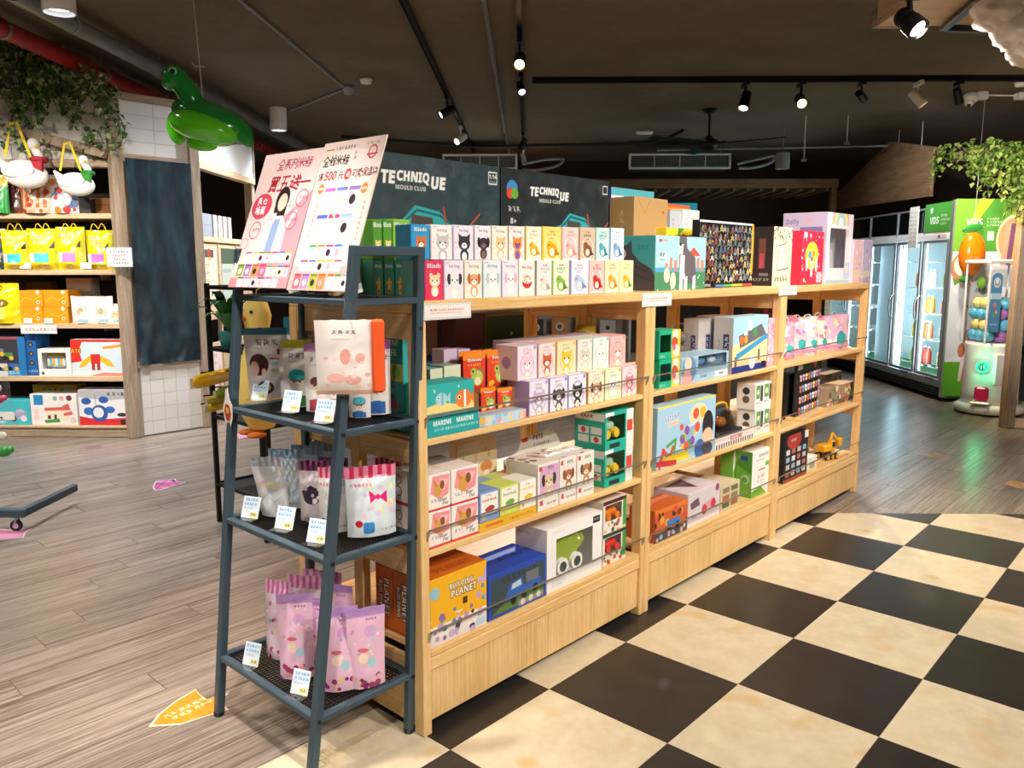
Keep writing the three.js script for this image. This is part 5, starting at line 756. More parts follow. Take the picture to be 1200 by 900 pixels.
carton('scrapbook_box', 'beige carton printed with small brown photographs', BX, null, ext(843.6, 866, 566, S3, -1.716, 0.16), { res: 1300, f: (p) => { p.bg('#cdbfa0'); for (let i = 0; i < 6; i++) p.r(0.1 + (i % 2) * 0.44, 0.12 + Math.floor(i / 2) * 0.28, 0.36, 0.2, ['#8a7a5a', '#6a6a48', '#a86a4a'][i % 3]); } });
carton('building_block_box', 'white and green carton of building blocks beside the post', BX, null, ext(880, 905, 526, S3, -1.716, 0.09), { s: (p) => p.bg('#6fb03c').poly([[0, 0.3], [0.5, 0], [1, 0], [1, 0.5]], '#4f8f2c').r(0.3, 0.1, 0.4, 0.1, '#2a4a9a').c(0.6, 0.6, 0.26, '#a8d0a0').c(0.55, 0.62, 0.16, '#5aa048'), res: 1300, f: (p) => p.bg('#f0eeea').t('3D BLOCKS', 0.5, 0.12, 0.09, '#3a4a3a', { max: 0.8 }).marks(0.16, 0.2, 9, 0.04, '#6a6a6a').r(0.3, 0.42, 0.3, 0.03, '#d04a3a').marks(0.26, 0.54, 4, 0.08, '#c83a3a').marks(0.26, 0.66, 5, 0.06, '#c86a6a').r(0.6, 0.3, 0.34, 0.09, '#6fb03c').poly([[0, 1], [0, 0.86], [0.4, 0.8], [0.7, 1]], '#6fb03c') });
carton('building_block_box', 'green carton of building blocks behind the white and green one', BX, null, ext(858, 880, 520, S3, -1.81, 0.07), { f: (p) => p.bg('#7ab84a').poly([[0, 0], [0.5, 0], [0, 0.5]], '#e8eee0').r(0.5, 0.1, 0.3, 0.1, '#2a4a9a').c(0.5, 0.6, 0.3, '#b8d8b0') });
// ---- unit three
[['#f0a0b4', 922, 936, 'rose'], ['#f4c0cc', 933, 952, 'pale pink'], ['#e8d4dc', 949, 963, 'cream and aqua'], ['#f0dcc8', 961, 975, 'peach'], ['#e0b4d0', 973, 1000, 'lilac pink']].forEach(([c, l, r, w], i) => { const e = ext(l, r, 0, S1, -1.75 - (i % 2) * 0.03, 0.05); pouch('toy_gift_bag', w + ' clear gift bag of girls toys on the end shelf', 'gift bag', 'pink gift bags', V((e[0] + e[1]) / 2, S1, e[5] - 0.06), 0.06 * (i - 2) - 0.25, (e[1] - e[0]) * 1.05, 0.2 + 0.008 * (i % 3), 0.12, { c, seal: 0.04, pow: 0.22, seed: 31 + i * 3, res: 1200, f: (p) => p.bg(c).specks(30, ['#fff', '#f8e0a0', '#8fd0d0', '#e87aa0', '#b08ad0', '#f4b0c0'], 0.02, 0.07).r(0, 0.7, 1, 0.06, '#f4e4ea').c(0.5, 0.7, 0.14, '#3aa8a8').r(0, 0.82, 1, 0.1, '#d890b8') }); mesh('carry_handle', tube([V(-0.03, 0.2, 0), V(-0.025, 0.222, 0), V(0.025, 0.222, 0), V(0.03, 0.2, 0)], 0.003, 10, 5), M.white, scene.children[scene.children.length - 1]); });
carton('pink_toy_box', 'rose carton at the inner end of the gift bags', BX, null, ext(921, 932, 370, S1, -1.82, 0.06), { f: (p) => p.bg('#ec98ae').r(0.1, 0.5, 0.7, 0.1, '#f4c8d4').r(0.1, 0.64, 0.5, 0.08, '#c05a78') });
{ const e = ext(931, 965, 425, S2, -1.74, 0.02), W = e[1] - e[0], H = e[3] - e[2], t = thing('keyring_board', 'black display board hung with rows of small figure key rings', 'display board', V((e[0] + e[1]) / 2, S2, -1.76), 0.1), s = sheet();
  mesh('board', cbox(-W / 2, 0.02, -0.015, W / 2, H, 0, 0.002, { all: flat(s, '#1c1c20'), pz: cell(s, W * 1100, H * 1100, (p) => p.bg('#232327').r(0.05, 0, 0.2, 0.1, '#e8e4de').c(0.82, 0.05, 0.07, '#d8502c')) }), s.mat(), t);
  mesh('foot_block', cbox(-W / 2 - 0.01, 0, -0.05, W / 2 + 0.02, 0.02, 0.05, 0.003), M.maple, t);
  const cols = [0xe8a8b0, 0xf0ece4, 0x8fb0d8, 0xd86a5a, 0xe8c87a, 0xb09ac8], mats = cols.map((c) => std(c, 0.5));
  for (let j = 0; j < 4; j++) { mesh('peg_rail', rod(V(-W * 0.46, H * (0.84 - j * 0.2), 0.004), V(W * 0.46, H * (0.84 - j * 0.2), 0.004), 0.002, 6), M.blackMetal, t); for (let i = 0; i < 8; i++) mesh('keyring_figure', [ball(0.011, -W * 0.42 + i * W * 0.12, H * (0.79 - j * 0.2), 0.012, 1, 1, 0.7, 8), ball(0.01, -W * 0.42 + i * W * 0.12, H * (0.79 - j * 0.2) - 0.018, 0.012, 0.9, 1.1, 0.6, 8)], mats[(i * 5 + j * 3) % 6], t); } }
carton('black_display_side', 'tall black carton standing edge on beside the key ring board', BX, null, u2(921, 929, S2, 0.25, -1.79, 0.1), { f: (p) => p.bg('#17171a') });
carton('sticker_tin', 'low mottled carton of picture cards at the end of the middle shelf', BX, null, u2(968, 1000, S2, 0.115, -1.77, 0.1), { f: (p) => p.bg('#a08c74').specks(50, ['#d8c8a8', '#5a4a3c', '#7a9a6a', '#c06a4a', '#e8e0d0'], 0.02, 0.06) });
carton('sticker_tin', 'small brown carton behind the low mottled carton', BX, null, u2(966, 985, S2, 0.16, -1.89, 0.07), { f: (p) => p.bg('#6a5a4c').specks(12, ['#8a7a66', '#3a302a'], 0.05, 0.1) });
carton('figure_poster_box', 'black carton with a red emblem and rows of small white pictures', BX, null, ext(917.5, 945, 508, S3, -1.712, 0.05), { res: 1400, f: (p) => { p.bg('#1e2126').c(0.4, 0.12, 0.3, '#a83a34', 0.16).marks(0.26, 0.08, 4, 0.07, '#f0e4dc').r(0.84, 0, 0.16, 0.16, '#e4e4e0'); for (let j = 0; j < 4; j++) for (let i = 0; i < 4; i++) p.r(0.08 + i * 0.23, 0.3 + j * 0.16, 0.15, 0.11, ['#d8dce0', '#8fb4c8', '#c8b8b0', '#b06a5a'][(i * 3 + j) % 4]); p.r(0, 0.93, 1, 0.07, '#a8482c'); } });
carton('slim_white_box', 'slim white carton with an olive picture next to the black picture carton', BX, null, ext(945.5, 957, 535, S3, -1.73, 0.05), { f: (p) => p.bg('#e8eae0').r(0.25, 0.4, 0.5, 0.5, '#a8a878').marks(0.2, 0.1, 3, 0.1, '#7a8a7a') });
{ const t = thing('toy_excavator', 'yellow toy excavator with black tracks on the end unit lower shelf', 'toy', V(solveX(968, S3, -1.77), S3, -1.77), -0.3), y = std(0xe6a41c, 0.35), k = std(0x2a2a2c, 0.6);
  for (const z of [-0.035, 0.035]) { const g = cbox(-0.06, 0, z - 0.012, 0.06, 0.035, z + 0.012, 0.012); mesh('track', g, k, t); for (const x of [-0.04, 0, 0.04]) { const w = new THREE.CylinderGeometry(0.012, 0.012, 0.028, 12); w.rotateX(Math.PI / 2); w.translate(x, 0.017, z); mesh('roller', w, y, t); } }
  mesh('turntable', rod(V(0, 0.035, 0), V(0, 0.045, 0), 0.03, 16), k, t); mesh('engine_housing', cb(-0.02, 0.045, 0, 0.08, 0.045, 0.07, 0.008), y, t); mesh('cab', [cb(0.018, 0.045, 0.018, 0.04, 0.07, 0.034, 0.006)], y, t); mesh('cab_window', cb(0.018, 0.075, 0.0355, 0.026, 0.03, 0.002, 0.0005), k, t);
  mesh('boom', [bar(V(0.03, 0.07, -0.01), V(0.06, 0.15, -0.01), 0.014), bar(V(0.06, 0.15, -0.01), V(0.11, 0.1, -0.01), 0.012)], y, t); mesh('bucket', plate([[0, 0], [0.035, 0.01], [0.03, -0.03], [0.005, -0.035]], 0.03, 0.002).translate(0.1, 0.1, -0.025), y, t); }
carton('shelf_flyer', 'grey sheet carton lying under the shelf above the toy excavator', BX, null, [4.45, 4.75, S3, S3 + 0.05, -1.97, -1.88], { f: (p) => p.bg('#9a9488') });
// ---- acrylic sign holders on the shelf tops
const redNote = (p) => p.bg('#f4f0ec').marks(0.5, 0.06, 2, 0.1, '#9a9a9a').marks(0.12, 0.28, 14, 0.2, '#c83a44').marks(0.12, 0.56, 22, 0.12, '#d0606a');
function signHolder(label, b, big) {
  const s = sheet(), [x0, x1, y0, y1] = b, W = x1 - x0, H = y1 - y0, t = thing('shelf_sign', label, 'sign', V((x0 + x1) / 2, y0, FZ + 0.006), 0, 'clear sign holders on the shelf edge');
  mesh('card', cbox(-W / 2 + 0.006, 0.006, 0.001, W / 2 - 0.006, H - 0.006, 0.0022, 0.0003, { all: flat(s, '#f4f0ec'), pz: cell(s, W * 1600, H * 1600, redNote) }), s.mat(), t);
  mesh('clear_holder', cbox(-W / 2, 0, 0.003, W / 2, H, 0.0045, 0.0005), clearFilm, t); mesh('holder_back', cbox(-W / 2, 0, -0.001, W / 2, H, 0.0005, 0.0003), std(0xdfe2e2, 0.3), t);
}
{ const zz = FZ + 0.006, mk = (px0, px1, py0, py1) => { const a = onZ(px0, (py0 + py1) / 2, zz), b = onZ(px1, (py0 + py1) / 2, zz), m = (a.x + b.x) / 2; return [a.x, b.x, solveY(m, zz, py1), solveY(m, zz, py0)]; };
  signHolder('long white notice in a clear holder at the rack end of the shelf edge', mk(495, 552, 355, 374));
  signHolder('white notice in a clear holder below the dog puzzle box', mk(752.5, 787, 343, 359));
  signHolder('small white notice in a clear holder below the red slime carton', mk(913, 934, 335, 346)); }
// ---------------------------------------------------------------- what stands on the steel rack
const depthOf = (p) => p.clone().sub(camC).dot(camF);
// a pouch by its photographed foot, top and width, standing on a known height
function bagAt(name, label, group, px, py, top, wpx, lev, turn, t, o) {
  const P = onY(px, py, lev), view = camC.clone().sub(P).setY(0).normalize(), c = Math.max(0.35, view.x * Math.sin(turn) + view.z * Math.cos(turn));
  const w = Math.min(wpx * depthOf(P) / F / c, o.wmax ?? 0.19), h = Math.max(0.06, solveY(P.x, P.z, top) - lev);
  P.y = lev + 0.0005;
  return pouch(name, label, 'snack bag', group, P, turn, w, h, t, o);
}
const kid = (p, x, y, s, hair, hat) => { const k = s * p.w / p.h; p.c(x, y, s * 0.4, '#f4dcc4', s * 0.38).c(x, y - k * 0.2, s * 0.42, hair, s * 0.26).poly([[x - s * 0.4, y - k * 0.16], [x + s * 0.4, y - k * 0.16], [x + s * 0.38, y], [x, y - k * 0.12], [x - s * 0.38, y]], hair).c(x - s * 0.15, y + k * 0.08, s * 0.05, '#33241c').c(x + s * 0.16, y + k * 0.08, s * 0.05, '#33241c').line([[x - s * 0.06, y + k * 0.22], [x + s * 0.06, y + k * 0.22]], '#a8504a', s * 0.03); if (hat) p.c(x, y - k * 0.28, s * 0.46, hat, s * 0.28).r(x - s * 0.48, y - k * 0.2, s * 0.96, k * 0.1, hat); };
const rk = -1.2;                                   // the bags face the head of the rack, half turned to the aisle
const R3 = RL[2], R2 = RL[1], R1 = RL[0];
const snackArt = (top, title, hair, hat, body) => (p) => { p.bg('#ece9e6').r(0, 0, 1, 0.13, top).marks(0.22, 0.2, 3, 0.09, title).marks(0.22, 0.31, 7, 0.025, '#999'); kid(p, 0.5, 0.6, 0.62, hair, hat); p.r(0.2, 0.82, 0.6, 0.16, body).c(0.5, 0.84, 0.22, body, 0.1); };
const boyArt = (p) => p.bg('#e9e7e5').r(0, 0, 1, 0.1, '#2f7f9c').marks(0.28, 0.16, 3, 0.1, '#555').marks(0.24, 0.28, 8, 0.022, '#999').c(0.34, 0.52, 0.24, '#5a2c38', 0.26).c(0.22, 0.58, 0.12, '#f2d4c0', 0.18).c(0.46, 0.62, 0.06, '#f0cdb8', 0.08).r(0.62, 0.42, 0.2, 0.03, '#c8687a').c(0.72, 0.5, 0.09, '#8fc8d0', 0.05).c(0.72, 0.6, 0.09, '#b8d8b4', 0.05).c(0.5, 0.84, 0.2, '#5a4438', 0.16).c(0.5, 0.84, 0.13, '#c8b8a4', 0.1).r(0.78, 0.3, 0.06, 0.08, '#b83a3a');
bagAt('snack_bag', 'white snack bag with a blue top and a dark haired boy print', null, 315, 466, 384, 44, R3, rk + 0.25, 0.04, { f: boyArt, seed: 1, curl: 0.05, twist: -0.25, seal: 0.1 });
bagAt('snack_bag', 'snack bag with a lime top and a child in a turquoise cap on the rack', null, 351, 476, 398, 34, R3, rk + 0.3, 0.045, { f: snackArt('#b8bc3a', '#5a4a6a', '#5a4038', '#2aa8a8', '#4a9a5a'), seed: 2 });
bagAt('snack_bag', 'olive snack bag tucked behind the lime topped one', null, 371, 470, 396, 28, R3, rk + 0.2, 0.04, { f: (p) => p.bg('#5a6030').r(0, 0.4, 1, 0.4, '#4a4430').specks(12, ['#6a6a40', '#3a3424'], 0.04, 0.1), seed: 3 });
bagAt('snack_bag', 'snack bag with a mauve top and a child in red on the rack', null, 374, 482, 402, 30, R3, rk + 0.3, 0.04, { f: snackArt('#b078a8', '#6a4a6a', '#6a3a34', null, '#b84a5a'), seed: 4 });
bagAt('snack_bag', 'blue topped snack bag standing behind at the back of the rack', null, 357, 458, 372, 42, R3, rk + 0.1, 0.05, { f: (p) => p.bg('#c8d4dc').r(0, 0, 1, 0.24, '#2f7a98').marks(0.2, 0.3, 5, 0.05, '#6a7a84'), seed: 5, seal: 0.2 });
bagAt('snack_bag', 'orange yellow snack bag at the back of the rack', null, 380, 460, 378, 24, R3, rk, 0.04, { f: (p) => p.bg('#f0b01c').specks(20, ['#e08a14', '#f8d05a', '#d8701c'], 0.04, 0.12), seed: 6 });
bagAt('snack_bag', 'low snack bag with a child in violet under the hanging towel bag', null, 392, 492, 452, 30, R3, rk + 0.3, 0.035, { f: snackArt('#d870b8', '#8a4a8a', '#7a4a3a', null, '#6a3aa8'), seed: 7 });
bagAt('snack_bag', 'low snack bag with a child in blue dungarees under the hanging towel bag', null, 422, 489, 450, 26, R3, rk + 0.4, 0.035, { f: snackArt('#9ab8d8', '#5a6a8a', '#3a302c', '#5ab8d0', '#3a7ac0'), seed: 8 });
bagAt('snack_bag', 'snack bag with a violet top and a brown haired child in blue', null, 442, 485, 398, 33, R3, rk + 0.55, 0.045, { f: snackArt('#a85aa8', '#a84a6a', '#6a4238', null, '#3a6ab8'), seed: 9, seal: 0.13 });
// striped bags on the second shelf
const stripeArt = (s1, s2, base, deco) => (p) => { p.bg(base); for (let i = 0; i < 11; i++) p.r(i / 11, 0, 1 / 11, 0.17, i % 2 ? s1 : s2); deco(p); };
const cloudDeco = (p) => p.specks(16, ['#f4f2c0', '#c8e4ec', '#f4d0dc', '#ffffff', '#d4dcf0'], 0.04, 0.1, [0.15, 0.25, 0.95, 0.6]).line([[0.2, 0.7], [0.4, 0.62], [0.6, 0.74], [0.84, 0.66]], '#9aa8b8', 0.012).marks(0.6, 0.88, 4, 0.05, '#889');
const flowerDeco = (p) => p.specks(22, ['#f4c8d8', '#c8e8d8', '#d8d0f0', '#f8f0b8', '#f4d8c8'], 0.03, 0.07, [0.3, 0.22, 0.98, 0.7]).marks(0.08, 0.24, 6, 0.05, '#c83a6a').r(0.3, 0.78, 0.22, 0.16, '#3a8ad0', 0.04).c(0.22, 0.8, 0.07, '#c02a3a').marks(0.66, 0.88, 5, 0.045, '#889').c(0.62, 0.44, 0.05, '#e0287a').poly([[0.44, 0.34], [0.6, 0.44], [0.46, 0.52]], '#e0287a').poly([[0.8, 0.36], [0.64, 0.44], [0.8, 0.54]], '#e0287a');
const darkDeco = (p) => p.poly([[0.1, 0.5], [0.4, 0.4], [0.7, 0.46], [0.9, 0.6], [0.5, 0.72], [0.2, 0.66]], '#3a3440').specks(12, ['#c8b8d8', '#e8dce4', '#8a7ab0', '#f0e4e8'], 0.04, 0.09, [0.1, 0.22, 0.9, 0.95]);
bagAt('striped_snack_bag', 'pale snack bag with a grey striped top at the second shelf corner', null, 324, 604, 534, 33, R2, rk + 0.2, 0.045, { f: stripeArt('#a8b4c8', '#c4d0dc', '#dfe4ea', cloudDeco), seed: 11, seal: 0.15, curl: 0.1, lean: -0.1, twist: -0.25 });
bagAt('striped_snack_bag', 'pale blue snack bag with a light blue striped top', null, 338, 594, 526, 40, R2, rk + 0.25, 0.05, { f: stripeArt('#86a8c8', '#a8c4dc', '#cfdfe8', cloudDeco), seed: 12, seal: 0.15 });
bagAt('striped_snack_bag', 'blue striped snack bag in the second row of the second rack shelf', 'second row of blue striped bags', 362, 588, 522, 36, R2, rk + 0.15, 0.04, { f: stripeArt('#7f9fc4', '#9ab8d8', '#b4cce0', cloudDeco), seed: 13, seal: 0.15 });
bagAt('striped_snack_bag', 'blue striped snack bag in the second row of the second rack shelf', 'second row of blue striped bags', 384, 583, 518, 38, R2, rk + 0.1, 0.04, { f: stripeArt('#7f9fc4', '#9ab8d8', '#b4cce0', cloudDeco), seed: 14, seal: 0.15 });
bagAt('striped_snack_bag', 'snack bag with a black and magenta striped top', null, 370, 610, 540, 34, R2, rk + 0.3, 0.05, { f: stripeArt('#3a2440', '#a8408a', '#e4d8dc', darkDeco), seed: 15, seal: 0.15 });
bagAt('striped_snack_bag', 'dark magenta striped snack bag behind the black striped one', null, 392, 596, 536, 34, R2, rk + 0.2, 0.04, { f: stripeArt('#2f1f38', '#8a3478', '#d8c8d0', darkDeco), seed: 16, seal: 0.18 });
bagAt('striped_snack_bag', 'white snack bag with a red and pink striped top behind the rack leg', null, 391, 622, 548, 32, R2, rk + 0.25, 0.05, { f: stripeArt('#d8386a', '#f0a0b8', '#ecebee', flowerDeco), seed: 17, seal: 0.15 });
bagAt('striped_snack_bag', 'wide white snack bag with a red striped top and pink bow print', null, 436, 626, 546, 58, R2, rk + 0.75, 0.06, { f: stripeArt('#c82a5a', '#e88aa8', '#dbe6ec', flowerDeco), seed: 18, seal: 0.14, wmax: 0.2 });
bagAt('striped_snack_bag', 'red striped snack bag in the row behind the bow print one', null, 455, 606, 536, 32, R2, rk + 0.5, 0.05, { f: stripeArt('#b8285a', '#d87a9c', '#d4dce2', flowerDeco), seed: 19, seal: 0.2 });
// pink and lilac bags at the foot
const pinkDeco = (p) => p.bg('#e8bcd8').r(0, 0, 1, 0.12, '#b890d0').c(0.6, 0.3, 0.16, '#d8a8d8').specks(14, ['#f4dcea', '#c898d0', '#f0e0a8', '#a8d0e0'], 0.02, 0.05, [0.1, 0.15, 0.9, 0.6]).c(0.4, 0.62, 0.13, '#f4dcc8', 0.14).c(0.62, 0.68, 0.12, '#a8ccd8', 0.14).c(0.4, 0.52, 0.14, '#d0687a', 0.06).specks(14, ['#a83a6a', '#e8c890', '#7a2f6a', '#f0a8a8'], 0.05, 0.09, [0, 0.84, 1, 1]).marks(0.5, 0.14, 4, 0.03, '#6a3a7a');
const pinkStripe = stripeArt('#d070b0', '#f0b8dc', '#e8d4e4', (p) => p.specks(16, ['#f8e8f0', '#c890c8', '#8fc0d0', '#f4d890'], 0.04, 0.09, [0.05, 0.22, 0.95, 0.8]).c(0.4, 0.5, 0.06, '#d02a5a').specks(8, ['#c8508a', '#f0e0c8'], 0.06, 0.1, [0, 0.82, 1, 1]));
[['pink snack bag with a striped top at the open corner of the bottom rack shelf', 327, 770, 682, 28, rk + 0.05, pinkStripe, 21, 0.1], ['tall pink snack bag with small figures leaning on the bottom rack shelf', 349, 793, 694, 40, rk + 0.5, pinkDeco, 22, 0], ['striped pink snack bag behind the tall pink one on the bottom rack shelf', 358, 762, 676, 38, rk + 0.2, pinkStripe, 23, 0.14], ['dark berry pink snack bag between the front bags on the bottom rack shelf', 373, 781, 700, 30, rk + 0.3, pinkDeco, 24, 0], ['striped pink snack bag in the back row of the bottom rack shelf', 378, 752, 670, 44, rk + 0.1, pinkStripe, 25, 0.16], ['lilac topped snack bag in the back row of the bottom rack shelf', 398, 762, 684, 36, rk + 0.2, pinkDeco, 26, 0], ['lilac pink snack bag against the rack leg on the bottom rack shelf', 400, 807, 714, 44, rk + 0.65, pinkDeco, 27, 0], ['lilac pink snack bag beside the maple shelf on the bottom rack shelf', 430, 803, 710, 44, rk + 0.75, pinkDeco, 28, 0]].forEach(([lab, px, py, tp, w, turn, f, seed, seal]) => bagAt('pink_snack_bag', lab, null, px, py, tp, w, R1, turn, 0.045, { f, c: '#d8b0d0', seed, seal: seal || 0.1, curl: seed % 2 ? -0.05 : 0.04 }));
// clear bag with a folded towel hanging off the rack corner
{ const P = onX(405, 405, 1.19), t = thing('towel_bag', 'clear plastic bag with a folded white and orange towel hanging at the rack corner', 'bag', V(P.x, 0, P.z), rk + 0.45), s = sheet();
  const top = solveY(P.x, P.z, 352), bot = solveY(P.x, P.z, 462), H = top - bot, W = 0.155;
  const f = cell(s, 300, 480, (p) => p.bg('#f1e9e6').marks(0.28, 0.16, 4, 0.06, '#555').marks(0.26, 0.27, 10, 0.02, '#999').c(0.5, 0.5, 0.09, '#e8a8a0', 0.16).c(0.74, 0.52, 0.08, '#eab4ac', 0.1).c(0.34, 0.78, 0.16, '#f0bcb4', 0.1).c(0.62, 0.8, 0.14, '#eab0a8', 0.1).specks(14, ['#f4d4cc', '#e8b8b0'], 0.02, 0.05, [0.15, 0.4, 0.9, 0.9]).r(0, 0.94, 1, 0.06, '#e8b8a0'));
  const g = pouchGeo(W, H * 0.82, 0.035, f, flat(s, '#e8ddd8'), { seal: 0.03, pillow: 1, seed: 40, part: 'body' }); g.translate(0, bot, 0); mesh('towel', g, s.mat('gloss'), t);
  const o = cbox(W / 2 - 0.012, bot + 0.004, -0.016, W / 2 + 0.02, bot + H * 0.8, 0.012, 0.006); mesh('towel_edge', o, std(0xee5a1c, 0.8), t);
  const c = pouchGeo(W + 0.05, H, 0.05, [0, 0, 1, 1], [0, 0, 1, 1], { seal: 0.08, pillow: 1, seed: 43 }); c.translate(0.004, bot - 0.004, 0); mesh('clear_bag', c, clearFilm, t); const c2 = pouchGeo(W + 0.05, H, 0.05, [0, 0, 1, 1], [0, 0, 1, 1], { seal: 0.08, pillow: 1, seed: 43, part: 'seal' }); c2.translate(0.004, bot - 0.004, 0); mesh('bag_header', c2, clearFilm, t);
  mesh('hook', tube([V(0, top - 0.02, 0), V(0.0, top + 0.004, 0.006), V(0, top + 0.012, 0.02)], 0.002, 8, 5), M.chrome, t); }
// price cards on the front bars
[[303, 468, R3, 'below the blue topped bag'], [340, 482, R3, 'below the lime topped bag'], [379, 494, R3, 'below the hanging towel bag']].forEach(([px, py, y, w]) => priceCard('pale blue price card on the upper rack shelf ' + w, onY(px, py, y), rk, 0.062, 0.062, cardArt(), 'price cards on the rack'));
[[292, 607, R2, 'below the corner bag'], [332, 620, R2, 'below the black striped bag'], [370, 636, R2, 'beside the rack leg']].forEach(([px, py, y, w]) => priceCard('pale blue price card on the second rack shelf ' + w, onY(px, py, y), rk, 0.064, 0.066, cardArt(), 'price cards on the rack'));
[[293, 780, R1, 'in the open corner'], [350, 814, R1, 'below the pink bags']].forEach(([px, py, y, w]) => priceCard('pale blue price card on the bottom rack shelf ' + w, onY(px, py, y), rk, 0.058, 0.068, cardArt('#b8a8d8'), 'price cards on the rack'));
// ---- the two posters leaning on the rack top
function leaningPanel(name, label, BL, BR, TR, TL, draw, aw, ah) {
  const [s, R] = bigCell(aw, ah, draw);
  const o = BL.clone().add(BR).multiplyScalar(0.5), n = BR.clone().sub(BL).cross(TL.clone().sub(BL)).normalize(), t = thing(name, label, 'poster', o), B = [R[0], R[3] - 0.002, R[0] + 0.002, R[3]];
  const q = [BL, BR, TR, TL].map((p) => p.clone().sub(o)), k = q.map((p) => p.clone().addScaledVector(n, -0.004)), pos = [], uv = [];
  const quad = (a, b, c, d, r) => { for (const [p, u, v] of [[a, 0, 0], [b, 1, 0], [c, 1, 1], [a, 0, 0], [c, 1, 1], [d, 0, 1]]) { pos.push(p.x, p.y, p.z); uv.push(r[0] + (r[2] - r[0]) * u, r[1] + (r[3] - r[1]) * v); } };
  quad(q[0], q[1], q[2], q[3], R); quad(k[1], k[0], k[3], k[2], B); quad(k[0], k[1], q[1], q[0], B); quad(q[3], q[2], k[2], k[3], B); quad(k[0], q[0], q[3], k[3], B); quad(q[1], k[1], k[2], q[2], B);
  const g = new THREE.BufferGeometry(); g.setAttribute('position', new THREE.Float32BufferAttribute(pos, 3)); g.setAttribute('uv', new THREE.Float32BufferAttribute(uv, 2)); g.computeVertexNormals(); mesh('board', g, s.mat('gloss'), t);
  const mid = k[0].clone().add(k[1]).multiplyScalar(0.5).lerp(k[2].clone().add(k[3]).multiplyScalar(0.5), 0.55), foot = V(mid.x + 0.05, 1.33 - o.y, mid.z); mesh('prop', bar(foot, mid, 0.05, 0.003, 0.0008), M.white, t);
}
const packs = (p, x, y, n, w, h, cols, tops) => { for (let i = 0; i < n; i++) { const X = x + i * w; p.r(X, y, w * 0.88, h, cols[i % cols.length], 0.012).r(X, y, w * 0.88, h * 0.16, tops[i % tops.length]).c(X + w * 0.44, y + h * 0.58, w * 0.24, ['#fff', '#f4dcc8', '#3a3034', '#e8a8b8'][i % 4]).marks(X + w * 0.12, y + h * 0.24, 2, h * 0.14, '#77707a'); } };
const posterA = (p) => {
  p.bg('#f2d9d8').specks(26, ['#f7e6e4', '#eecaca'], 0.006, 0.012).poly([[0.3, 1], [0.62, 0.5], [1, 0.3], [1, 1]], '#e89aa6').r(0, 0.93, 1, 0.07, '#e0949c');
  p.han('全系列米餅', 0.3, 0.05, 0.085, '#b0324e', 0.1, { skew: -0.2, gap: 0.92 }).han('買五送一', 0.24, 0.17, 0.125, '#b02232', 0.115, { skew: -0.2, gap: 0.98 });
  p.c(0.2, 0.4, 0.17, '#d84a66', 0.14).han('良心', 0.1, 0.33, 0.06, '#fff', 0.13).han('推薦', 0.1, 0.4, 0.06, '#fff', 0.13);
  p.c(0.54, 0.36, 0.11, '#2a2024', 0.14).r(0.44, 0.36, 0.2, 0.22, '#2a2024').c(0.55, 0.38, 0.075, '#f2d0bc', 0.095).poly([[0.3, 0.74], [0.38, 0.54], [0.5, 0.48], [0.62, 0.48], [0.72, 0.56], [0.74, 0.74]], '#f0f0f2').poly([[0.48, 0.5], [0.6, 0.5], [0.58, 0.74], [0.46, 0.74]], '#8fa8d0').line([[0.7, 0.58], [0.82, 0.46]], '#f0f0f2', 0.05);
  for (const [x, y] of [[0.86, 0.36], [0.78, 0.52], [0.2, 0.58]]) p.ring(x, y, 0.09, '#c8486a', 0.012).marks(x - 0.05, y - 0.02, 3, 0.03, '#a83a5a');
  p.ring(0.07, 0.68, 0.06, '#d8708a', 0.008).marks(0.62, 0.4, 5, 0.02, '#666');
  packs(p, 0.16, 0.74, 7, 0.115, 0.08, ['#f4efec'], ['#c04a8a', '#c8b83a', '#5a9a4a', '#c86a3a', '#c83a7a', '#4a6ac0', '#d8b83a']); packs(p, 0.08, 0.83, 4, 0.13, 0.09, ['#8fb04a', '#a87ac0', '#d8904a', '#d86a8a'], ['#6a8a34', '#7a4a98', '#b06a2a', '#b03a6a']); packs(p, 0.6, 0.84, 4, 0.095, 0.08, ['#c8e0d0', '#f4d4cc', '#f0e0c0', '#e0c8e4'], ['#4a9a6a', '#d8883a', '#4a6ac0', '#c83a4a']); packs(p, 0.14, 0.925, 6, 0.12, 0.07, ['#efeaf0', '#f4e8ec'], ['#5a4a5a', '#c86a8a', '#d8a8b8']);
};
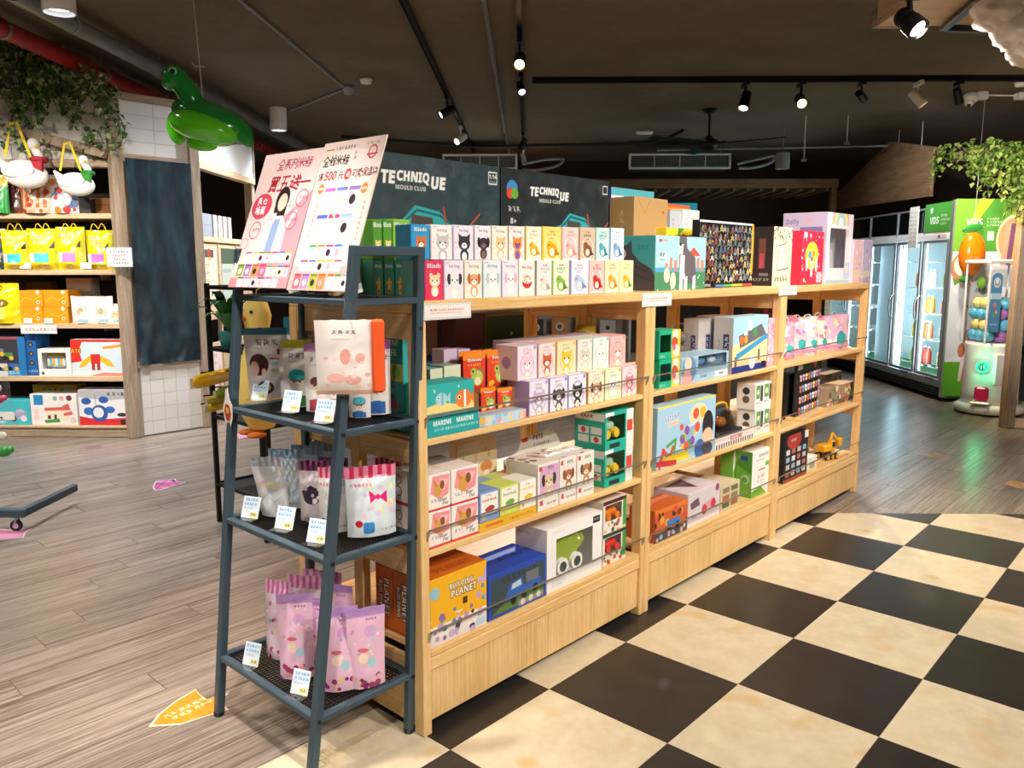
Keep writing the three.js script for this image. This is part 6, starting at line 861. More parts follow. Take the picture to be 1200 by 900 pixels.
const posterB = (p) => {
  p.bg('#efd9d2').specks(22, ['#f8ece8', '#efd2ce'], 0.006, 0.012).r(0, 0.84, 1, 0.16, '#eab4b4').c(0.5, 0.2, 0.5, '#f6e8e4', 0.2);
  p.r(0.06, 0.05, 0.14, 0.006, '#5a4a46').marks(0.22, 0.035, 7, 0.03, '#4a3a38').han('全館米餅', 0.06, 0.095, 0.075, '#3a2a28', 0.12, { gap: 0.98 }).marks(0.56, 0.08, 1, 0.03, '#8a3a3a').marks(0.56, 0.115, 1, 0.03, '#8a3a3a');
  p.han('滿', 0.04, 0.21, 0.055, '#6a2a2a', 0.12).t('500', 0.24, 0.235, 0.085, '#b8242e', { max: 0.26, skew: -0.1 }).han('元', 0.38, 0.21, 0.055, '#6a2a2a', 0.12).c(0.53, 0.235, 0.055, '#d8404a').han('送', 0.5, 0.212, 0.045, '#fff', 0.12).han('可愛保溫袋', 0.6, 0.205, 0.055, '#6a2a2a', 0.11, { gap: 0.98 });
  p.poly([[0.74, 0.12], [0.94, 0.12], [0.97, 0.19], [0.71, 0.19]], '#f4e6e4').ring(0.84, 0.1, 0.06, '#c83a4a', 0.016).r(0.76, 0.11, 0.16, 0.012, '#c83a4a').marks(0.72, 0.03, 6, 0.022, '#888');
  p.c(0.14, 0.32, 0.05, '#e08a3a').c(0.86, 0.34, 0.05, '#e08a3a').t('NEW', 0.14, 0.32, 0.025, '#fff').t('NEW', 0.86, 0.34, 0.025, '#fff').marks(0.12, 0.42, 7, 0.03, '#b08078', { down: 1 }).marks(0.9, 0.42, 8, 0.03, '#b08078', { down: 1 });
  packs(p, 0.22, 0.32, 3, 0.2, 0.15, ['#f4ecf0', '#eef0f6', '#e8d8e8'], ['#c870c0', '#7a8ad0', '#9a7ac8']); packs(p, 0.2, 0.5, 3, 0.2, 0.16, ['#efeaee', '#f6ecee', '#e8ecf4'], ['#5a6ac8', '#d83a7a', '#9ab8e0']); packs(p, 0.2, 0.7, 4, 0.14, 0.09, ['#c8e4d8', '#f4d8d0', '#e8d0e8', '#cfe0f0'], ['#4a9a5a', '#e0883a', '#d04a8a', '#4a7ad0']); packs(p, 0.12, 0.8, 5, 0.14, 0.075, ['#f4efec'], ['#c83a7a', '#4a6ac0', '#d8b83a', '#d8b83a', '#c04a8a']); packs(p, 0.08, 0.89, 4, 0.135, 0.1, ['#d86a7a', '#b08ac8', '#a8b84a', '#d8904a'], ['#b84a5a', '#8a5aa8', '#7f8f34', '#b8702a']); packs(p, 0.64, 0.89, 3, 0.11, 0.1, ['#ece6e6'], ['#c86a3a', '#6a9a3a', '#aaa']);
};
leaningPanel('promotion_poster', 'pink leaning poster with large red lettering and a woman in white', V(1.199, 1.346, -2.27), V(1.221, 1.346, -1.99), V(1.37, 1.746, -1.99), V(1.348, 1.746, -2.27), posterA, 700, 1020);
leaningPanel('promotion_poster', 'pale pink leaning poster with rows of snack packs and a bag drawing', V(1.222, 1.342, -1.983), V(1.236, 1.342, -1.72), V(1.382, 1.754, -1.72), V(1.368, 1.754, -1.983), posterB, 700, 1020);
// ---- black rack behind, with plush, corn bags, plant
{ const c = V(2.2, 0, -3.85), t = thing('black_rack', 'black steel rack standing in the aisle behind the snack rack', 'rack', c), X = [-0.16, 0.16], Z = [-0.24, 0.26], w = 0.024;
  for (const x of X) for (const z of Z) mesh('leg', bar(V(x, 0, z), V(x, 1.32, z), w), M.blackMetal, t);
  for (const y of [0.22, 0.6, 0.97, 1.3]) { mesh('deck', cbox(X[0], y - 0.012, Z[0], X[1], y, Z[1], 0.002), M.black, t); for (const z of Z) mesh('deck_rim', bar(V(X[0], y, z), V(X[1], y, z), 0.02), M.blackMetal, t); for (const x of X) mesh('deck_rim', bar(V(x, y, Z[0]), V(x, y, Z[1]), 0.02), M.blackMetal, t); }
  for (const [px, py, r] of [[258, 441, 0.024], [268, 457, 0.019], [261, 466, 0.017], [258, 475, 0.016]]) { const q = onZ(px, py, -3.72); mesh('side_peg', tube([V(X[0], q.y + r, 0.13), V(q.x - c.x, q.y + r, 0.13), V(q.x - c.x - 0.1, q.y + r + 0.004, 0.13)], 0.004, 8, 6), M.blackMetal, t); } }
{ // long yellow duck plush hung beside the rack
  const P = onY(305, 480, 0.75), p = V(solveX(303, 1.0, -3.45), 0, -3.45), t = thing('duck_plush', 'long pale yellow duck plush with orange feet hanging on the black rack', 'plush toy', p, -1.7), y = std(0xf0d878, 0.9), o = std(0xd8742a, 0.85);
  const y0 = solveY(p.x, p.z, 505), y1 = solveY(p.x, p.z, 350); mesh('body', lathe([[0.001, y0], [0.06, y0 + 0.02], [0.11, y0 + 0.12], [0.115, y0 + 0.22], [0.085, y0 + 0.34], [0.056, y1 - 0.2], [0.054, y1 - 0.15], [0.068, y1 - 0.08], [0.052, y1 - 0.02], [0.001, y1]], 24), y, t);
  for (const s of [-1, 1]) { mesh('foot', [ball(0.03, s * 0.05 - 0.02, y0 - 0.01, 0.04, 1.2, 0.5, 1.6), rod(V(s * 0.04, y0 + 0.03, 0.01), V(s * 0.05 - 0.02, y0 - 0.01, 0.03), 0.012, 8)], o, t); mesh('eye', ball(0.008, s * 0.045, y1 - 0.06, 0.045), M.black, t); mesh('wing', ball(0.07, s * 0.1, y0 + 0.24, -0.01, 0.35, 1.3, 0.8), y, t); } mesh('beak', ball(0.022, 0, y1 - 0.09, 0.075, 1.2, 0.6, 1.4), o, t); mesh('hanging_loop', tube([V(0, y1 - 0.005, 0), V(0.01, y1 + 0.04, 0), V(0.1, y1 + 0.06, -0.05), V(0.18, y1 + 0.05, -0.09)], 0.003, 10, 5), y, t); }
{ const mk = (label, px, py, len, r, col, turn, tilt) => { const z = -3.72, P = onZ(px, py, z), t = thing('long_snack_bag', label, 'snack bag', P, turn); const g = lathe([[0.001, -len / 2], [r * 0.5, -len / 2 + 0.004], [r * 0.9, -len / 2 + 0.03], [r, -len / 4], [r, len / 4], [r * 0.9, len / 2 - 0.03], [r * 0.5, len / 2 - 0.004], [0.001, len / 2]], 14); g.scale(1, 1, 0.7); g.rotateZ(Math.PI / 2 + tilt); mesh('bag', g, phys(col, 0.25, { clearcoat: 0.6 }), t); for (const s of [-1, 1]) { const e = cbox(s * len / 2 - 0.02, -r * 0.7, -0.001, s * len / 2 + 0.02, r * 0.7, 0.001, 0.0004); e.rotateZ(tilt); mesh('sealed_end', e, phys(0xe8e4d0, 0.2), t); } };
  mk('long yellow corn snack bag sticking out of the black rack', 258, 441, 0.44, 0.034, 0xe0b414, 0.5, 0.02); mk('green snack bag below the yellow corn bag', 268, 457, 0.22, 0.026, 0x7a9a34, 0.5, 0.04); mk('olive snack bag below the green one', 261, 466, 0.25, 0.024, 0xa8a028, 0.5, -0.03); mk('yellow snack bag lowest of the long bags', 258, 475, 0.21, 0.022, 0xd0b822, 0.5, 0.02); }
{ const t = thing('wicker_ball', 'openwork wicker ball of gold cane on the black rack', 'ornament', V(2.16, 0.602 + 0.095, -3.62)), g = []; for (let i = 0; i < 9; i++) { const r = new THREE.TorusGeometry(0.09, 0.003, 5, 36); r.rotateX(i * 0.7); r.rotateY(i * 1.1); g.push(r); } mesh('cane_hoops', g, std(0xc8a870, 0.7), t); mesh('core', ball(0.06, 0, 0, 0), std(0x3a4a48, 0.8), t); }
{ const t = thing('potted_plant', 'broad leaved green plant in a turquoise pot on the black rack', 'plant', V(2.12, 0.971, -4.02)); mesh('pot', lathe([[0.001, 0], [0.045, 0], [0.06, 0.09], [0.055, 0.09], [0.05, 0.08], [0.001, 0.08]], 20), std(0x3f9a98, 0.4), t);
  for (let i = 0; i < 18; i++) { const a = i * 2.4, l = rr(0.13, 0.2), up = rr(0.12, 0.26), w = 0.03, n = 6, pos = []; const c = V(Math.cos(a), 0, Math.sin(a)), s = V(-Math.sin(a), 0, Math.cos(a)); const at = (k, e) => { const q = k / n, b = c.clone().multiplyScalar(l * q).add(V(0, 0.08 + up * Math.sin(q * 2.1) * 0.9, 0)); return b.addScaledVector(s, e * w * Math.sin(Math.PI * Math.min(1, q * 0.96 + 0.04))).add(V(0, Math.abs(e) * 0.006, 0)); };
    for (let k = 0; k < n; k++) for (const e of [-1, 1]) { const A = at(k, 0), B = at(k + 1, 0), C = at(k + 1, e), D = at(k, e); for (const v of e > 0 ? [A, C, B, A, D, C] : [A, B, C, A, C, D]) pos.push(v.x, v.y, v.z); }
    const g = new THREE.BufferGeometry(); g.setAttribute('position', new THREE.Float32BufferAttribute(pos, 3)); g.setAttribute('uv', new THREE.Float32BufferAttribute(new Float32Array(pos.length / 3 * 2), 2)); g.computeVertexNormals(); mesh('leaf', g, phys([0x2c6a34, 0x3a7f44, 0x5a9a58][i % 3], 0.4, { side: THREE.DoubleSide }), t); } }
carton('navy_box', 'navy carton with a round print on the black rack shelf', BX, null, [2.08, 2.2, 0.971, 1.07, -3.72, -3.62], { f: (p) => p.bg('#22306a').c(0.5, 0.5, 0.28, '#4a6ab8').c(0.5, 0.5, 0.14, '#d8dce8') });
{ const s = sheet(), P = V(rackFront(0.96) - 0.0145, 0.975, RZ0), t = thing('cutout_tag', 'white edged cut-out tag with a red and green sweet drawing on the rack leg', 'tag', P, -Math.PI / 2); const g = plate([[-0.016, -0.05], [0.012, -0.055], [0.026, -0.03], [0.028, 0.01], [0.012, 0.03], [0.004, 0.065], [-0.008, 0.06], [-0.014, 0.03], [-0.028, 0.0], [-0.024, -0.03]], 0.0015); mesh('card', g, M.white, t); mesh('printed_sweet', plate([[-0.012, -0.035], [0.01, -0.038], [0.02, -0.015], [0.012, 0.012], [-0.012, 0.014], [-0.02, -0.01]], 0.0006).translate(0, 0, 0.0018), std(0xb8402c, 0.6), t); mesh('printed_leaf', plate([[-0.008, -0.014], [0.008, -0.016], [0.01, 0], [-0.006, 0.004]], 0.0006).translate(0, 0, 0.0026), std(0xd8b83a, 0.6), t); }
// ---------------------------------------------------------------- the timber kiosk on the far side of the aisle: shelf face, chalkboard face, counter face
const TURN_Q = BA - Math.PI / 2;                    // local x = across the room (QD), local z = towards the viewer
const KB = 6.42;
const tileGrid = (parent, x0, x1, y0, y1, z, w, h, mat = M.tileWhite) => { const nx = Math.max(1, Math.round((x1 - x0) / w)), ny = Math.max(1, Math.round((y1 - y0) / h)), W = (x1 - x0) / nx, H = (y1 - y0) / ny, g = cbox(0.0012, 0.0012, 0, W - 0.0012, H - 0.0012, 0.006, 0.0012); for (let i = 0; i < nx; i++) for (let j = 0; j < ny; j++) { const m = mesh('tile', g, mat, parent); m.position.set(x0 + i * W, y0 + j * H, z); } };
const LV = [1.831, 1.384, 0.949, 0.512, 0.096];
{
  const t = thing('wall_shelf', 'grey oak wall shelf of snack bags and toy cartons with white tiles above', 'shelf', bq(KB, -4.2), TURN_Q), X = (q) => q + 4.2;
  for (const q of [-5.35, -3.253]) mesh('post', cbox(X(q) - 0.043, 0, -0.1, X(q) + 0.043, 2.78, 0, 0.004), M.greyOakV, t);
  for (const y of LV.slice(0, 4)) mesh('shelf_board', cbox(X(-5.3), y - 0.042, -0.46, X(-3.297), y, 0, 0.004), M.oak, t);
  mesh('shelf_board', cbox(X(-5.3), 0.076, -0.46, X(-3.297), 0.096, 0, 0.003), M.oak, t);
  mesh('kick_board', cbox(X(-5.3), 0, -0.06, X(-3.297), 0.075, -0.012, 0.003), M.greyOak, t);
  mesh('back_board', cbox(X(-5.3), 0.1, -0.5, X(-3.3), 2.2, -0.47, 0.002), M.wallDark, t);
  mesh('lintel', cbox(X(-5.3), 2.19, -0.09, X(-3.297), 2.255, -0.005, 0.003), M.greyOak, t);
  mesh('top_beam', cbox(X(-5.3), 2.72, -0.09, X(-3.297), 2.79, -0.005, 0.003), M.greyOak, t);
  mesh('tile_backing', cbox(X(-5.3), 2.256, -0.06, X(-3.3), 2.72, -0.042, 0.001), M.grout, t);
  tileGrid(t, X(-4.7), X(-3.3), 2.256, 2.72, -0.042, 0.116, 0.116);
  const beam = (a, b, w) => bar(V(X(a[0]), a[1], 0.05), V(X(b[0]), b[1], 0.05), w, 0.05, 0.004);
  { const a = onB(-40, 139, KB - 0.05), b = onB(124, 180, KB - 0.05); mesh('slanting_beam', beam([a.dot(QD), a.y], [b.dot(QD), b.y], 0.075), M.greyOak, t); }
  for (const y of LV.slice(0, 4)) mesh('shelf_bracket', cbox(X(-3.62), y - 0.09, -0.44, X(-3.6), y - 0.043, -0.3, 0.002), M.greyOak, t);
}
function kCarton(name, label, cat, group, l, r, pt, yb, bf, depth, o) {
  const py = 313 + 199 * (1.405 - yb - 0.08) / 1.405, q0 = onB(l, py, bf).dot(QD), q1 = onB(r, py, bf).dot(QD), y1 = pt ? onB((l + r) / 2, pt, bf).y : yb + (o.h ?? 0.133), W = q1 - q0 - 0.002, m = carton(name, label, cat, group, [-W / 2, W / 2, 0, y1 - yb, -depth / 2, depth / 2], o);
  m.position.copy(bq(bf + depth / 2, (q0 + q1) / 2, yb + 0.0005)); m.rotation.y = TURN_Q + (o.turn ?? 0); return m;
}
function kPouch(name, label, group, px, wpx, pt, yb, bf, t, o) {
  const P = onB(px, 313 + 199 * (1.405 - yb) / 1.405, bf), h = onB(px, pt, bf).y - yb; P.y = yb + 0.0005;
  return pouch(name, label, 'bag', group, P, TURN_Q + (o.turn ?? 0), wpx * 0.0074, h, t, o);
}
const kf = KB + 0.03;
// hanging goose bags
function goose(label, px0, py0, scale, scarf, flip) {
  const b = KB - 0.14, P = onB(px0, py0, b), t = thing('goose_bag', label, 'bag', P, TURN_Q), w = std(0xe9e8e4, 0.75), y = std(0xe8cf1c, 0.5), s = scale, f = flip;
  const body = ball(0.16, 0, 0, 0, 1.05, 0.66, 0.45, 20); body.rotateZ(-0.12 * f); body.scale(s, s, s); mesh('body', body, w, t);
  const wing = ball(0.11, -0.02 * f, 0.02, 0.06, 1.15, 0.5, 0.2, 16); wing.scale(s, s, s); mesh('wing', wing, w, t);
  mesh('tail', [rod(V(-0.12 * f * s, 0.03 * s, 0), V(-0.2 * f * s, 0.12 * s, 0), 0.05 * s, 12, 0.012 * s)], w, t);
  mesh('neck', tube([V(0.1 * f * s, 0.04 * s, 0), V(0.12 * f * s, 0.12 * s, 0.01), V(0.09 * f * s, 0.19 * s, 0.015)], 0.032 * s, 10, 12), w, t); const hd = ball(0.042 * s, 0.09 * f * s, 0.21 * s, 0.02, 1, 1.1, 1); mesh('head', hd, w, t);
  mesh('beak', rod(V(0.11 * f * s, 0.2 * s, 0.035), V(0.15 * f * s, 0.185 * s, 0.06), 0.015 * s, 8, 0.004), std(0xe0b83a, 0.5), t);
  const sc = new THREE.TorusGeometry(0.042 * s, 0.02 * s, 8, 20); sc.rotateX(1.5); sc.translate(0.115 * f * s, 0.1 * s, 0.006); mesh('scarf', [sc, plate([[0, 0], [0.08, 0.02], [0.07, -0.07], [0.02, -0.05]], 0.02, 0.004).scale(s * f, s, s).translate(0.08 * f * s, 0.09 * s, 0.03)], scarf, t);
  for (const [xa, xb] of [[0.06, -0.02], [-0.13, -0.07]]) mesh('strap', bar(V(xa * f * s, 0.12 * s, 0.02), V((xb) * f * s, 0.36 * s, 0.02), 0.022 * s, 0.004, 0.001), y, t);
  mesh('strap_loop', bar(V(-0.075 * f * s, 0.355 * s, 0.02), V(-0.012 * f * s, 0.365 * s, 0.02), 0.022 * s, 0.004, 0.001), y, t);
}
goose('white goose bag with a red scarf hanging on yellow straps', 30, 204, 1.05, std(0xb01f34, 0.7), 1);
goose('white goose bag with a green scarf hanging on yellow straps', 90, 216, 0.85, std(0x2f8a2c, 0.7), 1);
// toy bags on the top shelf
const jumble = (cols) => (p) => p.bg(cols[0]).specks(40, cols, 0.04, 0.13).r(0, 0, 1, 0.1, '#e0dcd8');
kPouch('toy_bag', 'clear bag of orange striped toys below the red scarfed goose', null, 44, 33, 216, LV[0], kf - 0.02, 0.12, { f: (p) => p.bg('#d9b79a').stripes(5, '#c8683a', 0.1, 0.8).specks(10, ['#e8d8c8', '#a8402c'], 0.05, 0.1), seed: 51, seal: 0.06 });
kPouch('toy_bag', 'clear bag of blue and red blocks below the green scarfed goose', null, 76, 34, 205, LV[0], kf, 0.12, { f: jumble(['#d4d8e0', '#3a4a8a', '#c8443a', '#e4e0dc', '#5a78b0', '#e88a3a']), seed: 52, seal: 0.06 });
kPouch('toy_bag', 'dark toy bag between the goose bags on the top shelf', null, 22, 18, 212, LV[0], kf + 0.06, 0.1, { f: jumble(['#5a3a34', '#8a2f2a', '#3a2a28', '#b07a5a']), seed: 53 });
kPouch('toy_bag', 'green toy broom bag at the end of the top shelf', null, 4, 16, 205, LV[0], kf - 0.03, 0.1, { f: (p) => p.bg('#2f9a4a').stripes(6, '#5ac070').r(0, 0, 1, 0.3, '#d8b84a'), seed: 54 });
kCarton('dark_box', 'dark square carton beside the green scarfed goose', BX, null, 91, 106, 232, LV[0], kf, 0.14, { f: (p) => p.bg('#2a2a2e') });
kCarton('brown_box', 'brown carton at the post end of the top shelf', BX, null, 107, 128, 232, LV[0], kf + 0.08, 0.14, { f: (p) => p.bg('#96683e').r(0, 0.4, 1, 0.06, '#7a5430') });
// yellow snack bags
const yellowArt = (band) => (p) => p.bg('#f0d912').t('IDEA', 0.3, 0.2, 0.14, '#e8e0a0', { max: 0.5, edge: '#4a4420', lw: 0.1 }).t('DOGS', 0.44, 0.34, 0.14, '#f4eca8', { max: 0.6, edge: '#4a4420', lw: 0.1 }).poly([[0.7, 0.48], [0.86, 0.3], [0.98, 0.48]], '#4a3420').r(0, 0.6, 0.72, 0.22, band).r(0, 0.6, 0.24, 0.22, '#f0eee4').r(0.86, 0, 0.14, 1, '#b8b822').c(0.5, 0.93, 0.05, '#f4f0c8');
[[22, 33, 270, '#4fc0d0', 'with an aqua band beside the dark patterned bag'], [54, 36, 268, '#5ac8d8', 'with a wide aqua band'], [86, 32, 266, '#d88ad8', 'with a pink band'], [119, 30, 270, '#c87ad0', 'with a violet band against the post']].forEach(([px, w, pt, band, lab], i) => { const g = kPouch('yellow_snack_bag', 'shiny yellow snack bag ' + lab, 'yellow snack bags', px, w, pt, LV[1], kf + (i === 3 ? 0.03 : 0), 0.12, { f: yellowArt(band), seed: 60 + i, seal: 0.06, pillow: 1 }); for (const s of [-1, 1]) mesh('cord_handle', tube([V(s * 0.07, 0.3, 0), V(s * 0.035, 0.37, 0.01), V(0, 0.325, 0)], 0.004, 8, 5), M.yellow, g); });
kPouch('toy_bag', 'dark patterned bag at the end of the yellow bag shelf', null, 0, 20, 268, LV[1], kf + 0.02, 0.12, { f: jumble(['#3a4a48', '#6a7a78', '#8a9a90', '#2a3034', '#d8c83a']), seed: 66 });
kCarton('black_box', 'black carton showing behind the yellow bags', BX, null, 10, 38, 262, LV[1], kf + 0.2, 0.12, { f: (p) => p.bg('#222226').r(0.3, 0.1, 0.4, 0.1, '#c8c4c0') });
kPouch('yellow_snack_bag', 'yellow snack bag with a black eyelet on the shelf of orange cartons', null, 8, 34, 332, LV[2], kf, 0.13, { f: (p) => p.bg('#efd816').c(0.36, 0.12, 0.09, '#222').c(0.36, 0.12, 0.05, '#efd816').c(0.5, 0.5, 0.2, '#7a6a1c', 0.12).r(0.3, 0.6, 0.3, 0.3, '#f4e86a'), seed: 67 });
for (const [j, y] of [[0, 0], [1, 0.134]]) for (const [i, l, r] of [[0, 21, 50], [1, 50.5, 80]]) kCarton('orange_snack_box', 'orange snack carton, ' + (j ? 'upper' : 'lower') + ' row, ' + (i ? 'beside the white pouches' : 'beside the yellow bag'), BX, 'orange snack cartons', l, r, 0, LV[2] + y, kf, 0.2, { f: (p) => p.bg('#f39a14').line([[0.1, 0.7], [0.3, 0.4], [0.6, 0.6], [0.95, 0.3]], '#f8bc3a', 0.03).c(0.8, 0.72, 0.07, '#f4e0c0').c(0.8, 0.72, 0.035, '#7a5a3a').c(0.8, 0.12, 0.08, '#d8d4cc') });
const whitePouch = (c) => (p) => p.bg('#eeedea').r(0, 0, 1, 0.14, '#e4e2de').r(0.18, 0.36, 0.58, 0.36, c).c(0.46, 0.56, 0.14, '#b8a888').r(0.4, 0.84, 0.4, 0.1, '#a8d0e4');
[[98, 25, 347, '#d8d4cc', 'beside the orange cartons'], [122, 23, 347, '#d4d0c4', 'in the middle']].forEach(([px, w, pt, c, lab], i) => kPouch('white_pouch', 'white stand-up pouch with a grey picture ' + lab, 'white pouches', px, w, pt, LV[2], kf, 0.09, { f: whitePouch(c), seed: 70 + i, seal: 0.1 }));
kPouch('white_pouch', 'small cream pouch with an orange picture against the kiosk post', null, 137, 12, 356, LV[2], kf + 0.01, 0.07, { f: whitePouch('#e8c88a'), seed: 73 });
kCarton('grey_box', 'grey printed carton behind the white pouches', BX, null, 80, 112, 326, LV[2], kf + 0.3, 0.1, { f: (p) => p.bg('#a8a29c').r(0, 0, 0.9, 0.3, '#d8cfc4').r(0.2, 0.3, 0.1, 0.5, '#e8e4de').r(0.4, 0.3, 0.1, 0.5, '#e8e4de').c(0.7, 0.85, 0.2, '#3a4048') });
kCarton('brown_box', 'brown carton at the back of the orange carton shelf', BX, null, 34, 62, 330, LV[2], kf + 0.3, 0.1, { f: (p) => p.bg('#55362c') });
kCarton('vehicle_set_box', 'royal blue carton with toy cars behind its window on the third kiosk shelf', BX, null, -22, 31, 395, LV[3], kf, 0.24, { f: (p) => { p.bg('#2a78b8').r(0, 0.06, 0.84, 0.74, '#3a3c44').r(0, 0, 0.86, 0.06, '#b84a4a'); [['#4a8a4a', 0.5, 0.4], ['#7a7a80', 0.3, 0.3], ['#3a6ac0', 0.6, 0.68], ['#d8d4cc', 0.36, 0.68]].forEach(([c, x, y]) => p.r(x, y, 0.22, 0.12, c).c(x + 0.04, y + 0.14, 0.05, '#222').c(x + 0.18, y + 0.14, 0.05, '#e0b83a')); p.r(0, 0.86, 0.86, 0.14, '#4a98d0').marks(0.1, 0.88, 10, 0.08, '#e8f0f4'); } });
kCarton('vehicle_set_box', 'narrow royal blue carton side with round pictures beside the toy car carton', BX, null, 31.5, 44, 392, LV[3], kf + 0.02, 0.2, { f: (p) => { p.bg('#1f64aa'); for (let i = 0; i < 3; i++) p.c(0.5, 0.25 + i * 0.22, 0.24, '#2a3038').c(0.5, 0.25 + i * 0.22, 0.12, '#a8804a'); p.marks(0.1, 0.86, 4, 0.06, '#cfe0ee'); } });
{ const q0 = onB(45, 425, kf).dot(QD), q1 = onB(83, 425, kf).dot(QD), y1 = onB(64, 409, kf).y, W = q1 - q0, g = windowBox('keyboard_window_box', 'white window carton with a yellow and white toy keyboard', [-W / 2, W / 2, 0, y1 - LV[3], -0.09, 0.09], { hole: [0.12, 0.14, 0.74, 0.6], f: (p) => p.bg('#ececea').c(0.12, 0.9, 0.05, '#555').c(0.88, 0.88, 0.08, '#c8dce8') }, (g2, cx, y, w, h) => { mesh('toy_keyboard', cb(cx, y + 0.004, 0.02, w * 0.94, h * 0.7, 0.04, 0.01), std(0xd8e4ea, 0.4), g2); mesh('keyboard_top', cb(cx, y + h * 0.72, 0.02, w * 0.9, h * 0.2, 0.045, 0.01), std(0xd8b83a, 0.4), g2); for (let i = 0; i < 8; i++) mesh('key', cb(cx - w * 0.38 + i * w * 0.108, y + 0.02, 0.042, w * 0.085, h * 0.45, 0.006, 0.002), std([0xf4f0e4, 0x6fc0d8, 0xf0b83a][i % 3], 0.4), g2); }); g.position.copy(bq(kf + 0.09, (q0 + q1) / 2, LV[3] + 0.0005)); g.rotation.y = TURN_Q; }
kCarton('robot_box', 'red and pale blue carton with a red and yellow robot print', BX, null, 84, 146, 398, LV[3], kf, 0.12, { f: (p) => p.bg('#cfe2ea').poly([[0, 0], [0.24, 0], [0.16, 0.3], [0.2, 0.6], [0, 0.64]], '#d83228').r(0, 0, 1, 0.07, '#d2302a').t('A16', 0.1, 0.32, 0.16, '#f4b83a', { edge: '#8a1a14' }).c(0.46, 0.3, 0.05, '#e8e4e0').r(0.37, 0.4, 0.18, 0.26, '#d0302a').poly([[0.36, 0.44], [0.2, 0.6], [0.14, 0.78], [0.24, 0.74], [0.38, 0.58]], '#f0b822').poly([[0.56, 0.44], [0.72, 0.56], [0.82, 0.76], [0.68, 0.72], [0.55, 0.58]], '#f0b822').r(0.38, 0.64, 0.06, 0.2, '#b82a24').r(0.48, 0.64, 0.06, 0.2, '#b82a24').poly([[0.6, 0.2], [0.98, 0.12], [0.98, 0.2], [0.62, 0.27]], '#e8a03a').r(0, 0.86, 1, 0.14, '#eceae6').poly([[0.3, 1], [0.6, 0.9], [1, 0.92], [1, 1]], '#e08a80') });
kCarton('turquoise_toy_box', 'turquoise carton with a grey toy print on the lowest kiosk shelf', BX, null, -24, 36, 469, LV[4], kf, 0.2, { f: (p) => p.bg('#46bcc8').t('TALES', 0.24, 0.32, 0.2, '#e4f4f4', { max: 0.4 }).c(0.8, 0.56, 0.1, '#c8b8d8').r(0.66, 0.5, 0.26, 0.22, '#a8a8c0').c(0.66, 0.74, 0.06, '#3a3a44').c(0.86, 0.74, 0.06, '#e8e4ec').r(0.2, 0.84, 0.3, 0.08, '#bfe4e8') });
kCarton('toy_house_box', 'white carton with a red roofed toy house print', BX, null, 36.5, 91, 462, LV[4], kf, 0.2, { f: (p) => p.bg('#efeeea').r(0.08, 0.03, 0.2, 0.32, '#2a8ac4').c(0.54, 0.14, 0.05, '#8fb8b0').c(0.68, 0.14, 0.05, '#e8a8a8').c(0.84, 0.13, 0.06, '#7a3a38').poly([[0.3, 0.44], [0.66, 0.42], [0.72, 0.36], [0.82, 0.3], [0.86, 0.52], [0.3, 0.54]], '#e0645c').r(0.33, 0.54, 0.5, 0.3, '#f4e8cc').poly([[0.7, 0.62], [0.88, 0.54], [0.9, 0.66], [0.7, 0.7]], '#e0645c').r(0.36, 0.68, 0.06, 0.12, '#4a3a34').r(0.5, 0.66, 0.05, 0.18, '#4a3a34').poly([[0.28, 0.84], [0.6, 0.78], [0.62, 0.9], [0.3, 0.94]], '#4f9a4a').c(0.12, 0.56, 0.06, '#f0d8d4').c(0.12, 0.74, 0.06, '#f0d8d4').c(0.9, 0.84, 0.07, '#e4d0c4') });
kCarton('toy_drum_box', 'white and red carton with a blue toy drum kit print', BX, null, 93, 150, 457, LV[4], kf, 0.18, { f: (p) => p.bg('#ececee').poly([[0, 0], [1, 0], [1, 0.24], [0.6, 0.3], [0, 0.2]], '#b8b8be').marks(0.6, 0.06, 5, 0.12, '#2a2a2e').poly([[0, 0.74], [0.4, 0.84], [1, 0.78], [1, 1], [0, 1]], '#d4303a').c(0.16, 0.32, 0.1, '#2f62b0', 0.07).c(0.52, 0.28, 0.1, '#2f62b0', 0.07).c(0.2, 0.6, 0.1, '#3a72c0', 0.08).c(0.64, 0.56, 0.1, '#3a72c0', 0.07).c(0.42, 0.66, 0.17, '#2f5aa8').c(0.4, 0.64, 0.11, '#e8ecf2').line([[0.34, 0.1], [0.36, 0.5]], '#888', 0.012).c(0.88, 0.7, 0.1, '#3a3a3e', 0.04).r(0.84, 0.84, 0.1, 0.14, '#3a2a2e') });
kCarton('yellow_box', 'flat yellow carton lying at the back of the lowest kiosk shelf', BX, null, 41, 92, 451, LV[4], kf + 0.24, 0.16, { f: (p) => p.bg('#c8a422').marks(0.2, 0.1, 6, 0.16, '#3a3424').poly([[0.72, 0], [0.9, 0], [0.8, 1], [0.6, 1]], '#b8b48a') });
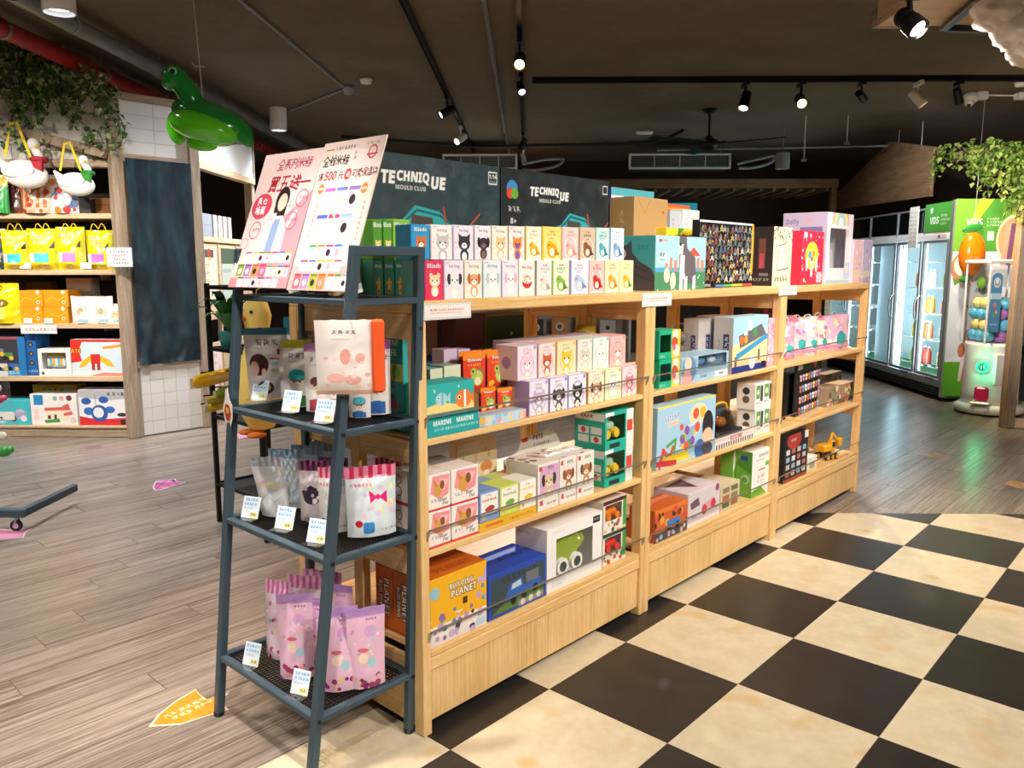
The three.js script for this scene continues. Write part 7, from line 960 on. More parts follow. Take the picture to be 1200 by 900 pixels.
// little cards on the kiosk shelves
const kCard = (label, px, py, wpx, hpx, art, y) => { const b = KB - 0.004, P = onB(px, py, b), s = sheet(), W = wpx * 0.0071, H = hpx * 0.0071, t = thing('shelf_label', label, 'label', bq(b, P.dot(QD), y ?? P.y), TURN_Q, 'shelf labels on the kiosk'); mesh('card', cbox(-W / 2, 0, 0, W / 2, H, 0.002, 0.0004, { all: flat(s, '#efece6'), pz: cell(s, W * 900, H * 900, art) }), s.mat(), t); };
const plainCard = (p) => p.bg('#f2efe8').marks(0.15, 0.2, 4, 0.22, '#a8a49c').marks(0.15, 0.6, 3, 0.2, '#c8b8a8');
kCard('small cream price label below the aqua banded yellow bag', 30, 315, 13, 7, plainCard); kCard('small cream price label below the pink banded yellow bag', 101, 315, 13, 7, plainCard); kCard('small price label with blue print below the orange carton by the yellow bag', 33, 379, 10, 6, plainCard); kCard('small price label with blue print below the orange carton by the pouches', 57, 379, 10, 6, plainCard);
kCard('long white shelf sign with red print below the orange cartons', 46, 391, 42, 10, (p) => p.bg('#f4f0ec').marks(0.12, 0.34, 12, 0.4, '#d84a5a'));
{ const b = KB - 0.13, P = onB(141, 313, b), s = sheet(), t = thing('post_sign', 'pale blue edged notice fixed to the kiosk post', 'sign', P, TURN_Q); const W = 0.205, H = 0.155; mesh('card', cbox(-W / 2, 0, 0, W / 2, H, 0.003, 0.0006, { all: flat(s, '#dfe4e4'), pz: cell(s, 280, 210, (p) => p.bg('#9cbcc4').r(0.03, 0.04, 0.94, 0.92, '#e4e6e4').marks(0.14, 0.16, 7, 0.13, '#556').marks(0.22, 0.36, 5, 0.13, '#667').marks(0.26, 0.55, 5, 0.13, '#667').marks(0.14, 0.74, 7, 0.13, '#556')) }), s.mat(), t); }
// ---- chalkboard face, parallel to the toy shelves
{
  const z = -6.66, x0 = 2.69, x1 = 3.235, t = thing('chalkboard_panel', 'grey oak framed kiosk panel with dark hanging cloth between white tiles', 'panel', V(2.98, 0, z)), X = (x) => x - 2.98;
  mesh('frame_post', cbox(X(2.6), 0, -0.09, X(x0), 2.77, 0.0, 0.004), M.greyOakV, t); mesh('frame_post', cbox(X(x1), 0, -0.09, X(3.32), 2.77, 0.0, 0.004), M.greyOakV, t);
  for (const [a, b] of [[2.715, 2.77], [2.235, 2.3], [0.58, 0.63]]) mesh('cross_rail', cbox(X(x0), a, -0.08, X(x1), b, -0.006, 0.003), M.greyOak, t);
  mesh('backing', cbox(X(x0), 0, -0.075, X(x1), 2.715, -0.04, 0.001), M.grout, t);
  tileGrid(t, X(x0), X(x1), 0.004, 0.58, -0.04, 0.109, 0.115); tileGrid(t, X(x0), X(x1), 2.3, 2.715, -0.04, 0.27, 0.105);
  const g = new THREE.PlaneGeometry(0.53, 1.66, 30, 60), a = g.attributes.position; for (let i = 0; i < a.count; i++) { const x = a.getX(i), y = a.getY(i), v = (y + 0.83) / 1.66; a.setZ(i, noise(x * 3, y * 1.2) * 0.006 + Math.max(0, 0.25 - v) * 0.07 * noise(x * 6 + 3, y * 5) + 0.006 * Math.sin(x * 24 + y * 6) * (1 - v)); a.setX(i, x * (1 - 0.03 * Math.sin(v * 3.1))); } g.computeVertexNormals(); g.translate(X((x0 + x1) / 2), 1.435, 0.016);
  mesh('cloth', g, new THREE.MeshPhysicalMaterial({ map: pixelTex(256, 512, (u, v) => { const n = tn(u, v, 3, 3, 90) * 0.6 + tn(u, v, 8, 8, 91) * 0.4 + tn(u, v, 30, 30, 92) * 0.15; return mix3([16, 30, 42], [40, 66, 74], 0.42 + n * 0.8); }), roughness: 0.42, side: THREE.DoubleSide }), t);
}
// ---- counter face, running back into the shop
{
  const t = thing('kiosk_counter', 'pale oak kiosk counter side with a white fascia and pinned posters', 'counter', bq(6.95, -2.86), TURN_B), Z = 0;      // local x into the room, local z across
  mesh('fascia', cbox(0.02, 2.32, -0.06, 1.5, 2.77, 0.0, 0.004), std(0xe4e6ea, 0.4), t); mesh('fascia_rail', cbox(0, 2.255, -0.07, 1.52, 2.318, 0.012, 0.004), M.oak, t); mesh('fascia_edge', cbox(1.5, 2.32, -0.065, 1.53, 2.78, 0.008, 0.003), M.greyOak, t);
  mesh('end_post', cbox(1.43, 0, -0.08, 1.52, 2.255, 0, 0.004), M.greyOakV, t); mesh('inner_post', cbox(0.62, 1.68, -0.5, 0.7, 2.255, -0.42, 0.004), M.greyOakV, t);
  mesh('counter_top', cbox(0, 1.625, -0.5, 1.43, 1.675, 0.02, 0.004), M.oak, t);
  for (const [a, b] of [[0, 0.44], [0.47, 0.9], [0.93, 1.43]]) { mesh('lower_panel', cbox(a, 1.0, -0.03, b, 1.62, -0.008, 0.003), M.oak, t); mesh('lower_panel', cbox(a, 0.02, -0.03, b, 0.72, -0.008, 0.003), M.oak, t); mesh('rail', cbox(a, 0.93, -0.04, b, 0.998, 0, 0.003), M.oak, t); }
  mesh('slot_back', cbox(0, 0.72, -0.3, 1.43, 0.93, -0.28, 0.002), M.black, t); mesh('stile', cbox(0.44, 0.02, -0.04, 0.47, 1.62, 0, 0.003), M.oak, t); mesh('stile', cbox(0.9, 0.02, -0.04, 0.93, 1.62, 0, 0.003), M.oak, t);
  mesh('back_wall', cbox(0, 0, -1.25, 1.5, 2.6, -1.2, 0.002), std(0x2c2320, 0.85), t); mesh('ajar_door', cbox(0.16, 1.68, -0.9, 0.34, 2.2, -0.88, 0.003), std(0xa88454, 0.6), t); mesh('glass_frame', cbox(0.4, 1.68, -0.92, 0.6, 2.25, -0.9, 0.003), std(0xa8a8a4, 0.4), t);
  // brick pier inside
  const br = [0x4a3a34, 0x5a443a, 0x3c302c].map((c) => std(c, 0.85)), bg = cbox(0, 0, 0, 0.155, 0.05, 0.04, 0.003); for (let j = 0; j < 12; j++) for (let i = 0; i < 4; i++) { const m = mesh('brick', bg, br[(i * 2 + j) % 3], t); m.position.set(0.76 + i * 0.16 - (j % 2) * 0.04, 1.7 + j * 0.056, -0.8); }
  const s = sheet(); const poster = (a, b, y0, y1, art) => mesh('pinned_poster', cbox(a, y0, -0.006, b, y1, -0.004, 0.0004, { all: flat(s, '#e8d8c8'), pz: cell(s, (b - a) * 700, (y1 - y0) * 700, art) }), s.mat(), t);
  poster(0.06, 0.4, 1.08, 1.58, (p) => p.bg('#ecd4bc').r(0.2, 0.04, 0.6, 0.14, '#5a4a3a').c(0.5, 0.1, 0.12, '#a83a34').r(0.36, 0.2, 0.28, 0.03, '#e0a83a').marks(0.14, 0.28, 4, 0.06, '#8a6a5a').marks(0.14, 0.42, 4, 0.06, '#8a6a5a').marks(0.14, 0.56, 4, 0.05, '#8a6a5a').marks(0.14, 0.7, 4, 0.05, '#8a6a5a'));
  poster(0.05, 0.4, 0.2, 0.66, (p) => p.bg('#f0dcd4').marks(0.1, 0.1, 6, 0.07, '#c87a7a').marks(0.1, 0.24, 6, 0.07, '#c87a7a').marks(0.1, 0.4, 4, 0.07, '#c87a7a').poly([[0.6, 1], [0.84, 0.3], [0.95, 1]], '#e0909c'));
  poster(0.52, 0.86, 1.1, 1.58, (p) => p.bg('#b8c0b0').r(0, 0, 1, 0.3, '#4a5a48').marks(0.1, 0.4, 5, 0.08, '#667'));
}
[[0.04, 0.26, 0x9aa2ac, 'grey'], [0.34, 0.08, 0xe8e0da, 'white'], [0.46, 0.08, 0xe8dcd4, 'white'], [0.58, 0.08, 0xe6dad2, 'white'], [0.7, 0.08, 0xe2cdb8, 'white']].forEach(([x, w, c, n], i) => { for (const j of i ? [0] : [0, 1]) { const m = mesh('counter_box', cbox(0, 0, 0, w, i ? 0.2 : 0.1, 0.12, 0.003), std(c, 0.6)); m.position.copy(bq(6.95 + x, -2.97, 1.6752 + j * 0.1004)); m.rotation.y = TURN_B; tag(m, i ? 'small white carton in a row on the kiosk counter' : 'grey carton stacked on the kiosk counter, ' + (j ? 'upper' : 'lower') + ' of two', BX, i ? 'white cartons on the kiosk counter' : 'grey cartons on the kiosk counter'); } });
// ---- ivy
function ivy(label, strands, cols, leaf, seed) {
  const t = thing('hanging_ivy', label, 'plant', strands[0][0].clone()), o = t.position, stems = [], parts = cols.map(() => []);
  for (const [a, n, len, spread, back] of strands) for (let i = 0; i < n; i++) {
    const st = a.clone().addScaledVector(QD, rr(-spread, spread)).addScaledVector(BD, rr(-0.1, 0.1)).sub(o), l = len * rr(0.35, 1.1), pts = []; const dx = rr(-0.08, 0.08);
    for (let k = 0; k <= 5; k++) pts.push(st.clone().add(V(0, 0.06 - l * k / 5, 0)).addScaledVector(QD, dx * k / 5 + 0.03 * Math.sin(k * 1.7 + i)).addScaledVector(BD, -0.05 * Math.sin(k * 0.9 + i)));
    stems.push(tube(pts, 0.0035, 8, 4)); const cv = new THREE.CatmullRomCurve3(pts), m = Math.round(l / 0.022) + 5;
    for (let k = 0; k < m; k++) { const p = cv.getPoint(Math.min(1, (k + rnd()) / m)).add(V(rr(-1, 1), rr(-1, 1), rr(-1, 1)).multiplyScalar(0.035)), s = leaf * rr(0.7, 1.25); const g = new THREE.BufferGeometry(), q = [[0, 0, 0], [0.5, 0.12, 0.3], [0, 0.05, 1], [-0.5, 0.12, 0.3], [0, -0.05, 0.45]]; const pos = []; for (const f of [[0, 1, 4], [1, 2, 4], [2, 3, 4], [3, 0, 4]]) for (const v of f) pos.push(q[v][0] * s, q[v][1] * s, q[v][2] * s); g.setAttribute('position', new THREE.Float32BufferAttribute(pos, 3)); g.setAttribute('uv', new THREE.Float32BufferAttribute(new Float32Array(24), 2)); g.rotateX(rr(0.3, 1.5)); g.rotateY(rr(0, 6.28)); g.rotateZ(rr(-0.5, 0.5)); g.translate(p.x, p.y, p.z); g.computeVertexNormals(); parts[Math.floor(rnd() * cols.length)].push(g); }
  }
  mesh('stems', stems, std(0x4a5a2c, 0.8), t);
  cols.forEach((c, i) => { if (parts[i].length) tag(mesh('foliage', parts[i], phys(c, 0.55, { side: THREE.DoubleSide, transmission: 0.2, thickness: 0 }), t), ['dark green leaves', 'mid green leaves', 'pale green leaves'][i], null, null, 'stuff'); });
}
{ const at = (px, py, b = KB - 0.1) => onB(px, py, b); ivy('dark green ivy trailing over the white tiles of the kiosk', [[at(8, 48), 9, 0.62, 0.12], [at(34, 55), 9, 0.5, 0.14], [at(60, 66), 8, 0.55, 0.12], [at(85, 78), 7, 0.42, 0.12], [at(110, 88), 6, 0.3, 0.08], [at(126, 112), 7, 0.5, 0.035], [at(22, 100), 2, 0.5, 0.06], [at(50, 110), 2, 0.45, 0.06], [at(80, 120), 2, 0.4, 0.08], [at(12, 150), 3, 0.25, 0.12], [at(116, 165), 3, 0.2, 0.1]], [0x3a5a2a, 0x5a7f3c, 0xb4c48a], 0.05); }
// ---------------------------------------------------------------- drink fridges, capsule machine, timber post
{
  const t = thing('drink_fridge', 'long glass door drink fridge with aluminium frames and a green header', 'fridge', bq(8.34, 4.36), TURN_B), D = 0.74, doors = [[0.06, 0.6, 'c'], [0.63, 1.22, 'b'], [1.25, 1.98, 'a'], [2.04, 2.62, 'd'], [2.65, 3.24, 'd']], L = 3.3;   // local x into the room, local z away from the aisle
  mesh('base', cbox(0, 0.04, 0.05, L, 0.15, D, 0.004), M.black, t); for (let i = 0; i < 4; i++) mesh('kick_slat', cbox(0.04, 0.045 + i * 0.026, 0.02, L, 0.062 + i * 0.026, 0.05, 0.003), std(0x4a4d50, 0.4, { metalness: 0.5 }), t); mesh('kick_cap', cbox(-0.002, 0.04, 0.0, 0.05, 0.2, 0.06, 0.003), M.alu, t);
  mesh('sill', cbox(0, 0.15, -0.01, L, 0.22, 0.06, 0.004), M.alu, t); mesh('header_band', cbox(0, 1.7, -0.01, L, 1.755, 0.06, 0.004), M.white, t);
  mesh('floor_tray', cbox(0.02, 0.15, 0.06, L, 0.2, D, 0.002), std(0x2f8a4a, 0.5), t);
  mesh('rear_panel', cbox(0, 0.15, D - 0.04, L, 1.76, D, 0.002), std(0xe8f0f2, 0.5), t); mesh('roof_panel', cbox(0, 1.755, 0.0, L, 1.775, D, 0.002), M.white, t); mesh('end_panel', cbox(0, 0.04, 0.01, 0.02, 2.08, D, 0.002), M.alu, t); mesh('end_panel', cbox(L - 0.02, 0.04, 0.01, L, 2.0, D, 0.002), M.alu, t);
  mesh('corner_trim', cbox(-0.004, 0.2, -0.014, 0.05, 2.085, 0.02, 0.004), M.alu, t);
  mesh('header_glass', cbox(0.62, 1.78, 0.0, L, 2.0, 0.02, 0.002), phys(0x0a0c0d, 0.1), t); mesh('header_tube', rod(V(0.6, 2.03, 0), V(L, 2.03, 0), 0.012, 8), M.alu, t); for (const x of [0.6, 1.25, 2.0, 2.65]) mesh('header_upright', bar(V(x, 1.755, 0), V(x, 2.03, 0), 0.025), M.alu, t);
  const s = sheet(); mesh('header_sign', cbox(0.05, 1.775, -0.012, 0.6, 2.075, 0.0, 0.002, { all: flat(s, '#3f8a34'), nz: cell(s, 440, 240, (p) => p.bg('#4a9a3a').t('VDS', 0.38, 0.6, 0.34, '#eef2ea', { max: 0.4 }).poly([[0.24, 0.36], [0.2, 0.2], [0.28, 0.12], [0.31, 0.3]], '#eef2ea').marks(0.62, 0.4, 4, 0.1, '#e0ecdc').marks(0.62, 0.54, 6, 0.1, '#e0ecdc').marks(0.62, 0.68, 4, 0.1, '#e0ecdc')) }), s.mat(), t);
  mesh('small_label', cbox(0.12, 1.712, -0.013, 0.3, 1.745, -0.01, 0.0006, { all: flat(s, '#d8d4cc'), nz: cell(s, 140, 30, (p) => p.bg('#e4e0d8').r(0.05, 0.2, 0.3, 0.6, '#b83a3a').marks(0.45, 0.2, 4, 0.6, '#6a6a3a')) }), s.mat(), t);
  mesh('price_list', cbox(0.72, 1.62, -0.03, 0.92, 2.07, -0.016, 0.002, { all: flat(s, '#ddd8cc'), nz: cell(s, 180, 400, (p) => { p.bg('#e2dccc'); for (let i = 0; i < 8; i++) p.marks(0.14, 0.12 + i * 0.1, 3, 0.045, '#7a7468').marks(0.62, 0.12 + i * 0.1, 2, 0.045, '#7a7468'); }) }), s.mat(), t);
  doors.forEach(([a, b, kind], i) => {
    const d = new THREE.Group(); d.name = 'door'; t.add(d); const w = 0.032, y0 = 0.23, y1 = 1.69;
    mesh('door_frame', [cbox(a, y0, -0.012, a + w, y1, 0.02, 0.003), cbox(b - w, y0, -0.012, b, y1, 0.02, 0.003), cbox(a + w, y0, -0.012, b - w, y0 + w, 0.02, 0.003), cbox(a + w, y1 - w, -0.012, b - w, y1, 0.02, 0.003)], M.alu, d);
    const g = new THREE.PlaneGeometry(b - a - 2 * w, y1 - y0 - 2 * w); g.translate((a + b) / 2, (y0 + y1) / 2, 0.004); mesh('glass_pane', g, phys(0xdff0f2, 0.04, { transmission: 1, thickness: 0 }), d);
    mesh('handle', tube([V(b - w / 2, 0.8, -0.012), V(b - w / 2, 0.83, -0.05), V(b - w / 2, 1.05, -0.055), V(b - w / 2, 1.09, -0.012)], 0.011, 16, 8), M.chrome, d);
    if (i < 2) mesh('latch', cbox(a + 0.1, y0 - 0.02, -0.03, a + 0.25, y0 - 0.005, -0.01, 0.003), M.black, t);
    // light tube up the inside and its light
    const lit = new THREE.Group(); lit.name = 'light_strip'; t.add(lit); mesh('tube_glow', rod(V(a + 0.05, 0.26, 0.07), V(a + 0.05, 1.66, 0.07), 0.012, 8), glow(0xdff2ff, 7), lit); mesh('tube_holder', cbox(a + 0.035, 0.24, 0.083, a + 0.065, 1.68, 0.1, 0.002), M.white, lit);
    const l = new THREE.RectAreaLight(0xe2f3ff, kind === 'd' ? 20 : 34, 0.05, 1.35); l.name = 'fridge_light'; l.position.set(a + 0.09, 0.96, 0.1); l.rotation.y = Math.PI - 0.35; lit.add(l);   // shines from the strip towards the shelves
    const l2 = new THREE.RectAreaLight(0xe2f3ff, 22, 0.05, 1.35); l2.name = 'fridge_light'; l2.position.set(a + 0.06, 0.96, 0.055); l2.rotation.y = 0; lit.add(l2);
    if (kind === 'a') { mesh('frosted_liner', cbox(a + 0.02, 0.2, 0.14, b, 1.72, 0.15, 0.002), std(0xd8ecf2, 0.5), t); return; }
    for (let k = 0; k < 5; k++) mesh('wire_shelf', [0, 1, 2, 3, 4, 5, 6].map((n) => rod(V(a + 0.05, 0.3 + k * 0.29, 0.14 + n * 0.08), V(b - 0.02, 0.3 + k * 0.29, 0.14 + n * 0.08), 0.004, 6)).concat([rod(V(a + 0.05, 0.3 + k * 0.29, 0.13), V(b - 0.02, 0.3 + k * 0.29, 0.13), 0.009, 6)]), M.white, t);
  });
  const bottle = (label, x, y, c, capC) => { const o = thing('drink_bottle', label, 'bottle', V(0, 0, 0).applyMatrix4(t.matrixWorld), 0, 'drink bottles in the fridge'); t.updateMatrixWorld(); o.position.copy(V(x, y, 0.22).applyMatrix4(t.matrixWorld)); mesh('body', lathe([[0.001, 0], [0.032, 0], [0.034, 0.01], [0.034, 0.12], [0.028, 0.15], [0.013, 0.17], [0.013, 0.185]], 14), std(c, 0.3), o); mesh('cap', lathe([[0.014, 0.185], [0.015, 0.2], [0.001, 0.201]], 12), std(capC, 0.4), o); };
  t.updateMatrixWorld();
  const cols = [[0xd8603a, 'orange'], [0xe0a03a, 'amber'], [0xb8402c, 'red'], [0x8fae3a, 'lime'], [0xd8d4c8, 'white'], [0xc87a4a, 'copper'], [0xe8c83a, 'yellow']];
  [[0.06, 0.6, 'third', 'beneath the green header'], [0.63, 1.22, 'second', 'behind the middle door']].forEach(([a, b, dn, where], di) => { for (let k = 0; k < 4; k++) for (let i = 0; i < 5; i++) { const x = a + 0.13 + i * (b - a - 0.2) / 4.4, [c, n] = cols[(k * 3 + di * 2 + (i > 2 ? 1 : 0)) % 7]; bottle(n + ' drink bottle on ' + ['the lowest', 'the second lowest', 'the second highest', 'the highest'][k] + ' fridge shelf ' + where, x, 0.31 + k * 0.29, c, 0xeeeeee); } });
}
{ // printed end wall of the fridge
  const W = 0.76, H = 2.03, [s, R] = bigCell(620, 1660, (p) => {
  p.bg('#e8ebf0').r(0, 0, 1, 0.26, '#5aa23c').poly([[0, 0], [0.3, 0], [0.12, 0.26], [0, 0.26]], '#7cb83c').poly([[0.3, 0], [0.5, 0], [0.28, 0.12], [0.14, 0.2]], '#b4e03c').poly([[0.6, 0.02], [0.86, 0], [1, 0.08], [0.9, 0.16], [0.66, 0.1]], '#6aa83a').t('VDS', 0.26, 0.115, 0.045, '#eef4ea', { max: 0.24 }).marks(0.42, 0.092, 5, 0.012, '#e4f0dc').marks(0.42, 0.108, 9, 0.012, '#e4f0dc').marks(0.42, 0.124, 6, 0.012, '#e4f0dc').r(0.44, 0.16, 0.09, 0.045, '#cfd8c8');
  p.c(0.82, 0.2, 0.26, '#f2e0b0', 0.34).c(0.82, 0.2, 0.23, '#e8a878', 0.3); for (let i = 0; i < 5; i++) p.poly([[0.64 + i * 0.075, 0.33], [0.68 + i * 0.07, 0.12], [0.74 + i * 0.07, 0.12], [0.71 + i * 0.075, 0.33]], ['#e8b090', '#8a5a78', '#f0c83a', '#c0605a', '#9a5a7a'][i]); p.r(0.56, 0.335, 0.44, 0.02, '#d4d0cc');
  p.poly([[0.0, 0.44], [0.2, 0.52], [0.12, 0.64], [0.24, 0.76], [0, 0.82]], '#dcdfe6').c(0.16, 0.34, 0.17, '#c8875a', 0.2).c(0.15, 0.33, 0.12, '#efe6d0', 0.14).c(0.11, 0.325, 0.018, '#333').c(0.18, 0.335, 0.018, '#333').c(0.15, 0.35, 0.012, '#333').poly([[0.02, 0.39], [0.14, 0.41], [0.06, 0.43]], '#6a9a3c').poly([[0.2, 0.38], [0.3, 0.42], [0.24, 0.36]], '#c8653a');
  p.han('全台', 0.36, 0.405, 0.024, '#3f6a74', 0.1, { gap: 1.3 }).han('胡蘿', 0.34, 0.44, 0.026, '#3f6a74', 0.1, { gap: 1.3 }).marks(0.34, 0.5, 4, 0.018, '#8a949c').marks(0.18, 0.528, 7, 0.018, '#8a949c').marks(0.4, 0.556, 3, 0.018, '#8a949c').marks(0.32, 0.584, 4, 0.018, '#8a949c');
  p.r(0, 0.82, 0.3, 0.18, '#5fae2c').r(0, 0.94, 1, 0.06, '#5fae2c').r(0.3, 0.9, 0.7, 0.1, '#4f9a24').poly([[0.2, 0.92], [0.24, 0.66], [0.44, 0.62], [0.58, 0.68], [0.58, 0.92]], '#e4d8d4').poly([[0.24, 0.92], [0.3, 0.72], [0.26, 0.66], [0.36, 0.64], [0.42, 0.7], [0.4, 0.92]], '#d8643a').c(0.22, 0.76, 0.05, '#c8764a', 0.1).r(0.44, 0.74, 0.1, 0.02, '#c8b8b0').r(0.42, 0.84, 0.12, 0.02, '#c8a89a');
  });
  const m = mesh('fridge_end_print', cbox(-W / 2, 0.06, -0.006, W / 2, 0.06 + H, 0, 0.0008, { all: [R[0], R[3] - 0.002, R[0] + 0.002, R[3]], pz: R }), s.mat('gloss')); m.position.copy(bq(8.328, 4.36 + W / 2)); m.rotation.y = TURN_Q; tag(m, 'tall printed panel with carrots and lettering on the fridge end', 'panel'); }
{ const P = onB(1139, 298, 8.12), t = thing('fruit_balloon', 'shiny orange fruit balloon with green leaves in front of the printed panel', 'balloon', P, TURN_Q), g = phys(0x2f8a34, 0.3, { clearcoat: 0.5 }); mesh('balloon', ball(0.125, 0, 0, 0, 1, 1.75, 0.75, 28), phys(0xef7a0c, 0.2, { clearcoat: 0.8 }), t);
  const leaf = (x, y, w, h, a) => { const q = ball(0.05, 0, 0, 0, w, h, 0.35, 12); q.rotateZ(a); q.translate(x, y, 0.01); return q; }; mesh('leaf', leaf(-0.02, 0.255, 2.1, 0.8, 0.2), g, t); mesh('leaf', leaf(-0.06, -0.25, 1.2, 0.6, -0.2), g, t); mesh('leaf', leaf(0.11, -0.28, 0.9, 1.3, 0.3), phys(0x7ab03c, 0.4), t); mesh('string', rod(V(0, 0.27, 0), V(0, CEIL - P.y - 0.001, 0), 0.0015, 5), M.white, t); }
function capsuleMachine(label, b, q, seed, balls) {
  const t = thing('capsule_machine', label, 'vending machine', bq(b, q), TURN_Q), w = M.whiteGloss;
  mesh('base', lathe([[0.001, 0.012], [0.27, 0.012], [0.3, 0.03], [0.3, 0.075], [0.27, 0.095], [0.25, 0.1], [0.001, 0.1]], 36), w, t); mesh('foot', rod(V(0, 0, 0), V(0, 0.012, 0), 0.25, 24), M.black, t);
  mesh('body', lathe([[0.001, 0.1], [0.245, 0.1], [0.24, 0.2], [0.235, 0.66], [0.24, 0.69], [0.001, 0.692]], 36), w, t);
  mesh('front_plate', cbox(-0.11, 0.3, 0.19, 0.11, 0.6, 0.245, 0.012), w, t);
  const k = new THREE.Group(); k.name = 'coin_knob'; k.position.set(-0.17, 0.47, 0.16); k.rotation.y = -0.7; t.add(k); const ring = new THREE.TorusGeometry(0.046, 0.014, 10, 28); ring.translate(0, 0, 0.03); mesh('light_ring', ring, glow(0x3af0a0, 1.6), k); mesh('knob', [rod(V(0, 0, 0.0), V(0, 0, 0.06), 0.034, 18), cb(0, -0.03, 0.068, 0.016, 0.06, 0.02, 0.004)], std(0x4a1c18, 0.4), k);
  const pl = new THREE.PointLight(0x3af0a0, 0.12); pl.name = 'knob_light'; pl.position.set(0, 0, 0.11); k.add(pl);
  mesh('coin_plate', cbox(-0.03, 0.38, 0.246, 0.06, 0.52, 0.25, 0.002), std(0xb8c4cc, 0.3), t); mesh('coin_print', [cbox(-0.012, 0.44, 0.2502, 0.016, 0.5, 0.2512, 0.0003), cbox(0.02, 0.4, 0.2502, 0.046, 0.43, 0.2512, 0.0003), cbox(0.026, 0.46, 0.2502, 0.05, 0.5, 0.2512, 0.0003)], std(0x2a3a5a, 0.4), t);
  const ch = cbox(-0.06, 0.14, 0.0, 0.06, 0.28, 0.05, 0.02); ch.rotateY(-0.75); ch.translate(-0.155, 0, 0.15); mesh('prize_chute', ch, phys(0xf0286a, 0.25, { transmission: 0.25, thickness: 0 }), t); const lip = cbox(-0.08, 0.11, 0.0, 0.08, 0.135, 0.09, 0.01); lip.rotateY(-0.75); lip.translate(-0.155, 0, 0.15); mesh('chute_lip', lip, w, t);
  const s = 0.2; for (const [x, z] of [[-s, -s], [s, -s], [-s, s], [s, s]]) mesh('corner_post', bar(V(x, 0.69, z), V(x, 1.44, z), 0.016), M.whiteGloss, t); mesh('lid', cbox(-s - 0.02, 1.44, -s - 0.02, s + 0.02, 1.475, s + 0.02, 0.008), w, t);
  for (const [rx, px, pz] of [[0, 0, s], [Math.PI / 2, s, 0], [-Math.PI / 2, -s, 0]]) { const g = new THREE.PlaneGeometry(2 * s - 0.016, 0.75); g.rotateY(rx); g.translate(px, 1.066, pz); mesh('clear_wall', g, clearFilm, t); }
  const bc = [[0x5ab8e0, 'blue'], [0xb8d86a, 'lime'], [0xb87ac8, 'violet'], [0xf0e08a, 'pale yellow'], [0x8fd8c8, 'mint'], [0x6ac8f0, 'sky blue']]; let n = 0; t.updateMatrixWorld();
  for (let j = 0; j < balls; j++) for (let i = 0; i < 9; i++) { const [c, nm] = bc[(i * 2 + j * 3 + seed) % 6], x = (i % 3 - 1) * 0.118 + (j % 2) * 0.02 - 0.01, z = (Math.floor(i / 3) - 1) * 0.118 + (j % 2) * 0.018 - 0.01, p = V(x, 0.755 + j * 0.103, z).applyMatrix4(t.matrixWorld); const o = thing('toy_capsule', nm + ' toy capsule ' + (j === balls - 1 ? 'on top of the heap' : 'within the heap') + ' in the clear capsule machine', 'capsule', p, i + j, 'toy capsules'); const top = new THREE.SphereGeometry(0.0575, 16, 8, 0, 6.2832, 0, 1.5708), bot = new THREE.SphereGeometry(0.0575, 16, 8, 0, 6.2832, 1.5708, 1.5708); mesh('upper_shell', top, phys(c, 0.15, { clearcoat: 0.6 }), o); mesh('lower_shell', bot, phys(c, 0.25), o); o.rotation.set(rr(-1, 1), i, rr(-1, 1)); }
}
capsuleMachine('white capsule machine with a clear top of coloured balls behind the timber post', 7.72, 4.5, 0, 4);
{ const t = thing('white_machine', 'second white capsule machine at the edge behind the timber post', 'vending machine', bq(7.66, 5.12), TURN_Q); mesh('base', lathe([[0.001, 0], [0.3, 0.01], [0.3, 0.07], [0.26, 0.1], [0.001, 0.1]], 30), M.whiteGloss, t); mesh('body', lathe([[0.001, 0.1], [0.24, 0.1], [0.235, 0.69], [0.001, 0.69]], 30), M.whiteGloss, t); mesh('dark_front', cbox(-0.16, 0.12, 0.18, 0.16, 0.6, 0.23, 0.01), M.black, t); mesh('top_case', cbox(-0.2, 0.69, -0.2, 0.2, 1.44, 0.2, 0.01), phys(0xd8dce0, 0.2), t); }
{ const b = 7.46, P = onB(1163, 389, b), s = sheet(), t = thing('bullet_sign', 'blue rounded card sign with a sleeping figure leaning on the capsule machine', 'sign', P, TURN_Q - 0.1), h = onB(1163, 320, b).y - P.y, w = 0.088, pts = [[-w / 2, 0], [w / 2, 0], [w / 2, h - w / 2]]; for (let i = 1; i < 10; i++) pts.push([w / 2 * Math.cos(i * Math.PI / 10), h - w / 2 + w / 2 * Math.sin(i * Math.PI / 10)]); pts.push([-w / 2, h - w / 2]); const R = cell(s, 120, 480, (p) => p.bg('#4a86b0').c(0.5, 0.16, 0.34, '#d8dcdc').c(0.5, 0.16, 0.26, '#8a9aa4').c(0.5, 0.14, 0.16, '#e4e0d8').r(0, 0.34, 1, 0.1, '#a8c8dc').c(0.4, 0.54, 0.16, '#d86a7a').c(0.62, 0.66, 0.14, '#e0a03a').c(0.36, 0.72, 0.12, '#6ab07a').marks(0.15, 0.85, 4, 0.04, '#e4ecf0')); const g = plate(pts, 0.012, 0.002), a = g.attributes.position, u = g.attributes.uv; for (let i = 0; i < a.count; i++) u.setXY(i, R[0] + (R[2] - R[0]) * Math.min(1, Math.max(0, a.getX(i) / w + 0.5)), R[1] + (R[3] - R[1]) * Math.min(1, Math.max(0, a.getY(i) / h))); mesh('card', g, s.mat(), t); }
{ const t = thing('timber_post', 'rough timber post with a cross beam carrying green ivy', 'post', bq(6.94, 4.246), TURN_Q); mesh('post', cbox(-0.047, 0, -0.09, 0.047, 2.3, 0, 0.005), M.greyOakV, t); mesh('cross_beam', cbox(-0.62, 2.3, -0.1, 2.2, 2.37, 0.01, 0.005), M.greyOak, t); }
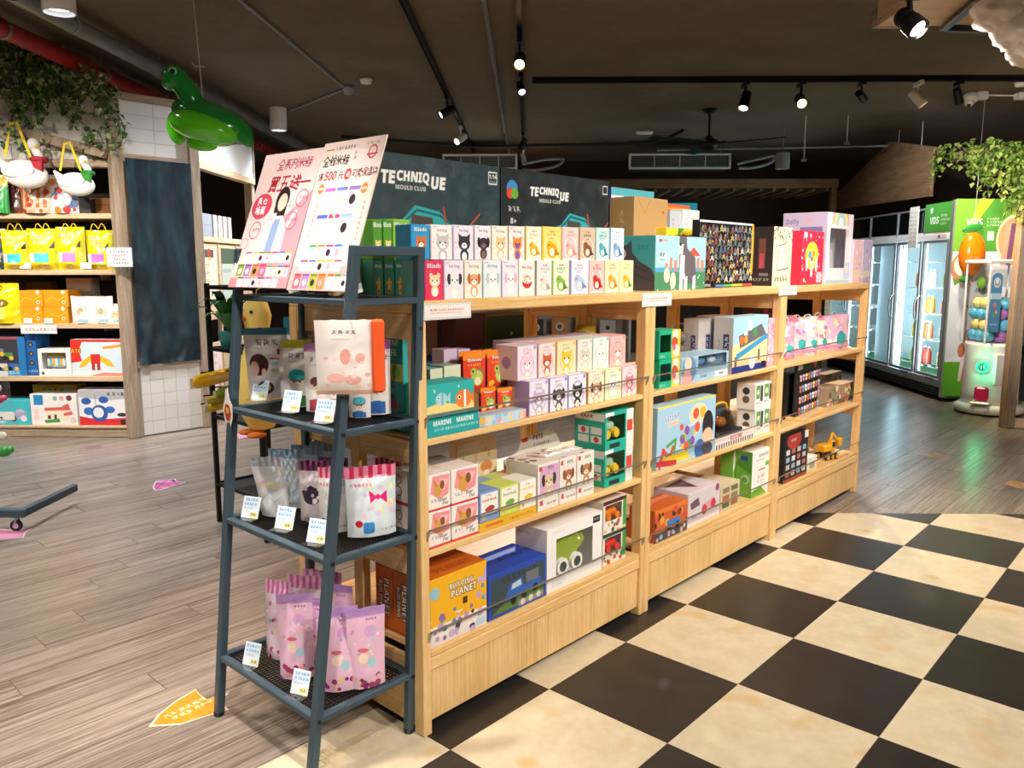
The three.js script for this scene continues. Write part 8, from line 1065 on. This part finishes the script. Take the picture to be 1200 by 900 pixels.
{ const at = (px, py, b = 6.86) => onB(px, py, b); ivy('bright green ivy hanging from the timber beam over the fridge end', [[at(1112, 180), 4, 0.3, 0.07], [at(1128, 175), 6, 0.2, 0.09], [at(1150, 174), 9, 0.3, 0.1], [at(1168, 176), 11, 0.36, 0.1], [at(1186, 178), 12, 0.42, 0.1], [at(1200, 182), 12, 0.55, 0.07], [at(1216, 186), 9, 0.6, 0.1]], [0x7aa03c, 0x9cc050, 0xcbe07c], 0.046); }
{ // gabled plywood fascia above the fridges
  const Q = 4.62, o = onQ(1088, 231, Q), pt = (px, py) => { const p = onQ(px, py, Q); return [p.dot(BD) - o.dot(BD), p.y - o.y]; }, t = thing('gable_board', 'gable shaped plywood board hung above the drink fridges', 'board', o, TURN_B), g = plate([pt(977, 246), pt(977, 233), pt(1043, 168), pt(1104, 176), pt(1092, 182), pt(1089, 230)].reverse(), 0.04), a = g.attributes.position, u = g.attributes.uv; for (let i = 0; i < a.count; i++) u.setXY(i, a.getX(i), a.getY(i) * 0.9); mesh('board', g, M.brownWood, t); const e = [pt(977, 233), pt(1043, 168), pt(1104, 176)]; for (let i = 0; i < 2; i++) mesh('edge_trim', bar(V(e[i][0], e[i][1], 0.02), V(e[i + 1][0], e[i + 1][1], 0.02), 0.05, 0.06, 0.003), M.brownWood, t); mesh('hanger_rod', rod(V(e[1][0] - 0.2, e[1][1] - 0.1, 0.02), V(e[1][0] - 0.2, CEIL - o.y - 0.001, 0.02), 0.006, 6), M.grey, t); mesh('hanger_rod', rod(V(0.3, 0.4, 0.02), V(0.3, CEIL - o.y - 0.001, 0.02), 0.006, 6), M.grey, t); }
// ---------------------------------------------------------------- the far end of the shop and what hangs from the ceiling
function airOutlet(label, q0, q1) { const b = 11, t = thing('air_outlet', label, 'air vent', bq(b, q0, 2.71), TURN_Q, 'ceiling air outlets'), W = q1 - q0; mesh('frame', [cbox(0, 0, -0.05, W, 0.025, 0.01, 0.003), cbox(0, 0.175, -0.05, W, 0.2, 0.01, 0.003), cbox(0, 0.025, -0.05, 0.025, 0.175, 0.01, 0.003), cbox(W - 0.025, 0.025, -0.05, W, 0.175, 0.01, 0.003)], M.white, t); mesh('duct_box', cbox(0.005, 0.005, -0.5, W - 0.005, 0.195, -0.05, 0.003), M.wallDark, t); for (let i = 0; i < 6; i++) mesh('vane', cbox(0.025, 0.04 + i * 0.022, -0.03, W - 0.025, 0.046 + i * 0.022, 0, 0.001), M.grey, t); const n = Math.round(W / 0.033), g = []; for (let i = 1; i < n; i++) g.push(cbox(i * W / n - 0.0015, 0.025, -0.012, i * W / n + 0.0015, 0.175, -0.004, 0)); tag(mesh('grille', g, M.grey, t), 'fine upright grille bars', null, null, 'stuff'); for (let i = 1; i < 4; i++) mesh('mullion', cbox(i * W / 4 - 0.006, 0.025, -0.01, i * W / 4 + 0.006, 0.175, 0.006, 0.001), M.white, t); for (const x of [0.1, W - 0.1]) mesh('hanger_rod', rod(V(x, 0.2, -0.2), V(x, CEIL - 2.711, -0.2), 0.006, 6), M.grey, t); }
airOutlet('white framed air outlet above the cardboard carton and ceiling fan', 1.36, 2.72); airOutlet('white framed air outlet above the large construction set boxes', -1.15, -0.14);
{ const t = thing('ceiling_fan', 'black ceiling fan with long blades below the dark ceiling', 'ceiling fan', onY(832, 128, CEIL)), k = M.blackMetal; t.position.y = CEIL; mesh('canopy', lathe([[0.001, 0], [0.085, 0], [0.08, -0.02], [0.03, -0.05], [0.001, -0.05]], 20), k, t); mesh('down_rod', rod(V(0, -0.3, 0), V(0, -0.04, 0), 0.012, 10), k, t); mesh('motor', lathe([[0.001, -0.27], [0.03, -0.28], [0.05, -0.31], [0.1, -0.33], [0.11, -0.37], [0.09, -0.42], [0.03, -0.44], [0.001, -0.44]], 24), k, t); for (let i = 0; i < 3; i++) { const g = cbox(0.12, -0.365, -0.06, 0.82, -0.355, 0.06, 0.003); g.rotateX(0.12); const a = [0.72, 2.81, 4.9][i]; g.rotateY(a); mesh('blade', g, k, t); const e = cbox(0.08, -0.362, -0.02, 0.2, -0.35, 0.02, 0.002); e.rotateY(a); mesh('blade_iron', e, k, t); } }
{ // timber pergola roof over the far counter
  const t = thing('pergola', 'timber pergola beam with slats in front of the dark far wall', 'pergola', bq(11.2, 1.0, 2.44), TURN_Q); mesh('beam', cbox(-2.6, 0.04, -0.08, 3.25, 0.16, 0, 0.004), M.brownWood, t); mesh('rear_beam', cbox(-2.6, 0.04, -1.28, 3.25, 0.14, -1.2, 0.004), M.brownWood, t); for (let i = 0; i < 32; i++) mesh('slat', cbox(-2.5 + i * 0.18, -0.005, -1.3, -2.46 + i * 0.18, 0.039, -0.01, 0.002), M.brownWood, t); for (const x of [-2.4, 3.15]) mesh('post', cbox(x, -2.44, -0.08, x + 0.08, 0.04, 0, 0.004), M.brownWood, t); }
{ const t = thing('far_sign', 'turquoise illuminated fascia under the pergola slats', 'sign', bq(12.0, 1.3, 2.2), TURN_Q); mesh('fascia', cbox(0, 0, -0.08, 1.2, 0.14, 0, 0.004), new THREE.MeshStandardMaterial({ color: 0x2a8a98, emissive: 0x2fb0c4, emissiveIntensity: 0.35, roughness: 0.5 }), t); mesh('back_frame', cbox(-0.02, -0.02, -0.12, 1.22, 0.16, -0.08, 0.003), M.black, t); for (const x of [0.05, 1.15]) mesh('support_leg', bar(V(x, -2.2, -0.1), V(x, 0, -0.1), 0.04), M.black, t); }
{ const t = thing('far_shelf', 'white shelving with small toys far behind the toy shelves', 'shelf', bq(10.2, -0.9), TURN_Q), w = M.white; for (const x of [0, 2.2]) mesh('upright', cbox(x, 0, -0.4, x + 0.03, 1.75, 0, 0.003), w, t); for (const y of [0.1, 0.5, 0.9, 1.3, 1.72]) mesh('shelf_board', cbox(0.03, y, -0.4, 2.2, y + 0.03, 0, 0.003), w, t); mesh('back_board', cbox(0.03, 0.1, -0.42, 2.2, 1.75, -0.4, 0.002), std(0xcfcac2, 0.6), t);
  let k = 0; for (const y of [0.53, 0.93, 1.33]) for (let i = 0; i < 7; i++) { const q = -0.82 + i * 0.31, nm = [['red', '#c84a4a'], ['tan', '#c8a070'], ['black', '#2c2c30'], ['pale green', '#9cc8a0'], ['white', '#e4e0da'], ['orange', '#d88a4a'], ['pink', '#e0a0b4']][(i * 3 + k) % 7]; const m = carton('far_toy_box', nm[0] + ' toy carton on the ' + ['second', 'third', 'fourth'][k] + ' board of the far white shelving', BX, 'toy cartons on the far white shelving', [-0.1, 0.1, 0, 0.2 + 0.03 * (i % 3), -0.07, 0.07], { c: nm[1], f: (p) => p.bg(nm[1]).c(0.5, 0.5, 0.26, '#f0e8dc').c(0.5, 0.5, 0.14, '#5a4a44'), res: 200 }); m.position.copy(bq(10.34, q, y + 0.0005)); m.rotation.y = TURN_Q; if (i === 6) k++; } }
// cables and thin rails along the far ceiling
{ const cable = (label, pts, r, mat = M.black) => { pts.forEach((p) => { p.y = Math.min(p.y, CEIL - r - 0.004); }); const t = thing('cable', label, 'cable', pts[0].clone()); mesh('run', tube(pts.map((p) => p.clone().sub(pts[0])), r, 40, 6), mat, t); }; const cp = (px, py, b) => onB(px, py, b);
  cable('thick black cable sagging along the far ceiling above the air outlets', [cp(400, 160, 10.6), cp(480, 166, 10.6), cp(560, 172, 10.6), cp(640, 170, 10.6), cp(720, 169, 10.6), cp(765, 166, 10.6), cp(790, 158, 10.4), cp(800, 150, 10.2)], 0.02);
  cable('pale twin pipe looping beside the air outlet over the construction boxes', [cp(614, 192, 10.9), cp(640, 187, 10.9), cp(660, 187, 10.9), cp(655, 193, 10.9), cp(630, 199, 10.9), cp(612, 199, 10.9)], 0.02, M.grey);
  cable('pale twin pipe looping beside the air outlet over the cardboard carton', [cp(864, 192, 10.9), cp(890, 186, 10.9), cp(908, 183, 10.9), cp(905, 189, 10.9), cp(885, 196, 10.9), cp(866, 197, 10.9)], 0.02, M.grey);
  cable('thin grey rail along the far ceiling behind the fan', [cp(770, 176, 10.2), cp(880, 174, 10.2), cp(1040, 171, 10.2)], 0.012, M.grey); 
  for (const [px, a, b, n] of [[944, 148, 186, 'beside the short black lamp'], [995, 122, 166, 'beside the white track lamp']]) { const A = cp(px, a, 9.4), B = cp(px - 1, b, 9.4), t = thing('hanger_rod', 'thin pale hanger rod dropping from the ceiling ' + n, 'rod', V(A.x, CEIL, A.z)); mesh('rod', rod(V(0, 0, 0), V(0, B.y - CEIL, 0), 0.007, 6), M.white, t); mesh('end_clamp', cb(0, B.y - CEIL - 0.03, 0, 0.05, 0.03, 0.05, 0.004), M.grey, t); } }
{ const t = thing('far_downlight', 'grey cylinder lamp hanging by the thin rails over the pergola', 'lamp', onB(917, 188, 10)); const h = CEIL - t.position.y; mesh('housing', lathe([[0.001, 0.09], [0.08, 0.09], [0.085, 0.08], [0.085, -0.1], [0.07, -0.1], [0.06, -0.06], [0.001, -0.06]], 20), std(0x9a9c9c, 0.5), t); mesh('stem', rod(V(0, 0.09, 0), V(0, h - 0.001, 0), 0.008, 6), M.grey, t); }
{ // security camera
  const P = onY(1140, 114, CEIL - 0.05), t = thing('security_camera', 'white dome security camera on the ceiling with a cable conduit', 'camera', V(P.x, CEIL, P.z), TURN_Q); mesh('mount', cbox(0.02, -0.075, -0.05, 0.13, 0, 0.05, 0.008), M.white, t); const d = ball(0.075, -0.02, -0.055, 0, 1, 0.8, 1, 20); mesh('dome', d, M.white, t); mesh('eyeball', ball(0.045, -0.04, -0.105, 0.02, 1, 0.9, 1, 18), M.white, t); mesh('lens', ball(0.018, -0.055, -0.135, 0.045, 1, 1, 1, 12), M.black, t); mesh('conduit', rod(V(0.13, -0.03, 0), V(0.62, -0.04, 0), 0.008, 8), M.white, t); mesh('junction_box', cbox(0.42, -0.07, -0.05, 0.62, -0.01, 0.05, 0.006), M.white, t); }
{ // plywood box, lamp and cotton cloud near the ceiling
  const y0 = 2.72, P = onY(1027, 31, y0), b = P.dot(BD), q = P.dot(QD), t = thing('plywood_box', 'pale plywood ceiling box with black rails below it', 'ceiling box', bq(b, q, y0), TURN_Q); mesh('box', cbox(0, 0, -0.0, 0.62, CEIL - y0 - 0.001, 0.9, 0.004), M.oak, t); mesh('skirt', cbox(-0.01, -0.0, -0.05, 0.3, 0.1, -0.001, 0.004), M.greyOak, t); mesh('rail', bar(V(0.2, -0.03, 0.9), V(0.34, -0.03, 0.06), 0.035), M.blackMetal, t); mesh('rail', bar(V(0.34, -0.03, 0.06), V(0.66, -0.03, 0.02), 0.035), M.blackMetal, t);
  const L = onY(1066, 26, y0 - 0.18), l = thing('track_spotlight', 'large black spotlight with a ringed barrel under the plywood box', 'lamp', V(L.x, y0 - 0.18, L.z), TURN_Q); mesh('adapter', cbox(-0.05, 0.1, -0.02, 0.05, 0.13, 0.02, 0.004), M.blackMetal, l); mesh('arm', rod(V(0, 0.03, 0), V(-0.01, 0.12, 0), 0.014, 8), M.blackMetal, l); const h = lathe([[0.001, -0.07], [0.035, -0.07], [0.042, -0.06], [0.042, 0.0], [0.05, 0.005], [0.052, 0.07], [0.046, 0.07], [0.04, 0.055], [0.001, 0.05]], 22); h.rotateX(Math.PI / 2); h.rotateX(0.75); h.rotateY(0.55); mesh('barrel', h, M.blackMetal, l); for (const k of [-0.05, -0.035, -0.02]) { const r = new THREE.TorusGeometry(0.043, 0.003, 6, 24); r.translate(0, 0, k); r.rotateX(0.75); r.rotateY(0.55); mesh('cooling_ring', r, M.blackMetal, l); } { const d = V(0, 0, 1).applyEuler(new THREE.Euler(0.75, 0, 0)).applyAxisAngle(UP, 0.55); const ln = new THREE.CircleGeometry(0.038, 20); ln.translate(0, 0, 0.058); ln.rotateX(0.75); ln.rotateY(0.55); mesh('lens', ln, GLOW.neutral, l); const sp = new THREE.SpotLight(LIGHT.neutral, 60, 0, 0.4, 0.7, 2); sp.name = 'spotlight_beam'; sp.castShadow = true; sp.shadow.radius = 2; sp.position.copy(d).multiplyScalar(0.1); l.add(sp); const tg = new THREE.Object3D(); tg.name = 'beam_target'; l.updateMatrixWorld(); tg.position.copy(l.worldToLocal(bq(6.9, 4.6, 1.9))); l.add(tg); sp.target = tg; }
  const C = onY(1178, 22, 2.6), c = thing('cotton_cloud', 'fluffy white cotton cloud hanging near the ceiling', 'decoration', V(C.x, 2.6, C.z), TURN_Q), g = []; for (const [x, y, z, r] of [[-0.02, 0.06, 0, 0.13], [0.1, 0.08, 0.03, 0.14], [0.06, -0.04, 0.02, 0.12], [0.18, 0, 0, 0.14], [0.12, -0.12, 0.01, 0.1], [0.26, -0.1, 0, 0.13], [0.3, 0.06, 0, 0.15], [0.22, -0.18, 0.02, 0.08]]) { const s = new THREE.SphereGeometry(r, 26, 20), a = s.attributes.position, v = V(0, 0, 0); for (let i = 0; i < a.count; i++) { v.fromBufferAttribute(a, i); const n = 1 + 0.14 * noise(v.x * 16 + x * 9, v.y * 16 + v.z * 11) + 0.07 * noise(v.x * 40, v.z * 40 + v.y * 33); a.setXYZ(i, v.x * n + x, v.y * n + y, v.z * n + z); } s.computeVertexNormals(); g.push(s); } mesh('cotton', g, phys(0xe4ddd6, 0.95, { sheen: 0.4, sheenColor: new THREE.Color(1, 1, 1) }), c); mesh('string', rod(V(0.12, 0.1, 0), V(0.12, 0.499, 0), 0.002, 5), M.white, c); }
{ // inflatable turtle
  const b = 5.1, s = b / F * 1.01, P = onB(238, 118, b), t = thing('turtle_inflatable', 'glossy green inflatable turtle hanging from the ceiling on a string', 'inflatable toy', P, TURN_Q), dk = phys(0x148a34, 0.14, { clearcoat: 0.9 }), lm = phys(0x5cd420, 0.16, { clearcoat: 0.9 });
  const E = (x, y, z, rx, ry, rz, a = 0, n = 28) => { const g = new THREE.SphereGeometry(1, n, Math.ceil(n * 0.75)); g.scale(rx * s, ry * s, rz * s); g.rotateZ(a); g.translate(x * s, y * s, z * s); return g; };
  mesh('shell', E(8, -22, -3, 47, 21, 30, -0.36), dk, t); mesh('belly', E(3, -31, 10, 40, 18, 25, -0.27), lm, t);
  mesh('neck', tube([V(-6 * s, -10 * s, 4 * s), V(-11 * s, 2 * s, 8 * s), V(-17 * s, 14 * s, 10 * s), V(-23 * s, 20 * s, 12 * s)], 12 * s, 16, 18), dk, t); mesh('head', E(-25, 22, 12, 15, 13.5, 12.5, -0.6), dk, t); mesh('muzzle', E(-31, 17, 14, 8, 9, 9, 0.2), dk, t);
  for (const e of [1]) { mesh('eye_ring', E(-23, 26, 22.5, 5, 5, 2), phys(0x8fe0b0, 0.2), t); mesh('pupil', E(-22.5, 26, 24, 3, 3, 1.6), M.black, t); }
  mesh('flipper', E(-30, -32, 6, 10, 17, 5, 0.25), lm, t); mesh('flipper', E(2, -50, 14, 17, 7, 6, -0.1), lm, t); mesh('flipper', E(46, -40, 8, 15, 8, 6, -0.75), dk, t); mesh('flipper', E(34, -22, -16, 14, 6, 6, -0.6), dk, t);
  mesh('string', rod(V(0, -6 * s, 0), V(-0.028, CEIL - P.y - 0.001, 0), 0.0035, 6), std(0xb8b4b0, 0.7), t); mesh('string_knot', tube([V(-10 * s, 40 * s, 0), V(-6 * s, 36 * s, 0.01), V(-1 * s, 37 * s, 0), V(4 * s, 36 * s, 0)], 0.004, 8, 5), std(0xb8b4b0, 0.7), t); }
// ---- stickers on the floor
function sticker(label, pts, inner, art, res = 700) { const s = sheet(), P = pts.map(([x, y]) => onY(x, y, 0)), cx = P.reduce((a, p) => a + p.x, 0) / P.length, cz = P.reduce((a, p) => a + p.z, 0) / P.length, xs = P.map((p) => p.x), zs = P.map((p) => p.z), x0 = Math.min(...xs), x1 = Math.max(...xs), z0 = Math.min(...zs), z1 = Math.max(...zs), t = thing('floor_sticker', label, 'sticker', V(cx, 0.0005, cz)), R = cell(s, (x1 - x0) * res, (z1 - z0) * res, art); const mk = (k, y) => { const g = ground(P.map((p) => [(p.x - cx) * k, (p.z - cz) * k]), y, 0.0006), a = g.attributes.position, u = g.attributes.uv; for (let i = 0; i < a.count; i++) u.setXY(i, R[0] + (R[2] - R[0]) * (a.getX(i) + cx - x0) / (x1 - x0), R[3] - (R[3] - R[1]) * (a.getZ(i) + cz - z0) / (z1 - z0)); return g; }; mesh('border', mk(1, 0), std(inner, 0.45), t); mesh('print', mk(0.92, 0.0008), s.mat(), t); }
sticker('orange arrow shaped floor sticker with pale lettering beside the rack foot', [[174, 852], [185, 838], [205, 822], [229, 808], [235, 815], [243, 820], [268, 812], [258, 822], [268, 832], [240, 840], [210, 850]], 0xf0dcc0, (p) => { p.bg('#d88a1e').specks(60, ['#e29c34', '#c67c16'], 0.01, 0.03); p.g.save(); p.g.translate(p.w * 0.18, p.h * 0.55); p.g.rotate(-0.1); p.g.translate(-p.w * 0.18, -p.h * 0.55); p.marks(0.22, 0.42, 6, 0.11, '#f8f0e0').marks(0.26, 0.56, 6, 0.11, '#f8f0e0'); p.g.restore(); });
sticker('magenta and violet floor sticker in the middle of the snack aisle', [[179, 571], [182, 564], [190, 563], [205, 561], [207, 564], [218, 565], [203, 570], [190, 574], [181, 575]], 0xe8dce4, (p) => p.bg('#c05a8a').specks(10, ['#a8407a', '#4a4a98', '#d88ab0'], 0.06, 0.14));
sticker('pink floor sticker under the trolley wheel', [[-20, 622], [0, 620], [20, 621], [38, 619], [30, 624], [28, 630], [0, 633], [-20, 632]], 0xd8b8c4, (p) => p.bg('#c0809a').specks(10, ['#b06a88', '#8a6a98'], 0.06, 0.14));
sticker('faint pink floor sticker beyond the steel rack', [[276, 509], [285, 507], [296, 507], [294, 512], [280, 514]], 0xe8c8d4, (p) => p.bg('#d88ab0').specks(6, ['#e8a8c4'], 0.08, 0.16));
sticker('faded orange floor sticker in front of the drink fridges', [[1078, 532], [1092, 530], [1108, 532], [1113, 538], [1100, 537], [1086, 535]], 0xc8a890, (p) => p.bg('#b8907a').specks(10, ['#c8a088', '#a88070'], 0.06, 0.14));
sticker('orange floor sticker by the checkered tiles', [[1177, 567], [1186, 563], [1200, 566], [1215, 568], [1210, 573], [1192, 572]], 0xd8c0a0, (p) => p.bg('#c89a5c').specks(10, ['#d8b078', '#b08848'], 0.06, 0.14));
// ---- trolley and hanging bags at the edge of the snack aisle
{ const W = onY(21, 622, 0), t = thing('steel_trolley', 'dark steel trolley corner on a small caster at the aisle edge', 'trolley', V(W.x, 0, W.z), TURN_Q), y = 0.078; mesh('deck_bar', [cbox(-1.0, y, -0.02, 0.052, y + 0.045, 0.02, 0.004), cbox(0.02, y, -0.5, 0.052, y + 0.045, -0.02, 0.004)], M.steel, t); mesh('caster_fork', [bar(V(-0.012, 0.03, 0.012), V(0, y, 0.006), 0.012, 0.004), bar(V(0.012, 0.03, -0.012), V(0.004, y, -0.006), 0.012, 0.004)], M.chrome, t); const w = new THREE.CylinderGeometry(0.03, 0.03, 0.018, 24); w.rotateX(Math.PI / 2); w.translate(-0.005, 0.03, 0); mesh('caster_wheel', w, M.black, t); const h = new THREE.CylinderGeometry(0.016, 0.016, 0.02, 18); h.rotateX(Math.PI / 2); h.translate(-0.005, 0.03, 0); mesh('wheel_hub', h, M.chrome, t); mesh('upright', [cbox(-0.36, y + 0.045, -0.02, -0.32, 1.5, 0.02, 0.004)], M.steel, t); for (const [px, py, h] of [[6, 515, 60], [0, 458, 42]]) { const b = W.dot(BD) - 0.02, P = onB(px, py, b), q = P.dot(QD) - W.dot(QD), yy = P.y + h * b / F / 2 - 0.012; mesh('peg_arm', [bar(V(-0.34, yy, 0.0), V(q, yy, 0.0), 0.012), bar(V(q - 0.006, yy, 0), V(q - 0.006, yy, 0.03), 0.01)], M.steel, t); } }
{ const W = onY(21, 622, 0); [[6, 515, 32, 60, 0x2f8a3c, 'clear bag with a green frog toy hanging on the trolley peg'], [0, 458, 26, 42, 0xb8405a, 'clear bag of small red toys hanging above the green frog bag']].forEach(([px, py, w, h, c, lab], i) => { const b = W.dot(BD) - 0.02, P = onB(px, py, b), k = b / F, t = thing('hanging_toy_bag', lab, 'bag', P, TURN_Q); const g = pouchGeo(w * k, h * k, 0.06, [0, 0, 1, 1], [0, 0, 1, 1], { seal: 0.08, pillow: 1, seed: 80 + i }); g.translate(0, -h * k / 2, 0); mesh('clear_bag', g, clearFilm, t); mesh('header_card', cb(0, h * k * 0.4, 0, w * k * 0.9, h * k * 0.16, 0.004, 0.001), M.white, t); mesh('toy', [ball(w * k * 0.26, -0.02, -h * k * 0.25, 0, 1.3, 0.8, 0.6), ball(w * k * 0.14, w * k * 0.2, -h * k * 0.2, 0.01)], std(c, 0.4), t); mesh('toy_trim', [ball(w * k * 0.16, -w * k * 0.1, h * k * 0.08, 0, 1.2, 1, 0.5)], std(0xd8d4cc, 0.5), t); }); }
renderer.render(scene, camera);
